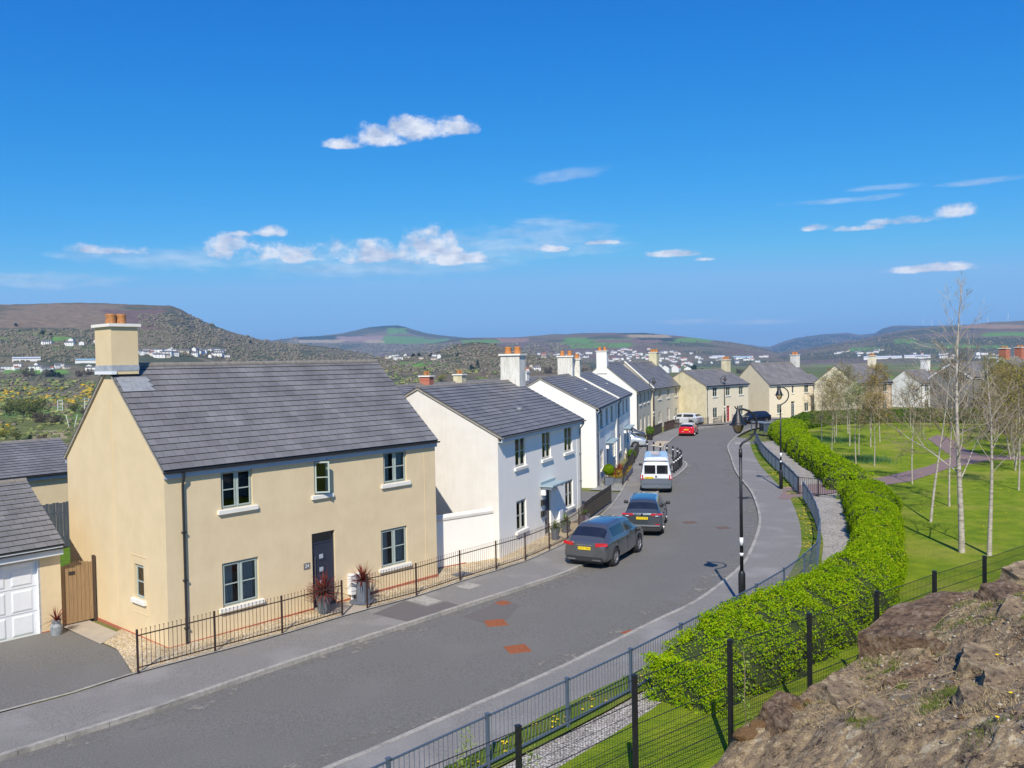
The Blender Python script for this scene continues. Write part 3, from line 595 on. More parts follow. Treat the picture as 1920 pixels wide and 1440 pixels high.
def roof_part(parent, W, D, he, hr, ov=.2, side=.06, m=None, ridge=True, a0=0, expo=.25, both=True, th=.05, name='roof'):
    """tiled roof with real lapped courses; eave overhangs ov"""
    mb = MB(); uv = []; half = D/2; sl = (hr-he)/(half+.15)
    zr = hr; ye = -ov; ze = he-sl*(ov-.15); L = math.hypot(half+ov, zr-ze); n = max(6, round(L/expo)); x0, x1 = a0-side, a0+W+side
    for s in ((1, -1) if both else (1,)):
        Y = (lambda y: y) if s == 1 else (lambda y: D-y)
        def P(t, x, up): # t 0 eave .. 1 ridge
            y = ye+(half+ov)*t; z = ze+(zr-ze)*t; nx = -(zr-ze)/L*up; nz = (half+ov)/L*up
            return (x, Y(y+nx), z+nz)
        for k in range(n):
            t0, t1 = k/n, (k+1)/n
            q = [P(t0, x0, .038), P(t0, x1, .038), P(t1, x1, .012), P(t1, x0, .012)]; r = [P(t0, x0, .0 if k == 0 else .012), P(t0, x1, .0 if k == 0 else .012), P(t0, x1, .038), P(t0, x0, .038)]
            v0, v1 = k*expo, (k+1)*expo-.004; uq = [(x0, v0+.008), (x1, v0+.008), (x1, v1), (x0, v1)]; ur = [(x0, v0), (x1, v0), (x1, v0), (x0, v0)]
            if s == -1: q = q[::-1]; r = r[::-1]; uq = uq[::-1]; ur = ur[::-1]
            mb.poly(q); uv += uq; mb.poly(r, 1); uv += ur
        # underside and gable edges
        und = [P(0, x0, -th), P(1, x0, -th), P(1, x1, -th), P(0, x1, -th)]; mb.poly(und if s == 1 else und[::-1]); uv += [(0, 0)]*4
        for x in (x0, x1): mb.poly([P(0, x, -th), P(0, x, .03), P(1, x, .012), P(1, x, -th)]); uv += [(0, 0)]*4
        mb.poly([P(0, x0, -th), P(0, x1, -th), P(0, x1, .0), P(0, x0, .0)]); uv += [(0, 0)]*4
    ro = mb.build(name, [m or SLATE, LAP_SHADE], parent); add_uv(ro, uv)
    if ridge:
        rb = MB(); x = x0; k = 0
        while x < x1-.02:
            e = min(x+.44, x1)
            for q in range(6):
                an0, an1 = math.pi*q/6, math.pi*(q+1)/6; rr_ = .115
                rb.poly([(x+.006, half-rr_*math.cos(an0), hr-.05+rr_*math.sin(an0)), (e-.006, half-rr_*math.cos(an0), hr-.05+rr_*math.sin(an0)), (e-.006, half-rr_*math.cos(an1), hr-.05+rr_*math.sin(an1)), (x+.006, half-rr_*math.cos(an1), hr-.05+rr_*math.sin(an1))][::-1])
            for xx in (x+.006, e-.006): rb.poly([(xx, half-rr_*math.cos(math.pi*q/6), hr-.05+rr_*math.sin(math.pi*q/6)) for q in range(7)])
            x = e
        rb.build('ridge', RIDGE, ro)
    return ro, ze, sl

def chimney(parent, a0, a1, b0, b1, z0, z1, m, pots=2, potm=None, cap=None, flash=True, along='b', potr=.13, poth=.36, sp=None):
    mb = MB(); mb.box(a0, a1, b0, b1, z0, z1-.09); ch = mb.build('chimney', m, parent)
    mb = MB(); e = .075; mb.box(a0-e, a1+e, b0-e, b1+e, z1-.088, z1); mb.build('chimney_cap', cap or SILL, ch)
    for k in range(pots):
        t = (k+.5)/pots; mb = MB(); x = (a0+(a1-a0)*t) if along == 'a' else (a0+a1)/2; y = (b0+(b1-b0)*t) if along == 'b' else (b0+b1)/2
        if sp: x = (a0+a1)/2+(k-(pots-1)/2)*sp
        r = potr; mb.lathe([(r*1.1, 0), (r*1.08, .05), (r*1.0, .09), (r*.93, poth-.09), (r*1.0, poth-.05), (r*1.0, poth), (r*.75, poth), (r*.75, poth-.1)], 14); mb.build('chimney_pot', potm or TERRA, ch, True, (x, y, z1+.001))
    return ch

def gutter(parent, W, ze, ov, m=None, drops=(), a0=0, base=0.05):
    mb = MB(); m = m or BLACKP
    y = -ov-.055; x0, x1 = a0-.08, a0+W+.08; n = 8
    for k in range(n):
        p, q = math.pi+math.pi*k/n, math.pi+math.pi*(k+1)/n
        mb.poly([(x0, y+.06*math.cos(p), ze+.0+.06*math.sin(p)), (x1, y+.06*math.cos(p), ze+.06*math.sin(p)), (x1, y+.06*math.cos(q), ze+.06*math.sin(q)), (x0, y+.06*math.cos(q), ze+.06*math.sin(q))])
    for xx in (x0, x1): mb.poly([(xx, y+.06*math.cos(math.pi+math.pi*k/n), ze+.06*math.sin(math.pi+math.pi*k/n)) for k in range(n+1)])
    go = mb.build('gutter', m, parent)
    for d in drops:
        mb = MB(); mb.tube([(d, y, ze-.05), (d, y, ze-.16), (d, -.06, ze-.42), (d, -.06, base)], .036, 8)
        for z in np.arange(base+.5, ze-.6, 1.35): mb.box(d-.055, d+.055, -.105, 0, z, z+.04)
        mb.build('downpipe', m, parent)

FRONT9 = None
def std_holes(W, zs=(.80, 3.55), h=(1.32, 1.28), w=1.1, door=None, mid=True, midw=None):
    e = W*.165; out = []
    for lvl, (z0, hh) in enumerate(zip(zs, h)):
        for c in ((e+w/2, W/2, W-e-w/2) if lvl == 1 else (e+w/2, W-e-w/2)):
            ww = (midw or w) if abs(c-W/2) < .01 else w
            out.append((c-ww/2, c+ww/2, z0, z0+hh))
    return out

def house(H, label, he=5.0, wins=(), door=None, wall=CREAM, gable=None, roofm=None, chims=(), drops=(.4,), frame=SAGE, gwins=(), curtain='pair', fascia=None, plinth=PLINTH, gutm=None, name='house', group=None, lights=2, doorm=None, seam=False, ov=.2, pl=.14, canopy=None, cat='house', barge=False):
    X, Y, Z, yaw, W, D, hr = H; root = empty(name, (X, Y, Z), yaw, label, cat, group)
    holes = [tuple(w[:4]) for w in wins]; dh = []
    if door: dh = [(door[0], door[1], .08, door[3])]
    sl = (hr-he)/(D/2+.15)
    mb = MB(); facade(mb, 0, W, -.6, he+.02, holes+dh, lambda a, b, z: (a, b, z))
    mb.poly([(W, D, -.6), (0, D, -.6), (0, D, he), (W, D, he)])
    wo = mb.build('wall', wall, root)
    gz = hr-.06
    mb = MB()   # gables; the left one may have windows
    tfL = lambda a, b, z: (b, D-a, z)  # a runs from the back to the front as seen from outside
    gh = [(D-w[1], D-w[0], w[2], w[3]) for w in gwins]
    facade(mb, 0, D, -.6, he, gh, tfL)
    mb.poly([(0, D, he), (0, 0, he), (0, 0, he+sl*.12), (0, D/2, gz), (0, D, he+sl*.12)])
    g2 = MB(); g2.poly([(W, 0, -.6), (W, D, -.6), (W, D, he+sl*.12), (W, D/2, gz), (W, 0, he+sl*.12)]); g2.build('gable_wall', gable or wall, root)
    if seam:   # bead lines proud of the render
        m1 = MB(); m1.box(-.012, 0, D/2-.09, D/2-.07, .15, hr-1.0); m1.build('render_bead', gable or wall, root); m1 = MB(); m1.box(W-.55, W-.535, -.01, 0, .15, he-.2); m1.build('render_bead', wall, root)
    gname = 'gable_wall'
    mb.build(gname, gable or wall, root)
    ro, ze, sl = roof_part(root, W, D, he, hr, ov=ov, m=roofm)
    # verge mortar
    for x in (-.065, W+.005):
        mb = MB()
        for s in (0, 1):
            y0, y1 = (-ov, D/2) if s == 0 else (D+ov, D/2); mb.bar((x+.03, y0, ze-.075), (x+.03, y1, hr-.075), .06, .045)
            if barge and x < 0: mb.bar((x-.01, y0, ze-.2), (x-.01, y1, hr-.2), .05, .26)
        mb.build('verge', WHITEP if barge else VERGE, root)
    mb = MB(); mb.box(-.02, W+.02, -ov+.0, -ov+.025, ze-.23, ze-.055); mb.box(-.02, W+.02, -ov+.026, -.004, ze-.23, ze-.21); mb.box(-.02, W+.02, D+ov-.025, D+ov, ze-.23, ze-.055)
    mb.build('fascia', fascia or GREYB, root)
    gutter(root, W, ze-.03, ov, gutm, drops)
    if plinth:
        mb = MB(); e = .018; mb.box(-e, W+e, -e, -.001, -.6, pl); mb.box(-e, -.001, 0, D, -.6, pl)
        if dh:
            mb = MB(); mb.box(-e, dh[0][0], -e, -.001, -.6, pl); mb.box(dh[0][1], W+e, -e, -.001, -.6, pl); mb.box(-e, -.001, 0, D+e, -.6, pl)
        mb.build('plinth', plinth, root)
    for w in wins:
        kw = w[4] if len(w) > 4 else {}
        window(root, *w[:4], kw.get('frame', frame), lights=kw.get('lights', lights), curtain=kw.get('curtain', curtain), opened=kw.get('opened', False), label=kw.get('label'))
    for w in gwins:
        window(root, D-w[1], D-w[0], w[2], w[3], frame, tf=tfL, lights=1, curtain=None)
    if door:
        a0, a1, zt, ztop = door; rv = .12; dm = doorm or NAVY
        mb = MB(); mb.box(a0, a0+.05, rv-.04, rv+.03, .08, ztop); mb.box(a1-.05, a1, rv-.04, rv+.03, .08, ztop); mb.box(a0+.05, a1-.05, rv-.04, rv+.03, ztop-.05, ztop)
        if ztop-zt > .15: mb.box(a0+.05, a1-.05, rv-.04, rv+.03, zt, zt+.05)
        df = mb.build('door_frame', dm if dm is NAVY else WHITEP, root)
        mb = MB(); mb.box(a0+.05, a1-.05, rv-.02, rv+.025, .1, zt)
        for k in range(4):
            z = .32+k*.42; c = (a0+a1)/2-.04; mb.box(c-.13, c+.13, rv-.035, rv-.021, z, z+.03); mb.box(c-.13, c+.13, rv-.035, rv-.021, z+.23, z+.26); mb.box(c-.13, c-.1, rv-.035, rv-.021, z+.03, z+.23); mb.box(c+.1, c+.13, rv-.035, rv-.021, z+.03, z+.23)
        dd = mb.build('door', dm, root)
        mb = MB()
        for k in range(4):
            z = .32+k*.42; c = (a0+a1)/2-.04; mb.box(c-.075, c+.075, rv-.026, rv-.0205, z+.06, z+.2)
        mb.build('door_light', mat('frosted_glass', (.30, .34, .38), (.45, .5, .55), 40, .15), dd)
        mb = MB(); mb.tube([(a0+.14, rv-.07, .45), (a0+.14, rv-.07, 1.75)], .016, 8); mb.bar((a0+.14, rv-.07, .6), (a0+.14, rv-.02, .6), .015); mb.bar((a0+.14, rv-.07, 1.6), (a0+.14, rv-.02, 1.6), .015); mb.build('handle', STEEL, dd)
        if ztop-zt > .15:
            mb = MB(); mb.box(a0+.05, a1-.05, rv-.005, rv, zt+.05, ztop-.05); mb.build('fanlight', GLASS, root)
        mb = MB(); mb.box(a0-.05, a1+.05, -.12, rv+.03, -.3, .085); mb.build('doorstep', SLAB, root)
    if canopy:
        a0, a1, z0, z1, dp = canopy; mb = MB(); mb.box(a0, a1, -dp, -.002, z1-.07, z1); mb.box(a0+.05, a1-.05, -dp+.05, -.002, z1-.12, z1-.071); mb.box(a0, a1, -.05, -.002, z1+.001, z1+.12)
        cn = mb.build('canopy', LEADB, root); mb = MB()
        for a in (a0+.16, a1-.22):
            mb.box(a, a+.09, -dp+.12, -.002, z0-.04, z0+.04)
            mb.box(a, a+.09, -.2, -.002, z0-.3, z0-.041)
        mb.build('bracket', WHITEP, cn)
    for c in chims: chimney(root, **c)
    return root

def W_(a0, a1, z0, z1, **k): return (a0, a1, z0, z1, k)
h1 = house(H1, 'cream detached house nearest the camera, with navy front door and orange-potted chimney on its gable', wins=[W_(1.69, 2.72, 3.72, 4.84, curtain='blind'), W_(4.93, 5.50, 3.72, 4.84, lights=1, opened=True, curtain=None, label='narrow window with its casement standing open'), W_(7.78, 8.83, 3.72, 4.84),
        W_(1.66, 2.85, .86, 2.15, curtain='pair'), W_(7.61, 8.79, .84, 2.15)],
     door=(4.78, 5.68, 2.14, 2.50), wall=CREAM, gable=CREAMG, gwins=[(1.39, 1.95, 1.21, 2.21)], seam=True, ov=.1, drops=(.5,),
     chims=[dict(a0=-.10, a1=.70, b0=2.80, b1=3.90, z0=7.70, z1=9.2, m=CREAMG, pots=2, along='a', potr=.145, poth=.31, sp=.31)])
# lead flashing and shoulder band at the chimney foot, vent dashes, niche bead, meter box, house number
mb = MB(); mb.box(-.112, .712, 2.788, 3.912, 7.80, 7.97); mb.build('chimney_flashing', LEAD, h1)
mb = MB(); mb.box(-.125, .02, 2.76, 3.94, 7.70, 7.795); mb.build('chimney_band', WHITEP, h1)
mb = MB(); sl1 = (7.97-5)/(6.53/2+.15)
for b_ in np.arange(2.3, 2.78, .16): z = 5+sl1*(b_+.15); mb.poly([(.0, b_, z+.062), (.98, b_, z+.062), (.88, b_+.16, z+.062+.16*sl1), (.0, b_+.16, z+.062+.16*sl1)])
mb.build('lead_apron', mat('old_lead', (.20, .21, .225), (.29, .30, .315), 7, .7), h1)
mb = MB()
for (x0, x1, z0, z1) in ((1.15, 2.17, 2.45, 2.47), (1.15, 2.17, .79, .81), (1.15, 1.17, .81, 2.45), (2.15, 2.17, .81, 2.45)): mb.box(-.014, 0, x0, x1, z0, z1)
mb.build('render_bead', CREAMG, h1)
mb = MB(); mb.box(-.03, .0, 3.6, 3.95, 4.3, 4.32)
mb = MB(); mb.box(6.14, 6.60, -.2, -.002, .28, .90); mb.box(6.12, 6.62, -.22, -.002, .901, .93); mb.build('meter_box', WHITEP, h1)
mb = MB(); mb.box(6.22, 6.28, -.12, -.06, .0, .28); mb.build('meter_pipe', WHITEP, h1)

def text_mesh(txt, size, m, name, parent, M, depth=.001, bold=0):
    cu = bpy.data.curves.new(name, 'FONT'); cu.body = txt; cu.size = size; cu.align_x = 'CENTER'; cu.align_y = 'CENTER'; cu.extrude = depth; cu.offset = bold
    t = bpy.data.objects.new('tmp', cu); S.collection.objects.link(t); dg = C.evaluated_depsgraph_get(); me = bpy.data.meshes.new_from_object(t.evaluated_get(dg)); bpy.data.objects.remove(t); me.name = name
    me.materials.clear(); me.materials.append(m); o = bpy.data.objects.new(name, me); S.collection.objects.link(o); o.parent = parent; o.matrix_local = M; return o
FACE_FRONT = Matrix(((1, 0, 0, 0), (0, 0, -1, 0), (0, 1, 0, 0), (0, 0, 0, 1)))
mb = MB(); mb.box(4.45, 4.69, -.012, -.001, 1.42, 1.62); sg = mb.build('number_sign', mat('sign_grey', (.16, .15, .13), (.19, .18, .16), 6, .5), h1)
text_mesh('24', .16, WHITEP, 'number', sg, Matrix.Translation((4.57, -.013, 1.52)) @ FACE_FRONT)

house(H2, 'white and grey-white house with pale lead canopy and stained chimney, second from the camera', wins=[W_(1.69, 2.78, 3.52, 4.84), W_(4.67, 5.72, 3.52, 4.84), W_(7.5, 8.6, 3.52, 4.84), W_(1.72, 2.76, .84, 2.10), W_(7.5, 8.6, .84, 2.14)],
      door=(4.85, 5.60, 2.1, 2.18), wall=WGREY, gable=WHITE, frame=BEIGE, fascia=WHITEB, drops=(9.6,), canopy=(4.33, 6.1, 2.25, 2.42, .62), seam=True, gutm=mat('grey_gutter', (.16, .17, .18), None, rough=.5), plinth=mat('buff_plinth', (.5, .38, .22), (.42, .31, .18), 7, .9), pl=.05,
      chims=[dict(a0=9.02, a1=9.80, b0=2.94, b1=4.0, z0=6.0, z1=8.33, m=STAINW, pots=2, along='b', potm=TERRAB, potr=.17, poth=.36)])
h2 = bpy.data.objects['house.001']
mb = MB(); mb.box(4.38, 4.62, -.1, -.002, 1.5, 1.75); mb.build('letter_box', DMETAL, h2)
mb = MB(); mb.box(4.36, 4.60, -.1, -.002, 1.0, 1.25); mb.build('parcel_box', DMETAL, h2)
mb = MB(); mb.box(6.35, 6.75, -.16, -.002, .35, .95); mb.build('meter_box', WHITEP, h2)
def roof_vent(root, a, D, he, hr, t=.35, m=None):
    y = -.15+(D/2+.15)*t; z = he+(hr-he)*t+.05; mb = MB(); mb.box(a, a+.34, y, y+.24, z, z+.09); return mb.build('roof_vent', m or mat('vent_metal', (.6, .62, .66), None, rough=.3, metal=.6), root)
roof_vent(h2, 5.0, 7.21, 5, 6.96)

def terrace(H, labels, split, group=None, **kw):
    X, Y, Z, yaw, W, D, hr = H; out = []
    for (a0, a1), lab, k in zip(split, labels, kw.pop('per')):
        p = loc(H, a0, 0); w = a1-a0; out.append(house((p.x, p.y, Z, yaw, w, D, hr), lab, wins=k['wins'], **{**kw, **{q: v for q, v in k.items() if q != 'wins'}}))
    return out
w3a = [W_(2.0, 3.5, 3.52, 4.84), W_(5.15, 6.45, 3.52, 4.84), W_(8.1, 9.5, 3.52, 4.84), W_(2.0, 3.5, .84, 2.1), W_(9.0, 10.4, .84, 2.1)]
w3b = [W_(1.1, 2.5, 3.52, 4.84), W_(4.3, 5.5, 3.52, 4.84), W_(7.1, 8.5, 3.52, 4.84), W_(1.1, 2.5, .84, 2.1), W_(7.8, 9.1, .84, 2.1)]
gg = mat('grey_gutter', (.16, .17, .18))
h3 = terrace(H3, ['bright white house, nearer half of the white pair behind the grey-white house, twin stained chimneys', 'bright white house, farther half of the white pair, above the drive with two cars'], [(0, 12.2), (12.2, 22.89)],
        per=[dict(wins=w3a, door=(5.4, 7.0, 2.05, 2.18), canopy=(4.9, 8.0, 2.2, 2.36, .6), chims=[dict(a0=10.95, a1=11.9, b0=3.2, b1=4.35, z0=6, z1=8.37, m=STAINW, pots=2, along='b', potm=TERRAB, potr=.17, poth=.38)], drops=(.5,)),
             dict(wins=w3b, door=(5.2, 6.8, 2.05, 2.18), canopy=(4.9, 8.3, 2.2, 2.36, .6), chims=[dict(a0=.1, a1=.8, b0=2.85, b1=3.4, z0=6, z1=8.15, m=STAINW, pots=1, along='b', potm=TERRAB, potr=.17, poth=.38)], drops=(.6,))],
        wall=WGREY, gable=WHITE2, frame=BEIGE, fascia=WHITEB, doorm=mat('pale_blue_door', (.30, .36, .46), None, rough=.4), plinth=None)
for h, a in zip(h3, (6.5, 7.0)): roof_vent(h, a, 7.06, 5, 6.96, .45)
mb = MB(); mb.box(11.0, 12.19, -.1, .0, -.3, 4.9); mb.build('pilaster', WHITE2, h3[0])
mb = MB(); sl3 = (6.96-5)/(3.53+.15); mb.bar((12.17, -.2, 5.04), (12.17, 3.53, 7.06), .16, .12); mb.build('parapet', SILL, h3[0])
sg4 = [dict(wins=[W_(2.2, 3.3, 3.4, 4.7), W_(5.3, 6.4, 3.4, 4.7), W_(8.4, 9.5, 3.4, 4.7), W_(2.2, 3.2, .4, 1.75), W_(8.3, 9.4, .4, 1.75)])]
h4a = house(H4a, 'tall buff house with bright white gable and twin-potted white chimney, at the road bend', wins=[W_(2.2, 3.3, 3.45, 4.75), W_(5.3, 6.4, 3.45, 4.75), W_(8.4, 9.5, 3.45, 4.75), W_(2.2, 3.2, .7, 2.0), W_(8.3, 9.4, .7, 2.0)], door=(5.3, 6.2, 1.9, 2.1), wall=CREAM2, gable=WHITE2, frame=BEIGE, fascia=CREAM2, drops=(.3,), doorm=mat('dull_green_door', (.1, .12, .09), None, rough=.5), plinth=None,
            chims=[dict(a0=-.09, a1=.85, b0=3.2, b1=4.35, z0=7, z1=9.5, m=WHITE2, pots=2, along='b', potm=TERRAB, potr=.18, poth=.42)])
h4b = house(H4b, 'buff house with stained yellow chimney, right-hand half of the tall pair at the bend', wins=[W_(2.4, 3.7, 3.6, 4.85), W_(6.45, 7.5, 3.6, 4.85), W_(10.2, 11.5, 3.6, 4.85), W_(2.5, 3.6, .75, 2.0), W_(10.2, 11.4, .75, 2.0)], door=(6.5, 7.4, 2.1, 2.3), wall=CREAM2, gable=CREAM2, frame=BEIGE, fascia=CREAM2, drops=(.4,), doorm=mat('brown_door', (.13, .05, .03), None, rough=.5), plinth=None,
            chims=[dict(a0=11.5, a1=12.7, b0=2.79, b1=3.85, z0=7, z1=9.5, m=CREAM3, pots=3, along='b', potm=TERRA, potr=.2, poth=.4)])
mb = MB(); mb.bar((.05, -.2, 5.06), (.05, 3.5, 8.34), .22, .14); mb.build('parapet', SILL, h4b)
house(H5, 'cream house with red front door and stained gable, behind the silver car', wins=[W_(1.66, 2.75, 3.52, 4.84), W_(4.95, 6.05, 3.52, 4.84), W_(8.35, 9.5, 3.52, 4.84), W_(1.66, 2.75, .75, 2.05), W_(8.4, 9.45, .75, 2.05)], door=(5.1, 6.0, 2.05, 2.14), wall=CREAM4, gable=CREAM3, roofm=SLATE2, frame=SAGE, fascia=GREYB, drops=(.25,), doorm=mat('red_door', (.38, .02, .03), None, rough=.4), plinth=None,
      chims=[dict(a0=9.89, a1=10.85, b0=2.69, b1=3.6, z0=6, z1=8.37, m=CREAM3, pots=3, along='b', potr=.2, poth=.4)])
house(H6, 'pale cream house with grey door and steep roof, beside the red-doored one', wins=[W_(1.66, 2.62, 3.6, 4.84), W_(4.9, 5.35, 3.6, 4.84, lights=1), W_(7.7, 8.65, 3.6, 4.84), W_(1.66, 2.62, .8, 2.1), W_(7.7, 8.65, .8, 2.1)], door=(4.72, 5.55, 2.0, 2.4), wall=CREAM4, gable=streak_mat('buff_gable', (.66, .57, .41), (.62, .53, .38), .2), roofm=SLATE2, drops=(9.7,), doorm=mat('grey_green_door', (.1, .12, .12), None, rough=.5), plinth=None,
      chims=[dict(a0=9.05, a1=9.9, b0=2.53, b1=3.65, z0=7, z1=9.26, m=STAINW, pots=2, along='b', potm=TERRAB, potr=.2, poth=.4)])
house(H7, 'cream house partly hidden by young birches, its roof beyond the park hedge', wins=[W_(1.4, 2.4, 3.6, 4.84), W_(6.6, 7.6, 3.6, 4.84), W_(1.4, 2.4, .8, 2.1), W_(6.6, 7.6, .8, 2.1)], door=(4.0, 4.8, 2.0, 2.3), wall=streak_mat('peach_render', (.72, .56, .40), (.76, .6, .44), .1), gable=CREAM4, roofm=SLATE2, plinth=None, drops=(8.6,),
      chims=[dict(a0=7.85, a1=8.88, b0=2.45, b1=3.2, z0=6.5, z1=8.85, m=CREAM4, pots=2, along='b', potr=.2, poth=.35)])
house((68.5, 143., -2.1, .55, 6.9, 5.9, 7.2), 'white house seen through the bare park trees', wins=[W_(1.2, 2.2, 3.6, 4.84), W_(4.8, 5.8, 3.6, 4.84), W_(1.2, 2.2, .8, 2.1), W_(4.8, 5.8, .8, 2.1)], wall=WHITE2, gable=WHITE2, roofm=SLATE2, plinth=None, drops=(.2,), door=(3.5, 4.3, 2, 2.2),
      chims=[dict(a0=5.9, a1=6.85, b0=2.6, b1=3.8, z0=6.5, z1=8.8, m=WHITE2, pots=0)])
GREYW = streak_mat('grey_gable_render', (.20, .20, .19), (.25, .25, .24), .2)
house((60.6, 112.5, -.3, .5, 12., 6.0, 6.9), 'grey house with white-edged gable behind the tallest bare birch', wins=[W_(2, 3.2, 3.5, 4.7), W_(6, 7.2, 3.5, 4.7)], wall=GREYW, gable=GREYW, roofm=SLATE2, plinth=None, drops=(.3,), barge=True, fascia=WHITEP, door=(4.4, 5.2, 2, 2.2))
house((61.5, 103., .4, .45, 12., 5.0, 6.9), 'grey house with two red brick chimneys at the far edge of the park', wins=[W_(2, 3.2, 3.5, 4.7), W_(6, 7.2, 3.5, 4.7)], wall=GREYW, gable=GREYW, roofm=SLATE2, plinth=None, drops=(.3,), barge=True, fascia=WHITEP, door=(4.4, 5.2, 2, 2.2),
      chims=[dict(a0=.1, a1=.9, b0=2.0, b1=2.9, z0=6, z1=8.0, m=BRICK, pots=2, along='b', potr=.15, poth=.25), dict(a0=3.1, a1=3.9, b0=2.0, b1=2.9, z0=6, z1=8.1, m=BRICK, pots=2, along='b', potr=.15, poth=.25)])
# low house between the two cream houses, far
house((47.2, 141., -2.4, .6, 8.5, 7., 7.0), 'low far house with stained chimney, its roof between the two steep cream gables', wins=[W_(2, 3, 3.5, 4.7)], wall=CREAM4, roofm=SLATE2, plinth=None, drops=(.3,), door=(4.4, 5.2, 2, 2.2), chims=[dict(a0=0., a1=1.5, b0=2.8, b1=4.4, z0=6, z1=8.6, m=STAINW, pots=1, potr=.2)])
# row behind the second house: only roofs and chimneys show
for (a0, a1, lab, ch) in ((11.5, 22.5, 'house behind the white one, its roof with red brick chimney', dict(a0=8.6, a1=9.2, b0=3.0, b1=3.75, z0=5.5, z1=7.2, m=BRICK, pots=2, along='a', potr=.13, poth=.3)),
                      (22.6, 34, 'house behind the white one, its roof with cream chimney', dict(a0=2.3, a1=2.95, b0=3.0, b1=3.7, z0=5.5, z1=7.2, m=CREAM3, pots=2, along='a', potr=.13, poth=.3)),
                      (34.1, 43, 'house behind the white one, its small white chimney just visible', dict(a0=2.9, a1=3.5, b0=3.0, b1=3.7, z0=5.5, z1=7.15, m=WHITE2, pots=2, along='a', potr=.13, poth=.3))):
    p = loc(H2, a0, 11.5); house((p.x, p.y, -.15, 1.15, a1-a0, 7.2, 6.62), lab, he=4.7, wins=[W_(2, 3, 3.3, 4.4)], wall=CREAM4, roofm=SLATE2, plinth=None, chims=[ch], drops=(.3,), door=(4.4, 5.2, 2, 2.2))
# garage with panelled white door, left
pg = loc(H1, -5.3, 4.42)
gar = empty('garage', pg, H1[3], 'cream garage with white panelled up-and-over door beside the timber gate', 'garage')
mb = MB(); facade(mb, 0, 4.2, -.5, 2.55, [(.55, 3.58, .02, 2.26)], lambda a, b, z: (a, b, z), .16); mb.poly([(4.2, 0, -.5), (4.2, 5.4, -.5), (4.2, 5.4, 2.55), (4.2, 2.7, 4.2), (4.2, 0, 2.55)]); mb.poly([(0, 5.4, -.5), (0, 0, -.5), (0, 0, 2.55), (0, 2.7, 4.2), (0, 5.4, 2.55)]); mb.poly([(4.2, 5.4, -.5), (0, 5.4, -.5), (0, 5.4, 2.55), (4.2, 5.4, 2.55)])
mb.build('wall', CREAM, gar)
roof_part(gar, 4.2, 5.4, 2.68, 4.36, ov=.2, m=SLATE, expo=.24)
mb = MB(); mb.box(-.02, 4.22, -.2, -.175, 2.36, 2.6); mb.build('fascia', WHITEB, gar); gutter(gar, 4.2, 2.6, .2, None, ())
mb = MB(); mb.box(3.6, 4.215, -.016, -.001, -.3, .12); mb.build('plinth', PLINTH, gar)
gd = MB(); gd.box(.56, 3.57, .12, .155, .02, 2.25)
for r_, (z0, z1) in enumerate(((.12, .72), (.82, 1.45), (1.58, 2.1))):
    for c in range(4):
        x0 = .68+c*.73; x1 = x0+.58; e = .05
        gd.poly([(x0, .119, z0), (x1, .119, z0), (x1-e, .10, z0+e), (x0+e, .10, z0+e)]); gd.poly([(x1, .119, z0), (x1, .119, z1), (x1-e, .10, z1-e), (x1-e, .10, z0+e)]); gd.poly([(x1, .119, z1), (x0, .119, z1), (x0+e, .10, z1-e), (x1-e, .10, z1-e)]); gd.poly([(x0, .119, z1), (x0, .119, z0), (x0+e, .10, z0+e), (x0+e, .10, z1-e)])
        if r_ == 2:   # top row has arched fields
            n = 8; top = [(x1-e-(x1-x0-2*e)*k/n, .10, z1-e-.13+.13*math.sin(math.pi*k/n)) for k in range(n+1)]; gd.poly([(x0+e, .10, z0+e), (x1-e, .10, z0+e)]+top); 
            gd.box(x0+e, x1-e, .1005, .118, z0+e, z1-e)
        else: gd.poly([(x0+e, .10, z0+e), (x1-e, .10, z0+e), (x1-e, .10, z1-e), (x0+e, .10, z1-e)])
gdo = gd.build('garage_door', WHITEP, gar)
mb = MB(); [mb.box(.56, 3.57, .114, .119, z, z+.012) for z in (.77, 1.51)]; mb.build('door_joint', mat('joint_grey', (.35, .36, .38), None), gdo)
mb = MB(); mb.box(.5, .56, .0, .15, .02, 2.3); mb.box(3.57, 3.63, .0, .15, .02, 2.3); mb.box(.56, 3.57, .0, .15, 2.251, 2.3); mb.build('door_frame', WHITEP, gar)
# outbuilding behind
pb = loc(H1, -12, 20)
ob = house((pb.x, pb.y, .05, H1[3], 18., 6.2, 4.4), 'low cream outbuilding with dark tiled roof behind the timber fence', he=3.05, wins=[W_(4, 5, 1.1, 2.2)], wall=CREAM, drops=(), plinth=None, door=(7, 7.9, 2.0, 2.1), name='outbuilding', cat='outbuilding')
# small garden wall between first and second house, and shed roof in the gap
gw = empty('garden_wall', loc(H2, .0, .0), 0, 'white garden wall with rounded coping joining the two nearest houses', 'wall')
a = loc(H1, 10.24, 1.1)-Vector((0, 0, H1[2])); b = loc(H2, 0, .25)-Vector((0, 0, H2[2])); gw.location = (a.x, a.y, 0)
ang = math.atan2(b.y-a.y, b.x-a.x); Lw = (b.to_2d()-a.to_2d()).length; gw.rotation_euler = (0, 0, ang)
mb = MB(); mb.box(0, Lw-.02, 0, .2, -.4, 1.93); mb.build('wall', WGREY, gw)
mb = MB(); mb.tube([(0, .1, 1.95), (.12, .1, 1.98), (Lw-.03, .1, 1.98)], [.1, .15, .15], 10); mb.build('coping', WHITE, gw)
mb = MB(); mb.box(0, Lw*.62, -.02, -.001, -.3, .14); mb.build('plinth', PLINTH, gw)
ps = loc(H1, 10.6, 3.0); sh = empty('lean_to', ps, H1[3], 'small cream lean-to in the gap behind the white garden wall', 'lean-to')
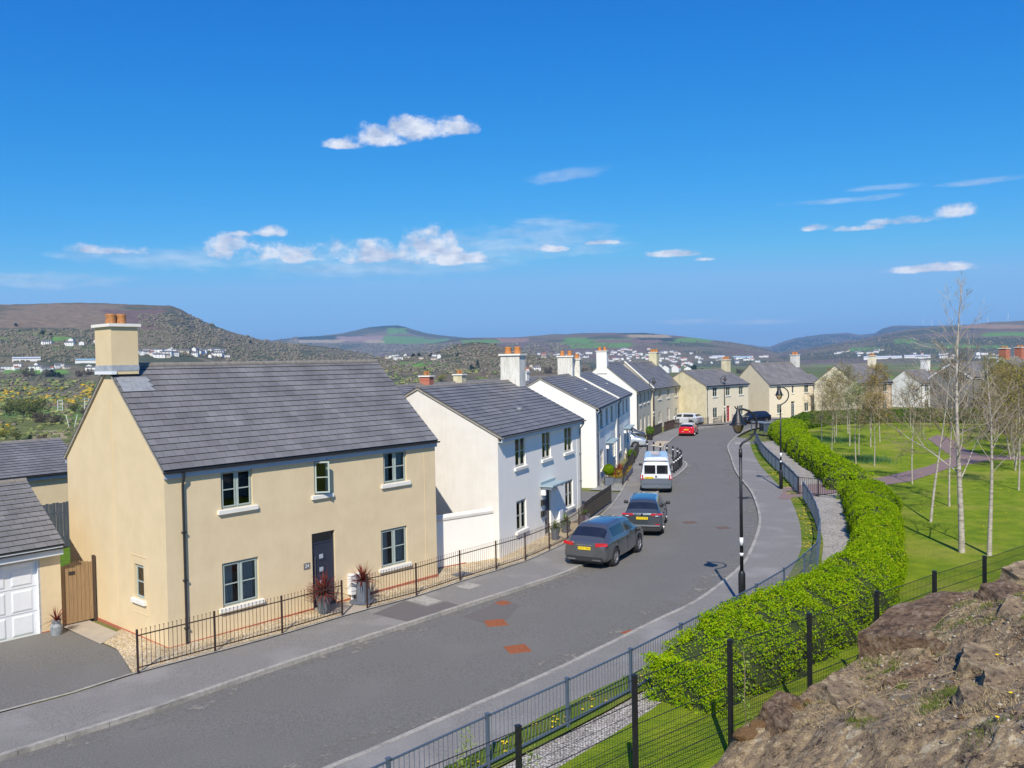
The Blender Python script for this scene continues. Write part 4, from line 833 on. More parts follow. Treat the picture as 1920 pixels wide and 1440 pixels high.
mb = MB(); mb.box(0, .5, 0, 1.6, -.3, 2.0); mb.build('wall', CREAM, sh); mb = MB(); mb.poly([(-.06, -.1, 2.0), (.62, -.1, 2.0), (.62, 1.7, 2.5), (-.06, 1.7, 2.5)]); mb.poly([(-.06, -.1, 1.94), (-.06, 1.7, 2.44), (.62, 1.7, 2.44), (.62, -.1, 1.94)]); mb.box(-.06, .62, -.1, -.06, 1.94, 2.0); mb.build('roof', PLINTH, sh)

# ---------------------------------------------------------------- surfaces of gardens, drives, park
def poly_h1(name, ab, h, m): return sheet(name, [tuple(loc(H1, a, b).to_2d()) for a, b in ab], h, m)
def back_of(y): return None
sheet('driveway', [(-19, 13.1), (-11.7, 19.16), (-9.75, 21.4), tuple(loc(H1, -.95, 1.0).to_2d()), tuple(loc(H1, -1.08, 4.4).to_2d()), tuple(loc(H1, -5.4, 4.4).to_2d()), tuple(loc(H1, -12, 4.4).to_2d()), (-30, 18)], .112, ASPH)
gp = [tuple(p.to_2d()) for p in (loc(H1, -.95, 1.05), loc(H1, -.95, 2.2), loc(H1, 0, 2.9), loc(H1, 0, 0), loc(H1, 10.22, 0))]
fr = [(p.x, p.y) for p in pavLb if -9.75 < p.x < 3.2 and p.y > 21.35]
hh2 = [tuple(loc(H2, 0, 0).to_2d()), tuple(loc(H2, 9.78, 0).to_2d())]
sheet('gravel', fr+hh2[::-1]+gp[::-1], .122, GRAV, kind='structure')
sheet('gravel', [tuple(v.to_2d()) for v in (loc(H1, 10.2, -.3), loc(H1, 10.24, 1.3), loc(H2, 0, .25), loc(H2, .5, -.3), loc(H2, -.2, -1.2))], .118, GRAV)
sheet('slab_path', [tuple(loc(H1, a, b).to_2d()) for a, b in ((-1.05, 1.9), (-.25, 2.5), (-.25, 4.9), (-1.05, 4.9))], .127, SLAB)
a, b = Vector((-5.25, 26.3)), Vector((-4.65, 27.0)); p, q = loc(H1, 4.7, -.13).to_2d(), loc(H1, 5.9, -.13).to_2d()
sheet('slab_path', [tuple(a), tuple(b), tuple(q), tuple(p)], .131, SLAB)
sheet('yard_lawn', [tuple(loc(H1, a, b).to_2d()) for a, b in ((-6, 10.2), (-6, 17), (8, 17), (8, 6.6), (-1.0, 6.6), (-1.0, 10.2))], .135, YARD)
# drive between second house and the white pair, stone beds, drive beyond the pair, forecourts
sheet('driveway', [(3.5, 41.2), (5.1, 46), (6.4, 51.2), (-3, 55), (-8, 47), (-1, 42.5)], .125, ASPH)
sheet('grey_gravel', [(6.6, 51.9), (7.2, 55.2), tuple(loc(H3, 2.2, -.02).to_2d()), tuple(loc(H3, 0, -.02).to_2d()), (4.6, 52.6)], .129, GGRAV)
sheet('driveway', [(11.2, 75.8), (14.2, 89), tuple(loc(H4a, 0, 4).to_2d()), (-2, 100), (1, 78), (9.5, 76.2)], .127, ASPH)
sheet('forecourt', [(19.8, 104), (23.2, 108.4), (28.4, 111.4), (33, 115.9), (40, 121.3), (37, 123), (33, 119), (25.2, 111.4), (20, 117), (16, 110), (20, 106)], .13, PAVE)
# patches and tactile slabs on the pavement and road
sheet('pavement_patch', [(-4.46, 26.43), (-3.23, 25.5), (-1.78, 27.17), (-2.30, 27.72), (-2.85, 27.1), (-3.66, 27.86)], .106, DASPH)
sheet('concrete_slab', [(-3.62, 27.92), (-2.88, 27.22), (-2.42, 27.74), (-3.1, 28.5)], .108, KERB)
sheet('concrete_slab', [(-2.1, 29.6), (-1.6, 29.15), (-1.2, 29.7), (-1.7, 30.2)], .108, KERB)
sheet('tactile_slab', [(14.0, 79.9), (15.0, 84), (16.0, 86.6), (14.7, 86.9), (13.2, 82)], .109, BUFFT)
sheet('concrete_slab', [(21.3, 81.6), (22.7, 81.2), (23.3, 83.6), (21.9, 84.1)], .108, KERB)
sheet('pavement_patch', [(22.9, 81.3), (24.3, 84.0), (24.9, 86.0), (23.4, 84.4)], .109, DASPH)
sheet('road_patch', [(-1.66, 26.3), (-.72, 25.3), (-.25, 26.0), (.12, 27.5), (-.55, 28.2), (-.9, 27.4)], .004, DASPH)
for i, (x, y, s, rz) in enumerate([(-.62, 25.55, .62, .25), (.02, 23.12, .62, .3), (-.42, 27.75, .42, .7), (3.28, 24.35, .40, .62), (9.84, 40.05, .55, .2), (8.6, 41.6, .6, .2)]):
    t = empty('manhole_cover', (x, y, G(x, y)), rz, ['rusty square manhole cover touching the dark patch in the road', 'rusty square manhole cover alone in mid road', 'small rusty drain cover by the kerb, nearest the front gate', 'small rusty drain cover beside the far-side kerb', 'faded brick-red cover in the road beside the lamp post', 'faded brick-red cover in the road nearest the blue car'][i], 'manhole cover')
    mb = MB(); h = s/2; fm = RUST if i < 4 else mat('faded_cover', (.17, .105, .085), (.13, .1, .09), 12, .9)
    mb.box(-h, h, -h, -h+.05, -.02, .014); mb.box(-h, h, h-.05, h, -.02, .014); mb.box(-h, -h+.05, -h+.05, h-.05, -.02, .014); mb.box(h-.05, h, -h+.05, h-.05, -.02, .014); mb.build('frame', fm, t)
    mb = MB(); mb.box(-h+.055, h-.055, -h+.055, h-.055, -.02, .006)
    n = 7
    for a in range(n):
        for b in range(n):
            c = -h+.055+(s-.11)*(a+.5)/n; d = -h+.055+(s-.11)*(b+.5)/n; mb.box(c-.02, c+.02, d-.02, d+.02, .006, .012)
    mb.build('lid', fm, t)
t = empty('gully_grate', (13.35, 49.0, G(13, 49)), .25, 'dark iron gully grate in the road against the far-side kerb', 'drain grate')
mb = MB(); [mb.box(-.35, .35, -.3+.1*k, -.25+.1*k, -.01, .012) for k in range(7)]; mb.build('grate_bars', DMETAL, t)
t = empty('gravel_cover', (-1.95, 31.25, G(0, 31)+.122), .85, 'grey square cover lying in the yellow gravel by the white garden wall', 'manhole cover')
mb = MB(); mb.box(-.32, .32, -.3, .3, 0, .02); mb.build('lid', mat('grey_lid', (.12, .12, .13), (.16, .16, .17), 10, .8), t)

FA = dense([(23.9, 84.0), (23.09, 80.46), (21.04, 72.15), (19.6, 65.13), (18.55, 59.51), (17.39, 53.37), (16.55, 49.5)])
FB = dense([(16.09, 47.28), (15.13, 43.34), (13.88, 38.9), (12.81, 35.6), (12.05, 33.66), (11.1, 31.14), (10.4, 29.9), (9.01, 27.7), (7.39, 25.48), (5.2, 22.7), (3.08, 20.08), (1.93, 18.71), (-.01, 16.58), (-1.93, 14.45), (-5, 11), (-10, 5)])
fence_line = [p for p in reversed(FB)]+[p for p in reversed(FA)]
off = lambda P, d: [p+Vector(((P[min(i+1, len(P)-1)]-P[max(i-1, 0)]).y, -(P[min(i+1, len(P)-1)]-P[max(i-1, 0)]).x)).normalized()*d for i, p in enumerate(P)]
band('grass_verge', [p for p in pavRb if p.y > 4], off(fence_line, .12), .108, VERGEM)
GR = dense([(-8, 3.5), (-3.2, 11.5), (.6, 15.8), (3.0, 18.7), (5.0, 21.5), (7.2, 23.6), (10.5, 27.2), (13, 31), (14.6, 35.5), (16.6, 39.5), (18.6, 44.5), (20, 49), (20.6, 54), (22, 62), (24.6, 74), (27.5, 86)])
band('gravel_path', off(fence_line, .12), GR, .07, WGRAV)
sheet('red_path', [(16.0, 50.5), (16.6, 52.4), (24.0, 55.9), (29.8, 61.4), (34.8, 67.4), (37.2, 74.0), (41.0, 84.2), (44.0, 88.3), (43.5, 84.8), (38.9, 73), (37.6, 68.4), (47, 65), (60, 58.2), (60, 56), (46.5, 62.8), (36.5, 64.9), (31.0, 60.4), (25.2, 54.0), (17.0, 48.6), (15.9, 48.4), (15.3, 47.4), (14.9, 48.0)], .113, REDP)
lawn = [(p.x, p.y) for p in GR]+[(31, 98), (38, 108), (46, 111), (56, 107), (75, 92), (90, 70), (80, 30), (50, 5), (10, -12), (-10, -10)]
sheet('lawn', lawn, .085, LAWN)
sheet('far_grass', [(66, 104), (90, 90), (130, 150), (60, 175), (45, 150), (80, 140)], .08, EARTH)

# ---------------------------------------------------------------- railings and fences
def ground_z(p, h=.1): return G(p.x, p.y)+h
def railing(pts, label, name='railing', H=1.05, gap=.115, bar=.011, post=.045, m=DMETAL, pm=None, rails=(.12, .88), spikes=True, group=None, base=.12, cap=False, flat=False, cat='railing'):
    """one run of metal railing: a post at each given point, a bay of rails and bars between each two"""
    pts = [Vector(p).to_2d() for p in pts]; o0 = pts[0]; root = empty(name, (o0.x, o0.y, 0), 0, label, cat, group); pm = pm or m
    L = lambda p, z: (p.x-o0.x, p.y-o0.y, ground_z(p, base)+z)
    for k, p in enumerate(pts):
        q = pts[min(k+1, len(pts)-1)]-pts[max(k-1, 0)]; an = math.atan2(q.y, q.x); mb = MB(); c = L(p, 0)
        M = Matrix.Translation(c) @ Matrix.Rotation(an, 4, 'Z'); mb.box(-post/2, post/2, -post/2, post/2, -.25, H+.03, 0, M)
        if cap: mb.box(-post*.7, post*.7, -post*.7, post*.7, H+.031, H+.06, 0, M)
        mb.build('post', pm, root)
    for p, q in zip(pts, pts[1:]):
        mb = MB(); n = max(2, round((q-p).length/gap))
        for r in rails: mb.bar(L(p, H*r), L(q, H*r), .012 if not flat else .045, .03 if not flat else .03)
        if flat: mb.bar(L(p, H-.0), L(q, H-.0), .035, .03)
        for i in range(1, n):
            t = p.lerp(q, i/n); z1 = H if spikes else H*rails[-1]
            a = L(t, H*rails[0]-.03); b = L(t, z1 if not flat else H-.02); w = bar; mb.box(a[0]-w/2, a[0]+w/2, a[1]-w/2, a[1]+w/2, a[2], b[2])
            if spikes: mb.box(a[0]-w, a[0]+w, a[1]-w, a[1]+w, b[2], b[2]+.022)
        mb.build('bay', m, root)
    return root
railing([(-9.62, 21.45), (-8.2, 23.0), (-6.78, 24.5), (-5.38, 26.2)], 'low brown-black railing from the driveway to the front gate opening', m=BROWNM, H=1.08)
railing([(-4.73, 26.95), (-3.33, 28.4), (-1.98, 30.3), (-.72, 31.9), (.4, 33.38), (1.43, 35.3), (2.3, 37.0), (2.95, 38.9), (3.3, 40.1)], 'low brown-black railing running uphill past the white garden wall', m=BROWNM, H=1.08)
railing([(3.35, 41.0), (4.01, 43.2), (4.75, 45.4), (5.41, 47.4)], 'dark railing beside the drive of the grey-white house', m=DMETAL, H=1.0, gap=.07, bar=.03, spikes=False, flat=True)
railing([(6.97, 54.31), (7.5, 57.2), (8.3, 60.9), (8.9, 64), (9.6, 67.6), (10.3, 71), (11.0, 74.6)], 'long dark close-barred railing in front of the white pair', m=DMETAL, H=1.05, gap=.07, bar=.032, spikes=False, flat=True)
railing([(14.37, 89.61), (15.2, 92.4), (16.1, 95.1), (17.1, 97.8)], 'dark railing in front of the nearer buff house', m=DMETAL, H=1.1, gap=.09, bar=.03, spikes=False, flat=True)
railing([(17.6, 99.0), (18.6, 101.6), (19.6, 103.8), (20.6, 105.4)], 'brownish railing in front of the farther buff house', m=BROWNM, H=1.1, gap=.10, bar=.024, spikes=False, flat=True)
railing([(22.4, 108.3), (24.2, 109.5), (25.3, 110.1)], 'short dark railing beside the silver car', m=DMETAL, H=1.0, gap=.10, bar=.02, spikes=False)
railing([(26.4, 111.8), (27.8, 113.2)], 'short dark railing below the window beside the red door', m=BROWNM, H=1.0, gap=.11, bar=.018, spikes=False)
railing([(29.8, 115.3), (31.2, 116.7)], 'short railing beyond the red door', m=BROWNM, H=1.0, gap=.11, bar=.018, spikes=False)
def every(P, d):
    L = sum((b-a).length for a, b in zip(P, P[1:])); return resample(P, max(2, round(L/d)+1))
railing(every(FA, 2.4), 'blue-grey flat-topped railing along the far pavement, beyond the gate', m=BMETAL, H=1.0, gap=.115, bar=.011, spikes=False, flat=True, rails=(.1,), post=.06, base=.1, cap=True)
railing(every(FB, 2.4), 'blue-grey flat-topped railing along the near pavement, below the hedge', m=BMETAL, H=1.0, gap=.115, bar=.011, spikes=False, flat=True, rails=(.1,), post=.06, base=.1, cap=True)
railing([(16.55, 49.4), (17.4, 48.6), (18.3, 48.0)], 'dark side railing of the gate opening in front of the hedge', m=DMETAL, H=1.0, gap=.12, bar=.016, spikes=False, flat=True, rails=(.1,), post=.07, base=.1)
# black welded-mesh fence at the foot of the rocky bank
tops = [1.95, 2.1, 2.25, 2.46, 2.55, 2.58, 2.61, 2.66, 2.65, 2.68, 2.7, 2.72]
mf = empty('mesh_fence', (0, 13.1, 0), 0, 'black welded-mesh fence with square posts below the rocky bank', 'fence')
pt = [Vector((2.02*i, 1.466*i)) for i in range(-2, 10)]
for k, p in enumerate(pt):
    mb = MB(); M = Matrix.Translation((p.x, p.y, 0)) @ Matrix.Rotation(.627, 4, 'Z'); mb.box(-.038, .038, -.038, .038, -.2, tops[k]+.06, 0, M); mb.box(-.044, .044, -.044, .044, tops[k]+.061, tops[k]+.08, 0, M); mb.build('post', ANTH, mf)
for k in range(len(pt)-1):
    mb = MB(); p, q = pt[k], pt[k+1]; z0, z1 = tops[k], tops[k+1]
    for h in np.arange(0, 1.95, .2):
        w = .011 if h % .4 < .01 or h == 0 else .006; mb.bar((p.x, p.y, z0-h), (q.x, q.y, z1-h), w, w)
    n = 42
    for i in range(1, n):
        t = p.lerp(q, i/n); z = z0+(z1-z0)*i/n; mb.box(t.x-.0023, t.x+.0023, t.y-.0023, t.y+.0023, z-1.9, z)
    mb.build('mesh_panel', ANTH, mf)
# timber fence and gate behind the first house
tf = empty('timber_fence', loc(H1, -6, 17.05), H1[3], 'blue-grey weathered timber fence at the back of the small lawn', 'fence')
mb = MB()
for i in range(100): x = i*.14; mb.box(x, x+.125, 0, .02+.012*(i % 2), 0, 2.0+random.uniform(-.02, .02))
mb.box(0, 14, .035, .07, .4, .48); mb.box(0, 14, .035, .07, 1.5, 1.58); mb.build('boards', DWOOD, tf)
tg = empty('timber_gate', loc(H1, -1.08, 4.55), H1[3], 'brown boarded timber gate between garage and cream house', 'gate')
mb = MB()
for i in range(8): x = .02+i*.118; mb.box(x, x+.11, .0, .025, .14, 2.02-.1*abs(i-3.5)/3.5)
mb.build('boards', WOOD, tg); mb = MB(); mb.box(.97, 1.04, -.02, .07, .0, 2.1); mb.box(-.06, .015, -.02, .07, 0, 2.1); mb.build('gate_post', mat('dark_timber', (.06, .04, .03), (.09, .06, .04), 8, .9), tg)
mb = MB(); mb.box(.25, .43, -.014, -.001, 1.62, 1.72); mb.build('sign_plate', DMETAL, tg)

# ---------------------------------------------------------------- lamp posts
LANT = glass_mat('lantern_glass', (.75, .66, .48), .1)
def lamp_post(x, y, mirror, label, rz=0):
    t = empty('lamp_post', (x, y, G(x, y)+.1), rz, label, 'lamp post', 'swan-necked lamp posts along the street'); s = -1 if mirror else 1
    mb = MB(); mb.lathe([(.11, -.1), (.11, 1.05), (.085, 1.12), (.07, 1.16)], 14); mb.lathe([(.056, 1.16), (.05, 3.2), (.045, 4.95)], 12); mb.lathe([(.055, 4.7), (.055, 4.95)], 12); mb.build('pole', ANTH, t, True)
    P = [(0, 0, 4.93), (0, 0, 5.05), (.05, 0, 5.13), (.17, 0, 5.2), (.3, 0, 5.28), (.42, 0, 5.42), (.5, 0, 5.6), (.51, 0, 5.82), (.43, 0, 6.0), (.28, 0, 6.13), (.1, 0, 6.19), (-.05, 0, 6.18), (-.13, 0, 6.22), (-.17, 0, 6.29)]
    mb = MB(); mb.tube([(s*a, b, c) for a, b, c in P], [.035]*11+[.028, .022, .014], 8); mb.build('swan_neck', ANTH, t, True)
    mb = MB(); o = (s*-.07, 0, 0); mb.lathe([(.02, 6.3), (.03, 6.2), (.05, 6.16), (.07, 6.08), (.11, 6.02), (.15, 5.92), (.185, 5.82), (.205, 5.76), (.27, 5.72), (.27, 5.70), (.18, 5.705)][::-1], 20, 0, o); mb.build('lamp_hood', ANTH, t, True)
    mb = MB(); mb.lathe([(.02, 5.43), (.08, 5.46), (.13, 5.53), (.17, 5.63), (.19, 5.70)], 16, 0, o, False); mb.build('lamp_lens', LANT, t, True)
    mb = MB(); mb.lathe([(.0585, 1.95), (.058, 2.2)], 12); mb.lathe([(.0595, 1.62), (.059, 1.72)], 12); mb.build('label_band', WHITEP, t, True)
    return t
lamp_post(7.05, 26.4, False, 'black swan-necked lamp post standing nearest the camera on the hedge side')
lamp_post(16.28, 51.79, False, 'black swan-necked lamp post in the verge beside the gate opening')
lamp_post(17.1, 103.2, True, 'black swan-necked lamp post in front of the tall buff pair')
lamp_post(28.45, 114.2, True, 'black swan-necked lamp post beside the red front door')
# bollards round the kerb build-out
BP = [(11.9, 75.2), (12.25, 73.9), (12.6, 72.6), (12.9, 71.2), (13.15, 69.8), (13.25, 68.4), (13.2, 67.0), (13.05, 65.8), (12.8, 64.7), (12.5, 63.6), (12.15, 62.5), (11.8, 61.5), (11.45, 60.5)]
proto = None
for k, (x, y) in enumerate(BP):
    if proto is None:
        proto = empty('bollard', (0, 0, 0), 0, 'black bollard with white band, one of the curved row round the kerb build-out behind the white van', 'bollard', 'bollards round the kerb build-out')
        proto['label'] = 'black bollard with pale band in the curved row beyond the white van'
        mb = MB(); mb.lathe([(.085, -.1), (.085, .12), (.07, .16), (.068, .9), (.085, .93), (.085, .98), (.06, 1.05), (.02, 1.08)], 12); mb.build('shaft', ANTH, proto, True)
        mb = MB(); mb.lathe([(.0705, .72), (.0705, .82)], 12); mb.build('reflector_band', WHITEP, proto, True); km = kid_map(proto); b = proto
    else: b = copy_tree(proto, km)
    b.location = (x-.05, y, G(x, y)+.1)
# bus-shelter-like box at the far end of the railing
t = empty('bin_store', (27.9, 95.4, G(28, 95)+.1), .35, 'low grey roofed bin store at the end of the hedge and far railing', 'bin store')
mb = MB(); mb.box(-.62, .62, -1.25, 1.25, 1.12, 1.2); mb.build('roof', mat('store_roof', (.16, .20, .25), (.2, .24, .29), 5, .5), t)
for (x, y) in ((-.55, -1.15), (.55, -1.15), (-.55, 1.15), (.55, 1.15)): mb = MB(); mb.box(x-.04, x+.04, y-.04, y+.04, 0, 1.12); mb.build('post', BMETAL, t)
for k, (x0, x1, y0, y1) in enumerate(((.52, .55, -1.1, 1.1), (-.5, .5, -1.15, -1.12))):
    mb = MB()
    for q in range(12):
        a = q/12; xa = x0+(x1-x0)*a if k else x0; ya = y0+(y1-y0)*a if not k else y0; mb.box(xa, xa+(.03 if not k else .06), ya, ya+(.13 if not k else .03), .1, 1.08)
    mb.build('slatted_side', BMETAL, t)

# ---------------------------------------------------------------- cars
def paint(name, c, rough=.28, metal=.5, flake=None):
    m = mat(name, c, flake or tuple(min(1, x*1.12) for x in c), 90, rough, metal=metal, coat=1.0, spec=.5); return m
CGLASS = mat('car_glass', (.012, .014, .018), (.02, .022, .026), 3, .04, spec=.9, coat=.3)
TYRE = mat('tyre_rubber', (.018, .018, .019), (.03, .03, .03), 20, .85)
ALLOY = mat('alloy_rim', (.42, .42, .44), (.5, .5, .52), 12, .3, metal=.8)
DALLOY = mat('dark_alloy', (.10, .10, .11), (.16, .16, .17), 12, .35, metal=.8)
REDL = mat('red_lens', (.42, .008, .012), (.55, .015, .02), 30, .12, coat=1)
CLEARL = mat('clear_lens', (.7, .72, .75), None, rough=.08, coat=1)
CHROME = mat('chrome_trim', (.75, .76, .78), None, rough=.12, metal=1)
TRIM = mat('black_trim', (.02, .02, .022), (.03, .03, .032), 20, .55)
YPL = mat('yellow_plate', (.85, .62, .01), (.8, .58, .01), 10, .35); PTX = mat('plate_text', (.012, .012, .012))
def car(name, label, x, y, heading, paint_m, prof, L, Wd, wr, axles, cat='car', plate=None, roof_m=None, lower_m=None, trim_h=.42, rim=ALLOY, z=.0, rails=False, front_plate=False, pillars=(), lights='suv', badge=True, split_rear=False, sunroof=False, group=None):
    """body lofted from stations (x from tail, half width, underside, shoulder height, top height, roof half width); wheel arches cut out"""
    root = empty(name, (x, y, G(x, y)+z), heading, label, cat, group)
    NS = len(prof); rows = []
    for (px_, w, zb, zs, zt, wt) in prof:
        zm = zb+(zs-zb)*.5
        half = [(0, zb), (w*.8, zb), (w*.97, zb+.07), (w*1.0, zb+(zs-zb)*.35), (w*1.0, zb+(zs-zb)*.72), (w*.965, zs), (w*.93+(wt-w*.93)*.12, zs+(zt-zs)*.10), (wt+(w*.93-wt)*.10, zs+(zt-zs)*.86), (wt*.90, zt-.012*(zt > zs+.2)), (wt*.5, zt+.008), (0, zt+.012)]
        rows.append([(px_, a, b) for a, b in half])
    nh = len(rows[0]); V = []; 
    for r in rows:
        V += [(p[0]-L/2, p[1], p[2]) for p in r]+[(p[0]-L/2, -p[1], p[2]) for p in r[1:-1]]
    n1 = 2*nh-2
    def vid(i, k): # k around the ring: 0..nh-1 left side up, then down right side
        k %= n1; return i*n1+(k if k < nh else nh+(n1-k)-1)
    F = []; MI = []
    for i in range(NS-1):
        xm = (prof[i][0]+prof[i+1][0])/2; gh = min(prof[i][4]-prof[i][3], prof[i+1][4]-prof[i+1][3]); ga = max(prof[i][4]-prof[i][3], prof[i+1][4]-prof[i+1][3])
        for k in range(n1):
            kk = k if k < nh-1 else n1-1-k; F.append([vid(i, k), vid(i, k+1), vid(i+1, k+1), vid(i+1, k)]); mi = 0
            if kk == 6 and gh > .28 and not any(abs(xm-p) < .045 for p in pillars) and any(a < xm < b for a, b in GLZ): mi = 1
            if kk in (7, 8, 9) and WSC[0] < xm < WSC[1]: mi = 3
            if kk in (7, 8, 9) and RWS[0] < xm < RWS[1]: mi = 2
            if kk in (6,) and (RWS[0] < xm < RWS[1]) and False: mi = 2
            if kk <= 2 and lower_m is not None: mi = 4
            if kk in (7, 8, 9) and mi == 0 and roof_m and gh > .25: mi = 5
            if two_tone and kk <= 3: mi = 4
            MI.append(mi)
    for i, flip in ((0, 1), (NS-1, 0)):
        for k in range(nh-1):
            q = [vid(i, k), vid(i, k+1), vid(i, n1-k-1), vid(i, n1-k)]; q = list(dict.fromkeys(q)); F.append(q[::-1] if flip else q); MI.append(4 if two_tone and k <= 3 else 0)
    me = bpy.data.meshes.new('body'); me.from_pydata(V, [], F); me.materials.append(paint_m); me.materials.append(CGLASS); me.materials.append(CGLASS); me.materials.append(CGLASS); me.materials.append(lower_m or TRIM); me.materials.append(roof_m or paint_m); me.materials.append(TRIM)
    me.polygons.foreach_set('material_index', MI); me.polygons.foreach_set('use_smooth', [True]*len(F)); me.update()
    tmp = bpy.data.objects.new('tmp', me); S.collection.objects.link(tmp); sd = tmp.modifiers.new('s', 'SUBSURF'); sd.levels = 2; sd.render_levels = 2
    cut = MB()
    for ax in axles:
        for s in (1, -1):
            n = 24; base = len(cut.v)
            for yy in (s*(Wd/2-.26), s*(Wd/2+.3)):
                for k in range(n): a = 2*math.pi*k/n; cut.v.append((ax-L/2+(wr+.055)*math.cos(a), yy, wr+(wr+.055)*math.sin(a)))
            for k in range(n): cut.f.append([base+k, base+(k+1) % n, base+n+(k+1) % n, base+n+k]); cut.m.append(0)
            cut.f.append([base+k for k in range(n)][::-1]); cut.m.append(0); cut.f.append([base+n+k for k in range(n)]); cut.m.append(0)
    cme = cut.mesh('cut', TRIM); bm = bmesh.new(); bm.from_mesh(cme); bmesh.ops.recalc_face_normals(bm, faces=bm.faces); bm.to_mesh(cme); bm.free()
    bm = bmesh.new(); bm.from_mesh(me); bmesh.ops.recalc_face_normals(bm, faces=bm.faces); bm.to_mesh(me); bm.free()
    cob = bpy.data.objects.new('cut', cme); S.collection.objects.link(cob); bo = tmp.modifiers.new('b', 'BOOLEAN'); bo.operation = 'DIFFERENCE'; bo.object = cob; bo.solver = 'EXACT'; bo.material_mode = 'TRANSFER'
    dg = C.evaluated_depsgraph_get(); res = bpy.data.meshes.new_from_object(tmp.evaluated_get(dg)); bpy.data.objects.remove(tmp); bpy.data.objects.remove(cob)
    mats_ = [m for m in res.materials]
    def slot_set(names):
        return {i for i, m in enumerate(mats_) if i in names}
    for pname, idx, off_ in (('body', {0, 6, 7, 8, 9}, 0), ('side_window', {1}, .004), ('rear_window', {2}, .004), ('windscreen', {3}, .004), ('lower_trim', {4}, 0), ('roof_panel', {5}, 0)):
        bm = bmesh.new(); bm.from_mesh(res); dele = [f for f in bm.faces if f.material_index not in idx]; bmesh.ops.delete(bm, geom=dele, context='FACES')
        if not bm.faces: bm.free(); continue
        m2 = bpy.data.meshes.new(pname); bm.to_mesh(m2); bm.free(); m2.materials.clear()
        mm = {'body': paint_m, 'side_window': CGLASS, 'rear_window': CGLASS, 'windscreen': CGLASS, 'lower_trim': lower_m or TRIM, 'roof_panel': roof_m or paint_m}[pname]
        m2.materials.append(mm); m2.polygons.foreach_set('material_index', [0]*len(m2.polygons)); o = bpy.data.objects.new(pname, m2); S.collection.objects.link(o); o.parent = root
    # dark wheel wells
    for ax in axles:
        for s in (1, -1):
            # wheel: tyre with rim and spokes
            w = MB(); prof_ = [(wr*.62, -.105), (wr*.9, -.115), (wr, -.085), (wr, .085), (wr*.9, .115), (wr*.62, .105)]; w.lathe(prof_, 28, 0, (0, 0, 0), False)
            wo = w.build('wheel', TYRE, root, True); wo.matrix_local = Matrix.Translation((ax-L/2, s*(Wd/2-.115), wr)) @ Matrix.Rotation(-s*math.pi/2, 4, 'X')
            rb = MB(); rb.lathe([(wr*.63, .02), (wr*.66, .10), (wr*.6, .104), (wr*.58, .04)], 24, 0, (0, 0, 0), False); rb.lathe([(wr*.6, -.02), (wr*.6, -.01)], 20)
            rim_o = rb
            for k in range(10 if rim is DALLOY else 5):
                nn_ = 10 if rim is DALLOY else 5; a = 2*math.pi*k/nn_; M = Matrix.Rotation(a, 4, 'Z'); rb.box(.02, wr*.62, -.03, .03, .06, .085, 0, M)
            rb.lathe([(.06, .05), (.06, .095), (.02, .1)], 12); ro = rb.build('rim', rim, wo, False)
            wl = MB(); wl.lathe([(wr+.05, -.14), (wr+.05, .06)], 24, 0, (0, 0, 0), False); wl.lathe([(wr+.05, -.14), (.01, -.14)], 24, 0, (0, 0, 0), False); lo = wl.build('wheel_arch', TRIM, root); lo.matrix_local = Matrix.Translation((ax-L/2, s*(Wd/2-.13), wr)) @ Matrix.Rotation(-s*math.pi/2, 4, 'X')
    # underside
    mb = MB(); mb.box(-L/2+.3, L/2-.3, -Wd/2+.3, Wd/2-.3, .17, .3); mb.build('underbody', TRIM, root)
    zsh = prof[len(prof)//2][3]
    for s in (1, -1):
        mb = MB(); ax = MIR; mb.lathe([(.01, -.09), (.07, -.07), (.09, 0), (.08, .07), (.02, .1)], 10); mo = mb.build('mirror', TRIM if not two_tone else TRIM, root, True); mo.location = (ax-L/2, s*(Wd/2+.09), zsh+.08); mo.scale = (.8, 1.25, .9)
        mb = MB(); mb.bar((ax-L/2, s*(Wd/2-.09), zsh+.02), (ax-L/2, s*(Wd/2+.06), zsh+.05), .05); mb.build('mirror_arm', TRIM, mo if False else root)
        for hx in HAN: mb = MB(); mb.box(hx-L/2-.09, hx-L/2+.09, s*(Wd/2+.004), s*(Wd/2+.03), zsh-.14, zsh-.11); mb.build('door_handle', paint_m, root)
        for hx in SEAMS: mb = MB(); mb.box(hx-L/2-.006, hx-L/2+.006, s*(Wd/2-.035), s*(Wd/2+.004), .45, zsh-.02); mb.build('door_seam', TRIM, root)
    xr = -L/2
    for b in EXTRA: b(root, L, Wd, xr)
    if plate:
        txt, px_, py_, pz, tilt = plate
        mb = MB(); mb.box(-.26, .26, -.055, .055, -.008, 0); p = mb.build('number_plate', YPL, root)
        M = Matrix.Translation((px_-L/2, py_, pz)) @ Matrix.Rotation(math.pi/2, 4, 'Z').inverted() @ Matrix.Rotation(math.pi/2-tilt, 4, 'X')
        p.matrix_local = M; text_mesh(txt, .105, PTX, 'plate_lettering', p, Matrix.Translation((0, 0, .002)), .0008, .0008)
    if rails:
        for s in (1, -1):
            mb = MB(); mb.tube([(L*a-L/2, s*rails, b) for a, b in ((.14, 1.53), (.18, 1.60), (.4, 1.645), (.6, 1.625), (.68, 1.55))], .02, 6); mb.build('roof_rail', CHROME, root)
    if sunroof:
        mb = MB(); mb.box(*sunroof); mb.build('sunroof', CGLASS, root, False)
    return root
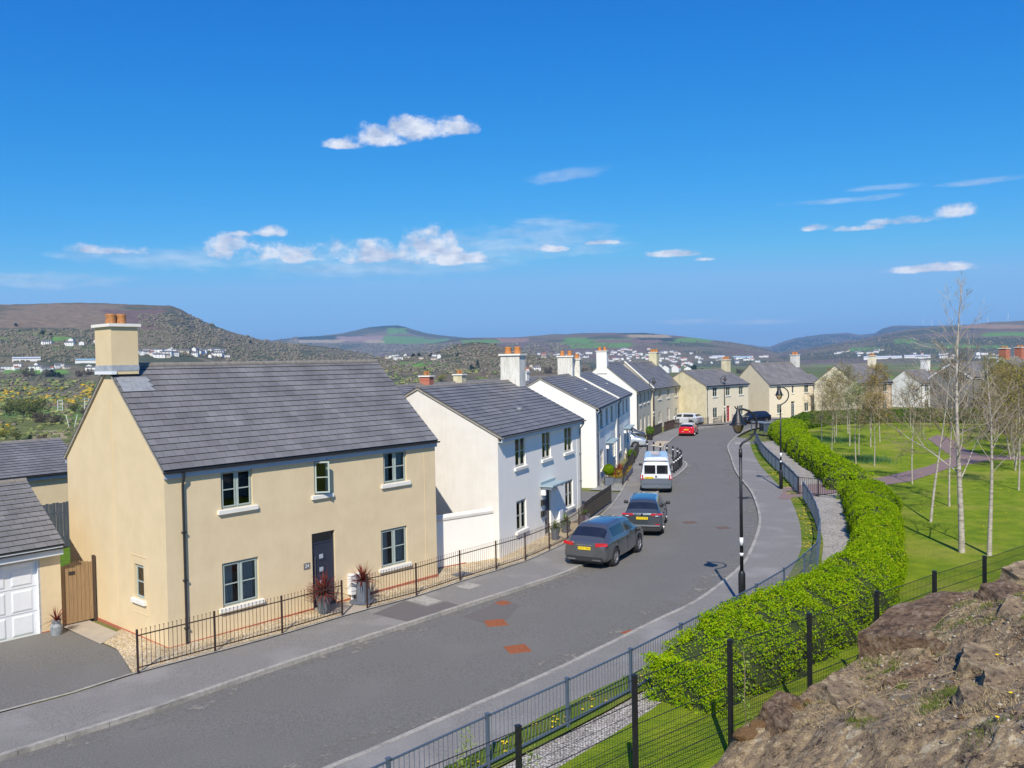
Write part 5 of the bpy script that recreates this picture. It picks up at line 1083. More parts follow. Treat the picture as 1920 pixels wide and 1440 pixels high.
def lamp_box(name, m, x, y0, y1, z0, z1, d=.05, sl=0):
    def f(root, L, Wd, xr):
        for s in (1, -1):
            mb = MB(); P = [(x, y0, z0), (x+.10, y1, z0+.03), (x+sl, y0, z1), (x+.12+sl, y1, z1)]
            a, b, c, e = [(p[0]-L/2, s*p[1], p[2]) for p in P]; q = lambda p, dx: (p[0]+dx, p[1], p[2])
            mb.poly([a, b, e, c]); mb.poly([q(a, d), q(c, d), q(e, d), q(b, d)]); mb.poly([a, q(a, d), q(b, d), b]); mb.poly([c, e, q(e, d), q(c, d)]); mb.poly([b, q(b, d), q(e, d), e]); mb.poly([a, c, q(c, d), q(a, d)])
            mb.build(name, m, root)
    return f
def bx(name, m, *c):
    def f(root, L, Wd, xr):
        mb = MB(); mb.box(c[0]-L/2, c[1]-L/2, *c[2:]); mb.build(name, m, root)
    return f
def bx2(name, m, x0, x1, y0, y1, z0, z1):
    def f(root, L, Wd, xr):
        for s in (1, -1): mb = MB(); a, b = sorted((s*y0, s*y1)); mb.box(x0-L/2, x1-L/2, a, b, z0, z1); mb.build(name, m, root)
    return f
two_tone = False
# crossover with a raked tail: stations from the tail forward
GLZ = [(.95, 3.3)]; WSC = (3.05, 3.75); RWS = (.22, .80); MIR = 3.15; HAN = (1.55, 2.5); SEAMS = (1.25, 2.25, 3.2)
SUV = [(.0, .70, .42, .72, .98, .56), (.05, .84, .32, .92, 1.06, .66), (.16, .90, .28, 1.00, 1.10, .70), (.24, .915, .26, 1.02, 1.16, .69), (.78, .925, .24, 1.02, 1.56, .60), (.9, .925, .23, 1.01, 1.60, .60), (1.15, .925, .22, 1.0, 1.63, .60), (1.9, .925, .21, .98, 1.645, .61), (2.2, .925, .21, .98, 1.645, .61), (2.3, .925, .21, .98, 1.64, .61), (3.0, .925, .22, .97, 1.58, .59), (3.08, .925, .22, .97, 1.55, .59), (3.72, .91, .23, .99, 1.08, .74), (3.85, .905, .24, .97, 1.04, .74), (4.25, .88, .26, .90, .97, .70), (4.5, .80, .30, .78, .84, .60), (4.6, .66, .38, .66, .72, .5)]
EXTRA = [lamp_box('tail_light', REDL, -.02, .46, .90, .90, 1.04, .07), bx('rear_bumper', TRIM, -.035, .1, -.72, .72, .34, .50), bx2('exhaust_trim', CHROME, -.05, .02, .35, .68, .38, .42), bx('tailgate_garnish', CHROME, -.005, .06, -.34, .34, .93, .955)]
GREYP = paint('grey_metallic', (.135, .14, .145), .2, .6); BLUEP = paint('blue_grey_paint', (.075, .09, .105), .22, .45); SILVERP = paint('silver_paint', (.62, .66, .71), .2, .35); REDPN = paint('red_paint', (.62, .006, .02), .2, .1); BLACKPN = paint('black_paint', (.008, .011, .022), .15, .2); VANW = paint('white_van_paint', (.66, .68, .71), .25, 0); VANG = paint('grey_van_paint', (.16, .19, .23), .3, .4)
hd = R(62)
car('grey_crossover_car', 'grey metallic crossover car with red wedge tail lights, parked nearest the camera', 3.72, 34.35, hd, GREYP, SUV, 4.6, 1.85, .37, (.97, 3.63), plate=('CN17 XAU', -.012, 0, .82, R(8)), lower_m=None, rim=ALLOY, pillars=(2.25,))
EXTRA = [lamp_box('tail_light', REDL, -.02, .40, .91, .98, 1.07, .07), bx('rear_bumper', TRIM, -.04, .1, -.80, .80, .30, .46), bx('bumper_strip', mat('satin_trim', (.35, .36, .38), None, rough=.35, metal=.6), -.05, -.02, -.78, .78, .50, .56), bx2('reverse_light', CLEARL, -.035, .0, .60, .72, .955, .985), bx2('reflector', REDL, -.06, -.04, .6, .8, .58, .62), bx('badge', CHROME, -.02, .02, -.045, .045, .98, 1.06)]
RWS = (.18, .55); SUV2 = [(.0, .74, .42, .78, 1.0, .60), (.05, .88, .32, .96, 1.10, .68), (.12, .915, .28, 1.02, 1.14, .70), (.2, .92, .26, 1.03, 1.18, .69), (.54, .925, .24, 1.02, 1.54, .62), (.7, .925, .23, 1.01, 1.60, .61)]+SUV[6:]; GLZ = [(.75, 3.3)]
car('blue_grey_estate_car', 'dark blue-grey car with silver roof rails, parked between the grey car and the van', 6.28, 40.6, R(77), BLUEP, SUV2, 4.6, 1.85, .36, (.95, 3.65), plate=('LX19 OYZ', -.012, 0, .86, R(4)), rim=ALLOY, pillars=(2.25,), rails=.57)
# van
two_tone = True; GLZ = [(.5, 4.2)]; WSC = (4.05, 4.45); RWS = (-1, -.5); MIR = 4.1; HAN = (3.4,); SEAMS = (1.9, 3.2, 4.2)
VAN = [(.0, .80, .45, 1.15, 1.60, .70), (.04, .92, .32, 1.18, 1.86, .76), (.12, .95, .26, 1.2, 1.93, .78), (.45, .95, .24, 1.2, 1.96, .79), (.55, .95, .22, 1.2, 1.97, .79), (1.9, .95, .22, 1.2, 1.98, .79), (2.0, .95, .22, 1.2, 1.98, .79), (3.2, .95, .22, 1.2, 1.98, .79), (3.3, .95, .22, 1.2, 1.97, .79), (4.0, .95, .22, 1.18, 1.93, .77), (4.1, .95, .22, 1.16, 1.86, .76), (4.42, .94, .24, 1.12, 1.28, .78), (4.55, .92, .26, 1.05, 1.14, .76), (4.82, .86, .3, .85, .95, .7), (4.9, .74, .4, .7, .8, .6)]
def van_extra(root, L, Wd, xr):
    for s in (1, -1): mb = MB(); a, b = sorted((s*.04, s*.70)); mb.box(-L/2-.012, -L/2+.06, a, b, 1.22, 1.74, 0, Matrix.Shear('XY', 4, (.0, 0)) if False else None); o = mb.build('rear_window', CGLASS, root)
    mb = MB(); mb.box(-L/2+.1, L/2-1.0, -.70, .70, 2.0, 2.13); mb.box(-L/2+.18, L/2-1.15, -.60, .60, 2.13, 2.19); mb.build('pop_top_roof', VANW, root)
    mb = MB(); mb.box(-L/2+.9, -L/2+1.7, -.3, .3, 2.192, 2.21); mb.build('roof_vent', mat('skylight_blue', (.12, .25, .42), None, rough=.1, coat=1), root)
EXTRA = [van_extra, lamp_box('tail_light', REDL, -.02, .77, .955, .84, 1.14, .06), bx('rear_bumper', VANG, -.05, .1, -.86, .86, .36, .56), bx('badge', CHROME, -.025, .02, -.06, .06, 1.0, 1.11), bx('tow_ball', CHROME, -.13, -.05, -.03, .03, .42, .48), bx('tailgate_gap', TRIM, -.008, .03, -.78, .78, .585, .60)]
car('white_camper_van', 'white over grey camper van with raised roof, parked beside the bollards', 9.05, 53.9, R(80), VANW, VAN, 4.9, 1.9, .34, (.95, 3.95), cat='van', plate=('CE66 YHG', -.03, .42, .98, 0), lower_m=VANG, rim=ALLOY, pillars=(1.95, 3.25))
two_tone = False
# small red hatchback with white roof
GLZ = [(.5, 2.7)]; WSC = (2.45, 2.85); RWS = (.12, .42); MIR = 2.55; HAN = (1.8,); SEAMS = (1.45, 2.5)
MINI = [(.0, .66, .36, .72, .92, .56), (.04, .80, .28, .82, 1.0, .64), (.1, .84, .24, .86, 1.04, .66), (.16, .85, .22, .88, 1.08, .66), (.40, .855, .2, .89, 1.34, .60), (.5, .855, .19, .89, 1.37, .60), (1.4, .855, .18, .88, 1.41, .60), (1.5, .855, .18, .88, 1.41, .60), (2.4, .855, .18, .87, 1.37, .58), (2.5, .855, .19, .87, 1.34, .58), (2.86, .84, .2, .88, .96, .68), (3.3, .82, .22, .82, .9, .66), (3.7, .72, .28, .68, .76, .55), (3.8, .6, .34, .58, .64, .45)]
EXTRA = [lamp_box('tail_light', REDL, -.02, .56, .80, .70, .92, .05), bx('rear_bumper', TRIM, -.03, .1, -.6, .6, .28, .36), bx('badge', CHROME, -.02, .02, -.05, .05, .9, .95), bx2('bumper_light', CLEARL, -.035, .0, .3, .42, .5, .55)]
car('red_hatchback', 'small red hatchback with white roof, parked at the bend before the buff houses', 19.7, 95.4, R(70), REDPN, MINI, 3.8, 1.71, .31, (.65, 3.1), plate=('CV14 LKO', -.012, 0, .74, R(4)), roof_m=VANW, rim=ALLOY, pillars=(1.45,))
MINI_S = dict(GLZ=GLZ, WSC=WSC, RWS=RWS)
EX2 = [lamp_box('tail_light', REDL, -.02, .46, .90, .92, 1.05, .07), bx('rear_bumper', TRIM, -.035, .1, -.72, .72, .34, .46), lamp_box('headlight', CLEARL, 4.38, .5, .82, .68, .80, .05), bx('grille', TRIM, 4.55, 4.62, -.4, .4, .42, .66)]
EXTRA = EX2; GLZ = [(.75, 3.3)]; WSC = (3.05, 3.75); RWS = (.18, .55); MIR = 3.15; HAN = (1.55, 2.5); SEAMS = (1.25, 2.25, 3.2)
car('silver_estate_car', 'silver car parked nose-in along the stained gable beside the red-doored house', 22.6, 111.6, R(140), SILVERP, SUV2, 4.6, 1.85, .37, (.95, 3.65), rim=DALLOY, pillars=(2.25,))
car('black_people_carrier', 'black people carrier facing the road in front of the two cream houses', 32.0, 112.6, R(212), BLACKPN, SUV2, 4.5, 1.85, .34, (.95, 3.65), rim=ALLOY, pillars=(2.25,))
car('dark_hatchback', 'dark silver car nosing out of the drive beyond the white pair', 11.6, 89.2, R(-4), paint('gunmetal_paint', (.10, .105, .115), .25, .6), SUV2, 4.6, 1.85, .34, (.95, 3.65), rim=ALLOY, pillars=(2.25,))
car('pale_hatchback', 'pale silver car lower in the drive beyond the white pair', 10.3, 81.5, R(-12), paint('pale_silver_paint', (.5, .54, .58), .25, .4), SUV2, 4.3, 1.8, .33, (.95, 3.6), rim=ALLOY, pillars=(2.25,))

# ---------------------------------------------------------------- pots and plants by the doors
RLEAF = leaf_mat('cordyline_leaf', [(.10, .025, .022), (.22, .05, .04), (.30, .16, .10)], .3, 6)
GLEAF = leaf_mat('pot_leaf', [(.05, .12, .01), (.12, .22, .02), (.2, .3, .04)], .3, 9)
POTG = mat('grey_pot', (.095, .11, .14), (.13, .15, .18), 8, .55)
def spiky(n, L, r0, m, up=.4, w=.035, seed=0, droop=.5):
    rg = random.Random(seed); mb = MB()
    for i in range(n):
        a = rg.uniform(0, 6.283); e = rg.uniform(-.1, 1.45)*(1 if i % 3 else .8); l = L*rg.uniform(.6, 1.05); d = Vector((math.cos(a)*math.cos(e), math.sin(a)*math.cos(e), math.sin(e)+up*.1)).normalized(); sd = d.cross(Vector((0, 0, 1))).normalized()*w*rg.uniform(.7, 1.2)/2
        p = Vector((0, 0, 0))+d*r0; pts = []
        for k in range(5): t = k/4; pts.append(p+d*l*t+Vector((0, 0, -droop*l*t*t*math.cos(e)*.6)))
        for k in range(4):
            w0, w1 = 1-.9*(k/4)**1.6, 1-.9*((k+1)/4)**1.6; mb.poly([pts[k]-sd*w0, pts[k]+sd*w0, pts[k+1]+sd*w1, pts[k+1]-sd*w1])
    return mb
def pot_plant(name, p, label, potprof, plant, pm=POTG, sides=8, ph=.6, saucer=False, lm=RLEAF, cat='potted plant'):
    t = empty(name, p, random.uniform(0, 1), label, cat)
    mb = MB(); mb.lathe(potprof, sides); mb.build('pot', pm, t)
    if saucer: mb = MB(); mb.lathe([(.42, 0), (.46, .03), (.40, .035)], 16); mb.build('saucer', POTG, t)
    o = plant.build('foliage', lm, t); o.location = (0, 0, ph); return t
pz = lambda x, y: (x, y, G(x, y)+.125)
pot_plant('potted_cordyline', pz(-6.02, 26.55), 'dark red spiky cordyline in a tall grey pot, left of the navy door', [(.17, 0), (.26, .55), (.28, .60), (.24, .60), (.22, .5)], spiky(150, .85, .02, RLEAF, seed=3, w=.05), ph=.62)
pot_plant('potted_cordyline', pz(-5.0, 27.75), 'brighter red spiky cordyline in a faceted grey pot, beside the white meter box', [(.26, .03), (.22, .7), (.2, .7), (.18, .6)], spiky(110, .68, .02, RLEAF, seed=5, w=.042), sides=6, ph=.72, saucer=True)
pot_plant('potted_cordyline', (-13.5, 24.85, G(-13, 25)+.115), 'small dry cordyline in a round galvanised churn beside the garage', [(.15, 0), (.17, .25), (.12, .33), (.14, .42)], spiky(60, .5, .02, RLEAF, seed=6, w=.03), pm=mat('galvanised', (.30, .32, .33), (.22, .24, .25), 9, .6), sides=14, ph=.4)
d2 = lambda a, b: (lambda v: (v.x, v.y, G(v.x, v.y)+.125))(loc(H2, a, b))
pot_plant('potted_plant', d2(4.2, -.75), 'leafy plant in a grey tapered pot, left of the door of the grey-white house', [(.14, 0), (.22, .5), (.24, .52), (.2, .52)], spiky(90, .45, .02, GLEAF, seed=8, w=.04), lm=GLEAF, ph=.5)
pot_plant('potted_plant', d2(5.9, -.6), 'bright green plant in a grey tapered pot, right of the door of the grey-white house', [(.15, 0), (.24, .5), (.26, .52), (.22, .52)], spiky(120, .45, .02, GLEAF, seed=9, w=.04), lm=GLEAF, ph=.5)
pot_plant('potted_plant', (3.35, 40.7, G(3, 41)+.125), 'white-flowered plant in a purple-grey pot at the end of the drive railing', [(.2, 0), (.28, .5), (.3, .52), (.26, .52)], spiky(80, .4, .02, GLEAF, seed=12, w=.04), lm=GLEAF, pm=mat('plum_pot', (.14, .12, .16), (.18, .15, .2), 5, .6), ph=.5)
def leaf_cloud(pts, nrm, size, name, m, parent=None, jitter=.6, seed=0, kind=None):
    rg = np.random.default_rng(seed); n = len(pts); pts = np.asarray(pts); nrm = np.asarray(nrm)
    d = nrm+rg.normal(0, jitter, (n, 3)); d /= np.linalg.norm(d, axis=1)[:, None]+1e-9
    t = np.cross(d, rg.normal(0, 1, (n, 3))); t /= np.linalg.norm(t, axis=1)[:, None]+1e-9; b = np.cross(d, t)
    s = (np.asarray(size)*rg.uniform(.6, 1.3, n))[:, None]
    V = np.stack([pts-t*s*.5, pts-b*s*.28, pts+t*s*.5, pts+b*s*.28], 1).reshape(-1, 3); F = np.arange(4*n).reshape(-1, 4)
    return np_mesh(name, V, F, m, parent)
def sphere_pts(n, r, rg, c=(0, 0, 0), squash=1): 
    v = rg.normal(0, 1, (n, 3)); v /= np.linalg.norm(v, axis=1)[:, None]; p = v*np.array([r, r, r*squash])*rg.uniform(.88, 1.03, n)[:, None]+np.array(c); return p, v
TOPI = leaf_mat('box_leaf', [(.07, .13, .006), (.16, .26, .01), (.24, .34, .015)], .2, 14)
TOPY = leaf_mat('golden_leaf', [(.22, .15, .01), (.38, .27, .02), (.5, .36, .03)], .2, 12)
def topiary(x, y, r, zc, label, lm, potm=POTG):
    t = empty('topiary_ball', (x, y, G(x, y)+.125), 0, label, 'topiary'); rg = np.random.default_rng(4); p, v = sphere_pts(4500, r, rg, (0, 0, zc)); leaf_cloud(p, v, .07, 'foliage', lm, t, .5)
    mb = MB(); mb.box(-.28, .28, -.28, .28, 0, .5); mb.build('planter', potm, t); mb = MB(); mb.tube([(0, 0, .45), (0, 0, zc-r*.6)], .03, 6); mb.build('stem', TWIG, t)
a = loc(H3, 1.0, -.65); topiary(a.x, a.y, .36, 1.0, 'round clipped green ball in a square grey planter at the white pair', TOPI)
a = loc(H3, -1.0, 1.2); topiary(a.x-.1, a.y-.2, .45, 1.9, 'golden clipped ball on a stem beyond the corner of the grey-white house', TOPY)
for k, (a_, b_, L_) in enumerate(((2.9, -.8, .95), (5.6, -.9, 1.05), (7.3, -.75, .9), (3.6, -1.3, .6))):
    v = loc(H3, a_, b_); t = empty('phormium_bush', (v.x, v.y, G(v.x, v.y)+.15), k, ['red-brown spiky bush next to the clipped green ball', 'largest red-brown spiky bush in the bed of the white pair', 'red-brown spiky bush farthest along the bed of the white pair', 'low red-brown tuft nearest the dark railing'][k], 'bush')
    spiky(130, L_, .05, RLEAF, seed=20+k, w=.07).build('foliage', RLEAF, t)
v = loc(H3, 4.5, -1.0); t = empty('planter_bed', (v.x, v.y, G(v.x, v.y)+.12), H3[3], 'long raised grey bed with yellow ground plants by the white pair', 'planter'); mb = MB(); mb.box(-2.6, 3.6, -.55, .5, 0, .3); mb.build('bed_edge', POTG, t)
rg = np.random.default_rng(3); P = np.stack([rg.uniform(-2.5, 3.5, 1500), rg.uniform(-.5, .45, 1500), rg.uniform(.28, .5, 1500)], -1); leaf_cloud(P, np.tile([0, 0, 1.], (1500, 1)), .09, 'foliage', TOPY, t)
v = loc(H3, 14.0, -.9); t = empty('potted_shrub', (v.x, v.y, G(v.x, v.y)+.12), 0, 'dark grey-green shrub in a pot before the farther white half', 'shrub'); p, v_ = sphere_pts(900, .34, rg, (0, 0, .75)); leaf_cloud(p, v_, .1, 'foliage', GLEAF, t); mb = MB(); mb.lathe([(.25, 0), (.35, .5)], 10); mb.build('pot', DMETAL, t)
v = Vector((14.2, 88.3)); t = empty('potted_shrub', (v.x, v.y, G(v.x, v.y)+.12), 0, 'leafy green shrub in a dark pot at the railing of the nearer buff house', 'shrub'); p, v_ = sphere_pts(700, .45, rg, (0, 0, 1.0)); leaf_cloud(p, v_, .12, 'foliage', GLEAF, t); mb = MB(); mb.lathe([(.25, 0), (.35, .6)], 10); mb.build('pot', DMETAL, t)

# ---------------------------------------------------------------- hedges
HL = [(.06, .15, .004), (.15, .30, .005), (.25, .40, .008), (.38, .46, .012), (.42, .38, .03)]
HEDGE = leaf_mat('hedge_leaf', HL, .3, 5.5); HEDGED = leaf_mat('dark_hedge_leaf', [(.05, .10, .012), (.09, .17, .015), (.17, .24, .03)], .25, 1.6)
HCORE_SHADE = mat('hedge_core_shade', (.022, .038, .006), (.045, .06, .012), 3, .95, .1, 6)  # core coloured dark to stand in for shade in the leaf gaps
def hedge(Lp, Rp, h, label, m, nleaf, size, seed=0, lump=.22, core=HCORE_SHADE):
    n = 160; Lr, Rr = resample(dense(Lp), n), resample(dense(Rp), n); o = Lr[0]; z0 = 0
    root = empty('hedge', (o.x, o.y, 0), 0, label, 'hedge')
    LA = np.array([(p.x-o.x, p.y-o.y) for p in Lr]); RA = np.array([(p.x-o.x, p.y-o.y) for p in Rr])
    def surf(s, a, dl):   # s 0..1 along, a 0..pi across; rounded box section
        i = np.clip(s*(n-1), 0, n-1.001); k = i.astype(int); f = (i-k)[:, None]; l = LA[k]*(1-f)+LA[k+1]*f; r = RA[k]*(1-f)+RA[k+1]*f; c = (l+r)/2; half = (r-l)/2
        ca, sa = np.cos(a), np.sin(a); e = 3.2; q = (np.abs(ca)**e+np.abs(sa)**e)**(-1/e)
        u = -ca*q; v = sa*q; endf = np.minimum(1, np.minimum(s, 1-s)*18)**.4
        X = c[:, 0]+half[:, 0]*u; Y = c[:, 1]+half[:, 1]*u; g = G(X+o.x, Y+o.y)+.05
        nz = fbm((X+o.x)*1.1, (Y+o.y)*1.1+v*1.5, 4, seed+2)-.5; nz2 = fbm((X+o.x)*3.3, (Y+o.y)*3.3+v*4, 3, seed+6)-.5
        wob_ = .30*(fbm(s*n*.09, s*0+seed, 3, seed+9)-.5)
        k2 = 1+wob_+lump*(nz*1.7+nz2*.9)+dl
        X = c[:, 0]+half[:, 0]*u*k2; Y = c[:, 1]+half[:, 1]*u*k2; Z = g+h*v*(1+lump*(nz*.7+nz2*.6)+dl)*(.35+.65*endf)
        return np.stack([X, Y, Z], -1)
    ss, aa = np.meshgrid(np.linspace(0, 1, 260), np.linspace(.0, math.pi, 22), indexing='ij'); V = surf(ss.ravel(), aa.ravel(), -.07); b = (np.arange(259)[:, None]*22+np.arange(21)[None]).ravel(); F = np.stack([b, b+1, b+23, b+22], -1)
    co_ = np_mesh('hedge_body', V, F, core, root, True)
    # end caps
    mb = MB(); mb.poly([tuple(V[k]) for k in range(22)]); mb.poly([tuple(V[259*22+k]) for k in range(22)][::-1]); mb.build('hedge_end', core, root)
    rg = np.random.default_rng(seed); s = rg.uniform(0, 1, nleaf); a = rg.uniform(.02, math.pi-.02, nleaf); P = surf(s, a, rg.uniform(-.09, .035, nleaf)); e = .003; N = np.cross(surf(np.clip(s+e, 0, 1), a, 0)-surf(np.clip(s-e, 0, 1), a, 0), surf(s, a+.02, 0)-surf(s, a-.02, 0)); N /= np.linalg.norm(N, axis=1)[:, None]+1e-9
    up = np.sign(N[:, 2:3]*0+np.sum(N*(P-np.array([0, 0, 0])), 1, keepdims=True)*0+1); N = np.where(N[:, 2:3] < -.2, -N, N)
    ne = nleaf//14; side = rg.integers(0, 2, ne); ii = np.where(side == 0, 0, n-1); f = rg.uniform(0, 1, ne)[:, None]; E = LA[ii]*(1-f)+RA[ii]*f; ez = rg.uniform(.05, 1, ne)*h*.8; E3 = np.stack([E[:, 0]+rg.normal(0, .07, ne), E[:, 1]+rg.normal(0, .07, ne), G(E[:, 0]+o.x, E[:, 1]+o.y)+ez], -1)
    P = np.concatenate([P, E3]); N = np.concatenate([N, np.tile([.3, -.8, .4], (ne, 1))])
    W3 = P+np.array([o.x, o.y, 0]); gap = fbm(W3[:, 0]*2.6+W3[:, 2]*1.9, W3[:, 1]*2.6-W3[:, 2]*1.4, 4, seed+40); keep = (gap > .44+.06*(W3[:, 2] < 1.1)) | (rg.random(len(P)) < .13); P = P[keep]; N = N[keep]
    P = P+N*(fbm(W3[keep][:, 0]*5, W3[keep][:, 1]*5, 2, seed+41)-.45)[:, None]*.16
    leaf_cloud(P, N, size, 'foliage', m, root, .75, seed)
    return root
hedge([(2.95, 19.3), (4.9, 22.2), (6.8, 24.2), (8.4, 25.6), (9.9, 27.5), (11.8, 30.2), (13.3, 33.6), (14.4, 36.3), (15.6, 39.6), (17.2, 43.8), (18.1, 47.6)],
      [(4.4, 18.2), (6.9, 20.3), (9.4, 23.0), (11.0, 25), (12.9, 28.2), (14.2, 31), (15.6, 34.2), (17.6, 39), (19.2, 42.8), (20.3, 46.6)], 1.42, 'bright green wide hedge nearest the camera, behind the black mesh fence', HEDGE, 230000, .062, 1, lump=.3)
hedge([(19.0, 50.9), (20.4, 57.3), (21.8, 64.8), (23.5, 73.5), (25.6, 82.8), (28.3, 93.0), (31.5, 100)], [(21.4, 50.6), (22.2, 57.0), (24.0, 64.6), (25.7, 71), (27.4, 78), (29.5, 86), (31.5, 92), (34.0, 98)], 1.45, 'bright green hedge beyond the gate opening, running to the shelter', HEDGE, 110000, .11, 2, lump=.3)
hedge([(32.2, 101.2), (38, 107.5), (46, 110.5), (54, 108.5), (60, 103.5), (70, 95)], [(34.6, 99.2), (39, 104.5), (46, 107.5), (53, 105.5), (59, 100.5), (68, 92)], 1.7, 'dark green far hedge in front of the cream and white houses', HEDGED, 50000, .2, 3)
hedge([(52, 92), (60, 84), (68, 76)], [(50, 90), (58, 82), (66, 74)], 2.2, 'dark reddish hedge at the far side of the park', leaf_mat('brown_hedge_leaf', [(.05, .04, .02), (.12, .08, .04), (.1, .13, .03)], .2, 1.2), 16000, .2, 5)

# ---------------------------------------------------------------- trees
class TreeGen:
    def __init__(s, seed): s.rg = random.Random(seed); s.trunk = MB(); s.twig = MB(); s.tips = []
    def branch(s, p, d, L, r, lvl, maxl, spread, grav, kids_, sides, wig=.18, minr=.004):
        rg = s.rg; n = 5 if lvl < 2 else 3; pts = [p.copy()]; rad = [r]; q = p.copy(); dd = d.copy()
        for k in range(n):
            dd = (dd+Vector((rg.gauss(0, wig), rg.gauss(0, wig), rg.gauss(0, wig)+grav))*.5).normalized(); q = q+dd*(L/n); pts.append(q.copy()); rad.append(max(minr, r*(1-.8*(k+1)/n)))
        (s.trunk if lvl <= 1 and r > .03 else s.twig).tube(pts, rad, sides if lvl < 2 else 3, cap=False)
        if lvl >= maxl: s.tips += pts[1:]; return
        for c in range(kids_[min(lvl, len(kids_)-1)]):
            t = rg.uniform(.25, 1.0); i = min(n-1, int(t*n)); b = pts[i].lerp(pts[i+1], t*n-i); ax = Vector((rg.gauss(0, 1), rg.gauss(0, 1), rg.gauss(0, .4))).normalized()
            nd_ = (dd*math.cos(spread)+ax*math.sin(spread)).normalized(); s.branch(b, nd_, L*rg.uniform(.45, .72), max(minr, rad[i]*rg.uniform(.4, .6)), lvl+1, maxl, spread, grav, kids_, sides, wig, minr)
LT = {}
OLIVE = leaf_mat('olive_catkins', [(.24, .23, .03), (.36, .33, .05), (.42, .36, .08)], .4, 2)
BUD = leaf_mat('fresh_buds', [(.26, .32, .10), (.38, .42, .18), (.6, .6, .45)], .4, 2)
ORG = leaf_mat('orange_buds', [(.30, .22, .04), (.42, .30, .07), (.36, .33, .07)], .4, 2)
def make_tree(H, seed, tr=.09, clear=.3, nb=16, leaves=0, lsize=.07, lm=OLIVE, twig=TWIG, bark=BARK, spread=.75, up=.25, maxl=3, kk=(0, 5, 4), lean=0., blen=.42, multi=1, leafj=.15, minr=.006, name='tree', bt=.8):
    g = TreeGen(seed); rg = g.rg; root = bpy.data.objects.new(name, None); S.collection.objects.link(root)
    for mstem in range(multi):
        n = 12; pts = []; a = rg.uniform(0, 6.28); ls = lean+(.12 if multi > 1 else 0); q = Vector((0.12*mstem, .1*mstem, -.1))
        dx = Vector((math.cos(a), math.sin(a), 0))*ls
        for k in range(n+1): t = k/n; pts.append(q+Vector((dx.x*H*t+.035*H*math.sin(3.1*t+a)*t, dx.y*H*t+.03*H*math.cos(2.3*t+a)*t, H*t)))
        rad = [max(.008, tr*(1-.92*(k/n)**.85)) for k in range(n+1)]; g.trunk.tube(pts, rad, 9, cap=False)
        for b in range(nb):
            t = clear+(1-clear)*((b+rg.uniform(0, .9))/nb)**.9; t = min(t, .985); i = min(n-1, int(t*n)); p = pts[i].lerp(pts[i+1], t*n-i); az = b*2.4+rg.uniform(-.5, .5); e = rg.uniform(.25, .8)+t*.3
            d = Vector((math.cos(az)*math.cos(e), math.sin(az)*math.cos(e), math.sin(e))); L = H*blen*(1.12-t)*rg.uniform(.6, 1.15)+.2
            g.branch(p, d, L, rad[i]*rg.uniform(.2, .36)+.004, 1, maxl, spread, up*.4, kk, 5, .3, minr)
    g.trunk.build('trunk', bark, root, True)
    g.twig.build('crown', twig, root)
    if leaves and g.tips:
        T = np.array([tuple(p) for p in g.tips]); r2 = np.random.default_rng(seed); idx = r2.integers(0, len(T), leaves); P = T[idx]+r2.normal(0, leafj, (leaves, 3)); leaf_cloud(P, np.tile([0, 0, 1.], (leaves, 1)), lsize, 'foliage', lm, root, 1.2, seed)
    return root
def place(root, x, y, label, group=None, rz=0, sc=1, cat='tree', zz=None):
    root.location = (x, y, (G(x, y)+.06) if zz is None else zz); root.rotation_euler = (0, 0, rz); root.scale = (sc, sc, sc); tag(root, label, cat, group); return root
place(make_tree(10.6, 101, .13, .27, 26, 500, .04, BUD, spread=.5, blen=.30, kk=(0, 4, 3), twig=PTWIG, lean=.0, minr=.0042, up=.5), 17.7, 33.6, 'tallest bare birch with pale trunk, standing on the lawn above the mesh fence', cat='tree')
place(make_tree(7.4, 102, .10, .42, 17, 0, spread=.6, blen=.34, kk=(0, 4, 3), twig=PTWIG, minr=.0042, up=.5), 18.45, 33.0, 'bare silver birch right beside the tallest birch, its foot behind a black fence post')
place(make_tree(8.2, 103, .07, .35, 18, 500, lm=BUD, spread=.6, twig=TWIG, minr=.008, lean=.10), 19.7, 40.2, 'slim leaning birch just behind the tallest birch')
place(make_tree(7.4, 104, .06, .3, 20, 900, lm=OLIVE, minr=.01), 22.8, 44.5, 'slim speckled birch behind the tallest birch, left of its trunk')
place(make_tree(6.0, 105, .05, .35, 20, 700, lm=OLIVE, minr=.01), 24.8, 52.9, 'thin grey sapling beside the near end of the red path')
place(make_tree(5.6, 106, .05, .36, 24, 3200, .09, BUD, minr=.008, spread=.5), 25.81, 64.1, 'small tree with whitish blossom on the lawn, left of two slender saplings')
place(make_tree(5.2, 107, .05, .42, 22, 1800, .09, ORG, minr=.008), 25.98+.6, 62.66, 'white-stemmed sapling with orange-brown buds behind the hedge corner')
var = [make_tree(7.2, 110, .06, .3, 20, 900, .10, BUD, minr=.008), make_tree(6.6, 111, .055, .3, 20, 1300, .11, ORG, minr=.008), make_tree(7.0, 112, .06, .28, 22, 1300, .11, OLIVE, minr=.008)]
big = [make_tree(8.4, 113, .09, .10, 32, 10000, .09, OLIVE, minr=.009, multi=3, kk=(0, 4, 3), blen=.40), make_tree(8.0, 114, .08, .10, 32, 7500, .09, ORG, minr=.009, multi=3, kk=(0, 4, 3), blen=.40), make_tree(7.2, 115, .08, .15, 30, 5200, .085, OLIVE, minr=.009, multi=2, kk=(0, 4, 3), blen=.40)]
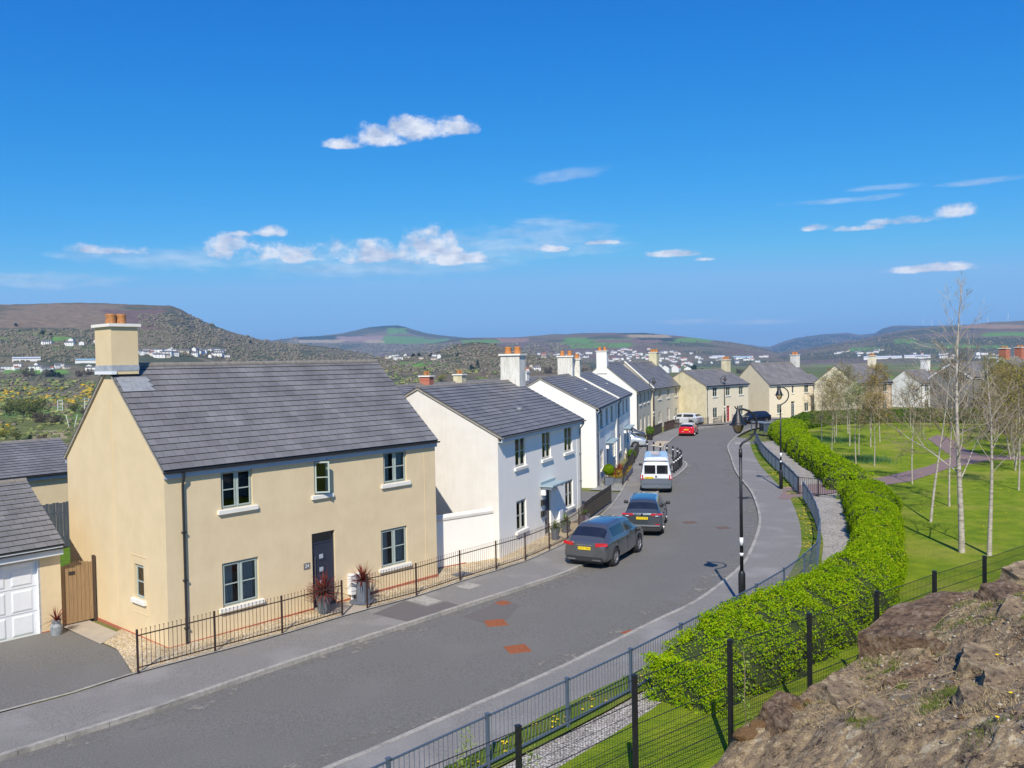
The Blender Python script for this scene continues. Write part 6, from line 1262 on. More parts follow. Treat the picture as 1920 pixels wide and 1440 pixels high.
spots = [(30.5, 84.15, 0, .85, 'left-most slender birch inside the hedge bend'), (30.84, 81.64, 1, .9, 'second slender birch inside the hedge bend'), (30.92, 78.2, 0, 1, 'leaning white-stemmed birch inside the hedge bend'), (32.31, 76.9, 1, 1.1, 'birch with orange-brown crown before the peach house wall'),
         (35.3, 81.9, 1, 1.1, 'birch with orange-brown crown nearest the peach house windows'), (33.6, 88.5, 2, 1.0, 'olive-tinged birch in front of the steep cream gable'), (36.4, 92.5, 2, 1.0, 'olive-tinged birch close to the dark far hedge'), (40.5, 96.5, 1, .9, 'slender birch between the cream gable and the peach wall'),
         (29.43, 49.56, 2, 1.05, 'white-trunked birch at the right edge of the lawn'), (46.0, 98.5, 0, .85, 'pale thin tree in front of the white house'), (48.5, 99.0, 0, .6, 'pale thin sapling beside the tree at the white house'), (28.6, 70.4, 0, .75, 'thin sapling on the lawn behind the blossoming tree'), (27.4, 73.2, 2, .75, 'thin olive sapling between hedge and lawn')]
used = set()
maps = [kid_map(v) for v in var]; bmaps = [kid_map(v) for v in big]
for k, (x, y, v, sc, lab) in enumerate(spots):
    o = var[v] if v not in used else copy_tree(var[v], maps[v]); used.add(v); place(o, x, y, lab, 'young birches in the park', k*1.7, sc)
used = set()
bs = [(34.5, 58.5, 2, .95, 'many-stemmed leafing tree close behind the bare birches'), (38.6, 65.5, 1, 1.0, 'reddish many-stemmed tree by the red path bend'), (42.5, 69.5, 0, 1.0, 'olive many-stemmed tree beyond the red path'), (45.6, 77.5, 1, 1.05, 'reddish many-stemmed tree in the middle of the park thicket'), (50.5, 74, 0, 1.1, 'olive many-stemmed tree right of the park thicket'),
      (49.6, 88, 0, 1.1, 'olive many-stemmed tree below the brick chimneys'), (56.5, 82, 0, 1.2, 'largest olive tree at the right of the park'), (38.5, 57.5, 2, .9, 'thin many-stemmed tree at the right before the thicket'), (46.5, 65, 0, 1.0, 'olive tree at the right edge of the park, before the brick chimneys'), (54, 94, 2, 1.1, 'far olive tree between the two grey houses'), (60, 90, 1, 1.2, 'far reddish tree below the grey houses')]
for k, (x, y, v, sc, lab) in enumerate(bs):
    o = big[v] if v not in used else copy_tree(big[v], bmaps[v]); used.add(v); place(o, x, y, lab, 'many-stemmed trees of the park thicket', k*2.1, sc*.84)

# ---------------------------------------------------------------- rocky bank below the camera
E_ = np.array([.8094, .5874]); N_ = np.array([.5874, -.8094])
def sd(x, y): return x*E_[0]+(y-13.1)*E_[1], x*N_[0]+(y-13.1)*N_[1]
def zf(s): return np.interp(s, [-20, 3.6, 4.4, 5.0, 7.7, 8.8, 9.3, 11, 14, 17, 25, 40], [.15, .25, .5, .95, 1.25, 1.35, 1.75, 2.05, 1.95, 2.05, 2.3, 2.5])
def plates(s, d, sc=1.1):
    """broken slabs: every cell a tilted plate with its own height"""
    s = np.asarray(s, float); d = np.asarray(d, float); out = 0
    for (k, fx, fy, amp, tilt) in ((71, .6, 1.1, .10, .10), (72, 1.7, 3.0, .06, .12), (73, 5.0, 8, .025, .2)):
        w = fbm(s*1.5, d*1.5, 3, k)*.5; u = (s+.35*d)*fx+w; v = (d-.2*s)*fy+w*1.3; iu = np.floor(u).astype(np.int64); iv = np.floor(v).astype(np.int64); best = np.full(u.shape, 9.); hh = np.zeros(u.shape)
        for a in (-1, 0, 1):
            for b in (-1, 0, 1):
                cu = iu+a+_h(iu+a, iv+b, k); cv = iv+b+_h(iu+a, iv+b, k+100); q = (u-cu)**2+(v-cv)**2; h = (_h(iu+a, iv+b, k+200)-.5)*amp+((u-cu)/fx*(_h(iu+a, iv+b, k+300)-.5)+(v-cv)/fy*(_h(iu+a, iv+b, k+400)-.35))*tilt; m = q < best; best = np.where(m, q, best); hh = np.where(m, h, hh)
        out = out+hh
    return out
def bank(s, d):
    z = zf(s+.35*(fbm(s*.9, d*.9, 3, 61)-.5))+.33*np.clip(d-.1, 0, None)
    z = z+np.clip(d-7.5, 0, None)*.55
    edge = sstep(-.35, .35, d+.5*(fbm(s*1.3, s*0, 4, 62)-.5)); z = .12+(z-.12)*edge
    lay = fbm(s*.55+d*.25, d*1.6-s*.35, 5, 63); st = np.floor(lay*11)/11; z = z+(st-.45)*.30*edge+(lay-.5)*.05
    z = z+plates(s, d)*edge
    z = z+(fbm(s*3, d*3, 5, 64)-.5)*.06*edge+(fbm(s*13, d*13, 3, 65)-.5)*.03*edge
    return z
ns, nd_ = 640, 300; sv = np.concatenate([np.linspace(1.5, 19, 520), np.linspace(19.1, 60, 120)]); dv = np.concatenate([np.linspace(-.5, 8.5, 250), np.linspace(8.6, 26, 50)])
SS, DD = np.meshgrid(sv, dv, indexing='ij'); X = SS*E_[0]+DD*N_[0]; Y = 13.1+SS*E_[1]+DD*N_[1]; Z = bank(SS, DD); Z = np.where(np.hypot(X, Y) < 3.5, np.minimum(Z, 6.3), Z); Z = np.minimum(Z, 6.35)
V = np.stack([X, Y, Z], -1).reshape(-1, 3); b = (np.arange(ns-1)[:, None]*nd_+np.arange(nd_-1)[None]).ravel(); F = np.stack([b, b+1, b+nd_+1, b+nd_], -1)
def rock_mat(name, cols, sc=1.6, bump=.03):
    m = bpy.data.materials.new(name); m.use_nodes = True; nt = m.node_tree; L = nt.links.new; b = nt.nodes['Principled BSDF']; b.inputs['Roughness'].default_value = .9; b.inputs['Specular IOR Level'].default_value = .2
    tc = nd(nt, 'ShaderNodeTexCoord'); mp = nd(nt, 'ShaderNodeMapping'); mp.inputs['Rotation'].default_value = (0, 0, .6); mp.inputs['Scale'].default_value = (1, 1.5, 1.6); L(tc.outputs['Object'], mp.inputs[0])
    def nz(scale, rough=.65, det=10):
        n = nd(nt, 'ShaderNodeTexNoise'); n.inputs['Scale'].default_value = scale; n.inputs['Detail'].default_value = det; n.inputs['Roughness'].default_value = rough; L(mp.outputs[0], n.inputs['Vector']); return n
    n = nz(sc); f = nz(sc*16, .75); v = nd(nt, 'ShaderNodeTexVoronoi'); v.inputs['Scale'].default_value = sc*4.5; L(mp.outputs[0], v.inputs['Vector']); vs = nd(nt, 'ShaderNodeSeparateColor'); L(v.outputs['Color'], vs.inputs[0])
    def mth(op, a, bb, c=None):
        q = nd(nt, 'ShaderNodeMath'); q.operation = op
        for i, x in enumerate((a, bb, c)):
            if x is None: continue
            if isinstance(x, (int, float)): q.inputs[i].default_value = x
            else: L(x, q.inputs[i])
        return q.outputs[0]
    t = mth('MULTIPLY_ADD', vs.outputs[0], .16, mth('MULTIPLY_ADD', f.outputs[0], .55, mth('MULTIPLY', n.outputs[0], .55))); t = mth('SUBTRACT', t, .13)
    cr = nd(nt, 'ShaderNodeValToRGB'); L(t, cr.inputs[0])
    while len(cr.color_ramp.elements) < len(cols): cr.color_ramp.elements.new(.5)
    for i, c in enumerate(cols): cr.color_ramp.elements[i].position = .36+.28*i/(len(cols)-1); cr.color_ramp.elements[i].color = (*c, 1)
    L(cr.outputs[0], b.inputs['Base Color'])
    e = nd(nt, 'ShaderNodeTexVoronoi'); e.feature = 'DISTANCE_TO_EDGE'; e.inputs['Scale'].default_value = sc*2.2; L(mp.outputs[0], e.inputs['Vector']); er = nd(nt, 'ShaderNodeMapRange'); er.inputs['From Max'].default_value = .05; L(e.outputs['Distance'], er.inputs['Value'])
    hgt = mth('MULTIPLY_ADD', er.outputs[0], .25, mth('MULTIPLY_ADD', n.outputs[0], 1.2, mth('MULTIPLY', f.outputs[0], .9)))
    bp = nd(nt, 'ShaderNodeBump'); bp.inputs['Distance'].default_value = bump; L(hgt, bp.inputs['Height']); L(bp.outputs[0], b.inputs['Normal']); return m
ROCKB = rock_mat('bank_rock', [(.045, .035, .026), (.14, .10, .066), (.25, .185, .118), (.20, .155, .115), (.36, .255, .13), (.31, .255, .18), (.48, .41, .29)])
ROCKD = rock_mat('dark_rock', [(.05, .035, .028), (.13, .085, .055), (.22, .14, .08), (.3, .24, .18)], 2.2)
STONE = rock_mat('loose_stone', [(.13, .11, .10), (.22, .19, .16), (.34, .29, .23), (.26, .19, .12)], 5)
OCHRE = rock_mat('ochre_rock', [(.14, .08, .04), (.28, .16, .07), (.38, .24, .12)], 5)
tag(np_mesh('rocky_bank', V, F, ROCKB, smooth=False), kind='structure')
def xy(s, d): return s*E_[0]+d*N_[0], 13.1+s*E_[1]+d*N_[1]
def rock_mesh(seed, dims, m, name='rock', ang=.8, sub=3):
    bm = bmesh.new(); bmesh.ops.create_icosphere(bm, subdivisions=sub, radius=1); rg = random.Random(seed)
    planes = [(Vector((rg.gauss(0, 1), rg.gauss(0, 1), rg.gauss(0, 1))).normalized(), rg.uniform(.55, .85)) for _ in range(9)]
    for v in bm.verts:
        p = v.co.copy()
        for n, d in planes:
            e = p.dot(n)-d
            if e > 0: p -= n*e*ang
        f = 1+.06*(vnoise(p.x*4+seed, p.y*4+p.z*3, seed)-.5); v.co = Vector((p.x*dims[0], p.y*dims[1], p.z*dims[2]))*float(f)
    me = bpy.data.meshes.new(name); bm.to_mesh(me); bm.free(); me.materials.append(m); return me
# the big split slab beside the fence
ms = MB(); t = empty('rock_slab', (*xy(9.6, 1.2), 0), .627, 'large dark split rock slab with a black hollow, beside the fence post', 'rock')
# slab in local axes: x along the fence, y away from camera
top = [(-.75, .95, 2.08), (1.0, 1.0, 2.35), (2.4, .8, 2.45), (2.6, -.6, 2.5), (1.55, -1.0, 2.42), (1.05, -.75, 2.38), (.3, -.95, 2.28), (-.6, -.75, 2.2)]; lo = [(-.8, .95, .3), (1.0, 1.0, .3), (2.4, .8, .3), (2.7, -.7, .6), (1.65, -1.1, .6), (1.0, -.55, .6), (.25, -1.05, .4), (-.7, -.85, .3)]
bm = bmesh.new(); tv = [bm.verts.new(p) for p in top]; lv = [bm.verts.new(p) for p in lo]; bm.faces.new(tv[::-1]); 
for k in range(8): bm.faces.new([tv[k], tv[(k+1) % 8], lv[(k+1) % 8], lv[k]])
bmesh.ops.triangulate(bm, faces=bm.faces); bmesh.ops.subdivide_edges(bm, edges=bm.edges, cuts=7, use_grid_fill=True)
for v in bm.verts: q = v.co; v.co = q+Vector((vnoise(q.x*3, q.z*4+q.y, 1)-.5, vnoise(q.x*3+9, q.z*6+q.y*2, 2)-.5, vnoise(q.x*2.4, q.y*2.4+5, 3)-.5))*.13
bmesh.ops.recalc_face_normals(bm, faces=bm.faces); me = bpy.data.meshes.new('slab'); bm.to_mesh(me); bm.free(); me.materials.append(ROCKD); o = bpy.data.objects.new('slab_body', me); S.collection.objects.link(o); o.parent = t
# loose rocks
def slab_mesh(seed, name='flat_rock'):
    r_ = random.Random(seed); n = r_.randint(5, 7); bm = bmesh.new(); ang = sorted(r_.uniform(0, 6.283) if 0 else (6.283*k/n+r_.uniform(-.35, .35)) for k in range(n)); T = [bm.verts.new((math.cos(a)*r_.uniform(.75, 1.15), math.sin(a)*.72*r_.uniform(.8, 1.15), .30+r_.uniform(-.05, .05))) for a in ang]; B = [bm.verts.new((v.co.x*1.06, v.co.y*1.06, -.5)) for v in T]
    bm.faces.new(T); [bm.faces.new([T[(k+1) % n], T[k], B[k], B[(k+1) % n]]) for k in range(n)]; bmesh.ops.triangulate(bm, faces=bm.faces); bmesh.ops.subdivide_edges(bm, edges=bm.edges, cuts=5, use_grid_fill=True)
    for v in bm.verts: q = v.co; st = .07*(math.floor(4*float(fbm(q.x*1.7+seed, q.y*1.7, 3, seed)))/4-.4); v.co = q+Vector((float(vnoise(q.z*5+seed, q.y*4, 1))-.5, float(vnoise(q.x*4, q.z*5+seed, 2))-.5, 0))*.10+Vector((0, 0, (float(vnoise(q.x*3, q.y*3, seed))-.5)*.06+st if q.z > .1 else 0))
    bmesh.ops.recalc_face_normals(bm, faces=bm.faces); me = bpy.data.meshes.new(name); bm.to_mesh(me); bm.free(); me.materials.append([ROCKD, ROCKB, ROCKB][seed % 3]); return me
_sm = [slab_mesh(k) for k in range(6)]; _rs = random.Random(41)
for k, (s_, d_, sz_) in enumerate([(5.6, .9, .75), (6.6, 1.6, .8), (5.9, 2.6, .6), (7.6, 2.3, .7), (8.6, 3.2, .85), (10.2, 3.0, .9), (12.2, 2.0, 1.0), (13.6, 3.2, .9), (11.4, 4.4, .8), (9.4, 4.6, .7), (7.4, 4.0, .65), (12.9, 5.2, .7), (8.2, 5.5, .55), (10.4, 5.9, .5), (14.8, 1.6, 1.1), (16.5, 2.6, 1.1), (6.4, 3.9, .5)]):
    o = bpy.data.objects.new('flat_rock', _sm[k % 6]); S.collection.objects.link(o); x, y = xy(s_, d_); z = float(bank(np.array([s_]), np.array([d_]))[0]); sz_ *= _rs.uniform(.9, 1.1); o.location = (x, y, z-.19*sz_); o.scale = (sz_, sz_, sz_*.8); o.rotation_euler = (.30+_rs.uniform(-.08, .12), _rs.uniform(-.1, .1), .627+_rs.uniform(-.5, .5)); tag(o, 'flat brown bedded slab set in the rocky bank', 'rock', 'bedded slabs of the bank')
rg = random.Random(5); shapes = [rock_mesh(k, (1, .75, .5), STONE if k % 3 else OCHRE) for k in range(7)]
big_r = [(7.0, 6.2, .22, 'pale rounded rock at the bottom edge of the bank'), (7.4, 6.6, .2, 'dark blocky rock at the bottom edge of the bank'), (9.3, 6.3, .26, 'long ochre-edged rock lying on rubble'), (11.2, 6.6, .24, 'upright tan rock in the rubble at the right'), (8.2, 6.9, .2, 'whitish rock at the very bottom of the bank')]
def put_rock(me, s, d, sz, label, group=None):
    o = bpy.data.objects.new('rock', me); S.collection.objects.link(o); x, y = xy(s, d); z = float(bank(np.array([s]), np.array([d]))[0]); o.location = (x, y, z+sz*.05); o.rotation_euler = (rg.uniform(-.4, .4), rg.uniform(-.4, .4), rg.uniform(0, 6)); o.scale = (sz, sz*rg.uniform(.7, 1.1), sz*rg.uniform(.7, 1.2)); tag(o, label, 'rock', group)
for k, (s, d, sz, lab) in enumerate(big_r): put_rock(shapes[k], s, d, sz, lab)
for k in range(280):
    s = rg.uniform(5.5, 17) if k % 2 else rg.gauss(10.8, 2.4); d = rg.uniform(.6, 8) if k % 2 else rg.uniform(4.8, 7.6); put_rock(shapes[k % 7], s, d, rg.choice([.025, .03, .04, .05, .06, .09, .13]), 'loose brown stone lying on the rocky bank', 'loose stones on the bank')
for k in range(8): put_rock(shapes[(k*3) % 7 if (k*3) % 7 in (0, 3, 6) else 3], 4.7+.35*k+rg.uniform(-.1, .1), .5+.12*k, rg.uniform(.16, .28), 'ochre broken rock at the edge of the bank by the mesh fence', 'ochre rocks by the fence')
r_ = np.random.default_rng(77); nr_ = 5200; ss_ = np.where(r_.random(nr_) < .5, r_.normal(10.8, 2.6, nr_), r_.uniform(4.8, 19, nr_)); dd_ = np.where(r_.random(nr_) < .5, r_.normal(6.0, 1.5, nr_), r_.uniform(.2, 8.4, nr_)); dd_ = np.clip(dd_, .2, 8.4)
bmx = bmesh.new(); bmesh.ops.create_icosphere(bmx, subdivisions=1, radius=1); JV0 = np.array([tuple(v.co) for v in bmx.verts]); JF0 = np.array([[v.index for v in f.verts] for f in bmx.faces]); bmx.free()
VV = []; FF = []; CC = []
bz_ = bank(ss_, dd_)
for k in range(nr_):
    x, y = xy(ss_[k], dd_[k]); sz = r_.choice([.008, .012, .018, .026, .035]); q = JV0*(1+.7*(r_.random((12, 1))-.5))*sz*np.array([r_.uniform(.7, 1.4), r_.uniform(.7, 1.4), .6]); VV.append(q+np.array([x, y, bz_[k]+sz*.2])); FF.append(JF0+12*k); c = [(.34, .29, .23), (.22, .18, .15), (.42, .38, .31), (.30, .20, .11), (.14, .12, .11)][r_.integers(0, 5)]; CC.append(np.tile(c, (12, 1)))
tag(np_mesh('rubble', np.concatenate(VV), np.concatenate(FF), attr_mat('rubble_stone', .9, .004, 30, .3), col=np.concatenate(CC)), 'small broken stones and grit strewn over the bank', 'rubble', kind='stuff')
# grass, dry stems and low plants on the bank
DRY = leaf_mat('dry_stem', [(.30, .22, .11), (.44, .34, .19), (.5, .42, .26)], .2, 6); TUFT = leaf_mat('bank_grass', [(.08, .14, .02), (.17, .22, .04), (.32, .30, .10)], .35, 4)
def blades(n, centre_fn, L, w, seed, flat=0):
    r = np.random.default_rng(seed); s, d = centre_fn(r, n); x = s*E_[0]+d*N_[0]; y = 13.1+s*E_[1]+d*N_[1]; z = bank(s, d); a = r.uniform(0, 6.28, n); lean = r.uniform(.1, .9, n)+flat; l = L*r.uniform(.4, 1.2, n)
    dx = np.cos(a)*np.sin(lean); dy = np.sin(a)*np.sin(lean); dz = np.cos(lean)+.05; P0 = np.stack([x, y, z-.01], -1); D = np.stack([dx, dy, dz], -1)*l[:, None]; sdv = np.stack([-np.sin(a), np.cos(a), 0*a], -1)*(w*r.uniform(.6, 1.3, n))[:, None]
    mid = P0+D*.55+np.stack([0*a, 0*a, l*.06], -1); tip = P0+D; V = np.stack([P0-sdv, P0+sdv, mid+sdv*.7, mid-sdv*.7, mid+sdv*.7, mid-sdv*.7, tip, tip+sdv*.1], 1).reshape(-1, 3); i = np.arange(n)*8; F = np.concatenate([np.stack([i, i+1, i+2, i+3], -1), np.stack([i+5, i+4, i+7, i+6], -1)]); return V, F
def clumps(k, ss, dd, sig, seed):
    def f(r, n):
        rr_ = np.random.default_rng(seed); cs = rr_.uniform(*ss, k); cd = rr_.uniform(*dd, k); i = r.integers(0, k, n); sg = sig*rr_.uniform(.5, 1.6, k)[i]; return cs[i]+r.normal(0, 1, n)*sg, np.clip(cd[i]+r.normal(0, 1, n)*sg*.7, .1, 30)
    return f
V, F = blades(34000, clumps(170, (5, 20), (.3, 8.2), .13, 1), .085, .0055, 2); tag(np_mesh('bank_grass', V, F, TUFT), 'patchy green grass growing in the rock crevices', 'grass', kind='stuff')
V, F = blades(52000, clumps(130, (5, 20), (.3, 8.2), .30, 8), .15, .0048, 3, .8); tag(np_mesh('dry_grass', V, F, DRY), 'dry straw-coloured grass lying on the rocky bank', 'grass', kind='stuff')
mb = MB()
for k in range(70):
    s, d = rg.uniform(5.5, 17), rg.uniform(1, 8); x, y = xy(s, d); z = float(bank(np.array([s]), np.array([d]))[0]); a = rg.uniform(0, 6.28); P = []; l = rg.uniform(.4, 1.3)
    for q in range(7): P.append((x+math.cos(a)*l*q/6+rg.gauss(0, .02), y+math.sin(a)*l*q/6+rg.gauss(0, .02), 0))
    P = [(p[0], p[1], float(bank(np.array([sd(p[0], p[1])[0]]), np.array([sd(p[0], p[1])[1]]))[0])+.03+.05*math.sin(i*.9)) for i, p in enumerate(P)]; mb.tube(P, [.007, .007, .006, .005, .004, .003, .002], 4)
tag(mb.build('dead_stems', DRY), 'dead bramble stems trailing over the rocks', 'stems', kind='stuff')
YEL = mat('dandelion_yellow', (.85, .62, .005), (.75, .5, .0), 30, .7)
mb = MB(); mb.lathe([(.004, 0), (.016, .006), (.022, .012), (.012, .018)], 9); fl = mb.mesh('flower_head', YEL); mb = MB(); mb.tube([(0, 0, -.1), (0, 0, 0)], .003, 4); st = mb.mesh('stem', TUFT)
for k, (s, d) in enumerate([(10.9, 2.7), (7.3, 5.0), (7.5, 4.9), (6.4, 4.4), (9.2, 6.1), (5.3, 4.7), (12.8, 2.2), (8.6, 3.2)]):
    x, y = xy(s, d); z = float(bank(np.array([s]), np.array([d]))[0]); t = empty('dandelion', (x, y, z+.09), 0, 'yellow dandelion flowering on the rocky bank', 'flower', 'dandelions on the bank'); t.scale = (1.5, 1.5, 1.5)
    for nm, me in (('flower_head', fl), ('stem', st)): o = bpy.data.objects.new(nm, me); S.collection.objects.link(o); o.parent = t
# grass blades and dandelions along the verge and lawn (nobody could count them)
def ground_blades(name, P, L, w, m, lab, seed, hz=.1):
    r = np.random.default_rng(seed); n = len(P); a = r.uniform(0, 6.28, n); ln = r.uniform(.1, .8, n); l = L*r.uniform(.5, 1.3, n); z = G(P[:, 0], P[:, 1])+hz; P0 = np.stack([P[:, 0], P[:, 1], z], -1)
    D = np.stack([np.cos(a)*np.sin(ln), np.sin(a)*np.sin(ln), np.cos(ln)], -1)*l[:, None]; s_ = np.stack([-np.sin(a), np.cos(a), 0*a], -1)*w; V = np.stack([P0-s_, P0+s_, P0+D+s_*.2, P0+D-s_*.2], 1).reshape(-1, 3); return tag(np_mesh(name, V, np.arange(4*n).reshape(-1, 4), m), lab, 'grass', kind='stuff')
VG = leaf_mat('verge_blade', [(.07, .16, .01), (.14, .26, .015), (.26, .34, .03)], .35, 3)
r = np.random.default_rng(9); FLn = np.array([(p.x, p.y) for p in fence_line]); PBn = np.array([(p.x, p.y) for p in resample([p for p in pavRb if p.y > 4], len(fence_line))]); i = r.integers(0, len(FLn), 26000); f = r.uniform(.08, 1.1, 26000)[:, None]; PBn2 = np.array([(p.x, p.y) for p in resample(pavRb, 600)]); NR = PBn2[np.argmin(((FLn[:, None]-PBn2[None])**2).sum(-1), 1)]; P = NR[i]*(1-f)+FLn[i]*f+r.normal(0, .04, (26000, 2)); P = P[(P[:, 1] > 12)]
f2 = np.minimum(1, 1)
inr = np.hypot(*(P-FLn[np.argmin(((P[:, None]-FLn[None, ::4])**2).sum(-1), 1)*4]).T) < 1.1; ground_blades('verge_grass', P[inr], .09, .006, VG, 'uneven green grass along the foot of the railing', 4)
r = np.random.default_rng(10); n = 30000; P = np.stack([r.uniform(-4, 24, n), r.uniform(11, 48, n)], -1); sD = sd(P[:, 0], P[:, 1])[1]; gx = np.interp(P[:, 1], [p.y for p in GR], [p.x for p in GR]); P = P[(P[:, 0] > gx+.15) & (sD < .6)]; ground_blades('lawn_grass', P, .07, .007, VG, 'mown lawn with longer tufts between hedge and mesh fence', 5, .07)
r = np.random.default_rng(12); n = 420; i = r.integers(0, len(FLn), n); f = r.uniform(.15, .95, n)[:, None]; P = NR[i]*(1-f)+FLn[i]*f+r.normal(0, .25, (n, 1))*np.array([[.65, .76]]); P = P[(P[:, 1] > 13) & (P[:, 1] < 60)]; k = len(P); lo_ = np.stack([r.uniform(20, 44, 260), r.uniform(36, 90, 260)], -1); P = np.concatenate([P, lo_]); z = G(P[:, 0], P[:, 1])+.16
Q = np.stack([P[:, 0], P[:, 1], z], -1); V = np.concatenate([Q+np.array(c)*.028 for c in ((-1, -1, 0), (1, -1, 0), (1, 1, .3), (-1, 1, .3))]).reshape(4, -1, 3).transpose(1, 0, 2).reshape(-1, 3); tag(np_mesh('wildflowers', V, np.arange(len(V)).reshape(-1, 4), YEL), 'scattered yellow dandelions in verge and lawn', 'flowers', kind='stuff')
DAF = leaf_mat('daffodil_leaf', [(.04, .14, .05), (.07, .2, .07), (.4, .45, .2)], .3, 5)
for k, (cx, cy, rx, ry) in enumerate([(27.5, 66.5, 1.8, 1.6), (31.5, 84, 2.5, 2), (30.2, 86.5, 1.6, 1.6)]):
    r = np.random.default_rng(k); P = np.stack([r.normal(cx, rx*.5, 1600), r.normal(cy, ry*.8, 1600)], -1); ground_blades('daffodil_clump', P, .38, .012, DAF, 'clump of daffodil leaves in the lawn', 30+k, .08)
# weeds climbing at the fences
for k, (x, y, h) in enumerate([(.15, 13.5, 1.6), (-1.0, 15.3, 1.1), (4.3, 16.0, 2.3)]):
    t = empty('climbing_weed', (x, y, .1), k, ['tall pale weed growing by a black fence post at the bottom', 'leafy weed poking above the blue-grey railing', 'tall weed twined on a black fence post below the hedge'][k], 'weed'); mb = MB(); P = [(.06*math.sin(q), .05*math.cos(q*1.3), h*q/8) for q in range(9)]; mb.tube(P, .008, 5); mb.build('stem', TWIG, t)
    r = np.random.default_rng(k); T = np.array(P); i = r.integers(1, 9, 260); leaf_cloud(T[i]+r.normal(0, .07, (260, 3)), np.tile([0, -.5, .8], (260, 1)), .05, 'foliage', leaf_mat('weed_leaf', [(.2, .3, .05), (.35, .45, .12)], .3, 5), t, 1, k)

# ---------------------------------------------------------------- far town, woods and trees on the terrain
from mathutils.bvhtree import BVHTree
tv_, tf_ = [], []
for o in S.objects:
    if o.type == 'MESH' and (o.name.startswith('hill') or o.name.startswith('valley_ground')):
        me = o.data; n0 = len(tv_); co_ = np.empty(len(me.vertices)*3, np.float32); me.vertices.foreach_get('co', co_); tv_ += [tuple(p) for p in co_.reshape(-1, 3).tolist()]
        fi = np.empty(len(me.loops), np.int32); me.loops.foreach_get('vertex_index', fi); tf_ += (fi.reshape(-1, 4)+n0).tolist()
BV = BVHTree.FromPolygons(tv_, tf_); del tv_, tf_
def hit(px, py):
    h = BV.ray_cast(Vector((0, 0, CZ)), px_dir(px, py), 30000); return h[0], h[3]
rg = random.Random(21)
WALLW = mat('far_white_wall', (.74, .73, .70), None, rough=.9); WALLC = mat('far_cream_wall', (.60, .52, .40), None, rough=.9); ROOFG = mat('far_grey_roof', (.12, .115, .12), None, rough=.8); ROOFR = mat('far_red_roof', (.33, .10, .06), None, rough=.8); ROOFW = mat('far_pale_roof', (.62, .64, .68), None, rough=.6)
WIN = mat('far_window', (.03, .035, .04), None, rough=.2)
def far_house_mesh(w, d, h, rh, wm, rm):
    mb = MB(); mb.box(-w/2, w/2, -d/2, d/2, -3, h, 0); mb.poly([(-w/2-.3, -d/2-.3, h), (w/2+.3, -d/2-.3, h), (w/2+.3, 0, h+rh), (-w/2-.3, 0, h+rh)], 1); mb.poly([(w/2+.3, d/2+.3, h), (-w/2-.3, d/2+.3, h), (-w/2-.3, 0, h+rh), (w/2+.3, 0, h+rh)], 1)
    mb.poly([(-w/2, d/2, h), (-w/2, -d/2, h), (-w/2, 0, h+rh-.1)], 0); mb.poly([(w/2, -d/2, h), (w/2, d/2, h), (w/2, 0, h+rh-.1)], 0)
    for x in (-w*.3, 0, w*.3):
        for z in (1, 3.6):
            if z+1.2 < h: mb.box(x-.5, x+.5, -d/2-.03, -d/2, z, z+1.1, 2)
    return mb.mesh('far_house', [wm, rm, WIN])
fm = [far_house_mesh(9, 7, 5, 2.4, WALLW, ROOFG), far_house_mesh(14, 7, 5, 2.2, WALLW, ROOFG), far_house_mesh(8, 7, 4.6, 2.6, WALLW, ROOFR), far_house_mesh(10, 7, 3, 2.4, WALLC, ROOFG), far_house_mesh(18, 8, 5, 2, WALLW, ROOFG)]
town = [(0, 180, 687, 697, 15, .85, 'houses at the foot of the heathery hill', 'pale distant house among the trees below the heathery hill'), (262, 425, 657, 671, 30, 1, 'village houses on the wooded slope', 'tiny pale house in the village on the wooded slope'), (85, 185, 641, 652, 6, 1, 'farmhouses on the heathery hill', 'tiny pale farmhouse on the lower heathery hill'),
        (722, 835, 668, 676, 12, .9, 'pale buildings by the green field', 'tiny pale building beside the green valley field'), (925, 1010, 676, 700, 16, .8, 'houses among the trees behind the chimneys', 'small pale house among bare trees behind the stained chimney'), (1135, 1300, 655, 690, 110, 1, 'houses of the hillside town', 'tiny white house of the hillside town'), (1010, 1140, 662, 672, 26, 1, 'houses in the valley bottom', 'tiny white house in the wooded valley bottom'), (1290, 1440, 668, 682, 22, 1, 'houses beyond the cream roofs', 'tiny white house beyond the cream houses\' roofs'),
        (1560, 1670, 656, 668, 16, 1, 'houses under the blue mountain', 'tiny pale house under the blue mountain'), (1690, 1915, 664, 674, 24, 1, 'houses at the valley edge behind the park', 'tiny pale house at the far valley edge behind the park')]
for (x0, x1, y0, y1, n, sc, grp, lab) in town:
    for k in range(n):
        px, py = rg.uniform(x0, x1), rg.uniform(y0, y1); h, dist = hit(px, py)
        if h is None: continue
        o = bpy.data.objects.new('far_house', rg.choice(fm)); S.collection.objects.link(o); s_ = sc*rg.uniform(.8, 1.15)*(1 if dist < 2500 else 1.25); o.location = h; o.scale = (s_, s_, s_); o.rotation_euler = (0, 0, math.atan2(h.y, h.x)-math.pi/2+rg.choice([0, 0, 0, 1.57])+rg.uniform(-.5, .5)); tag(o, lab, 'house', grp)
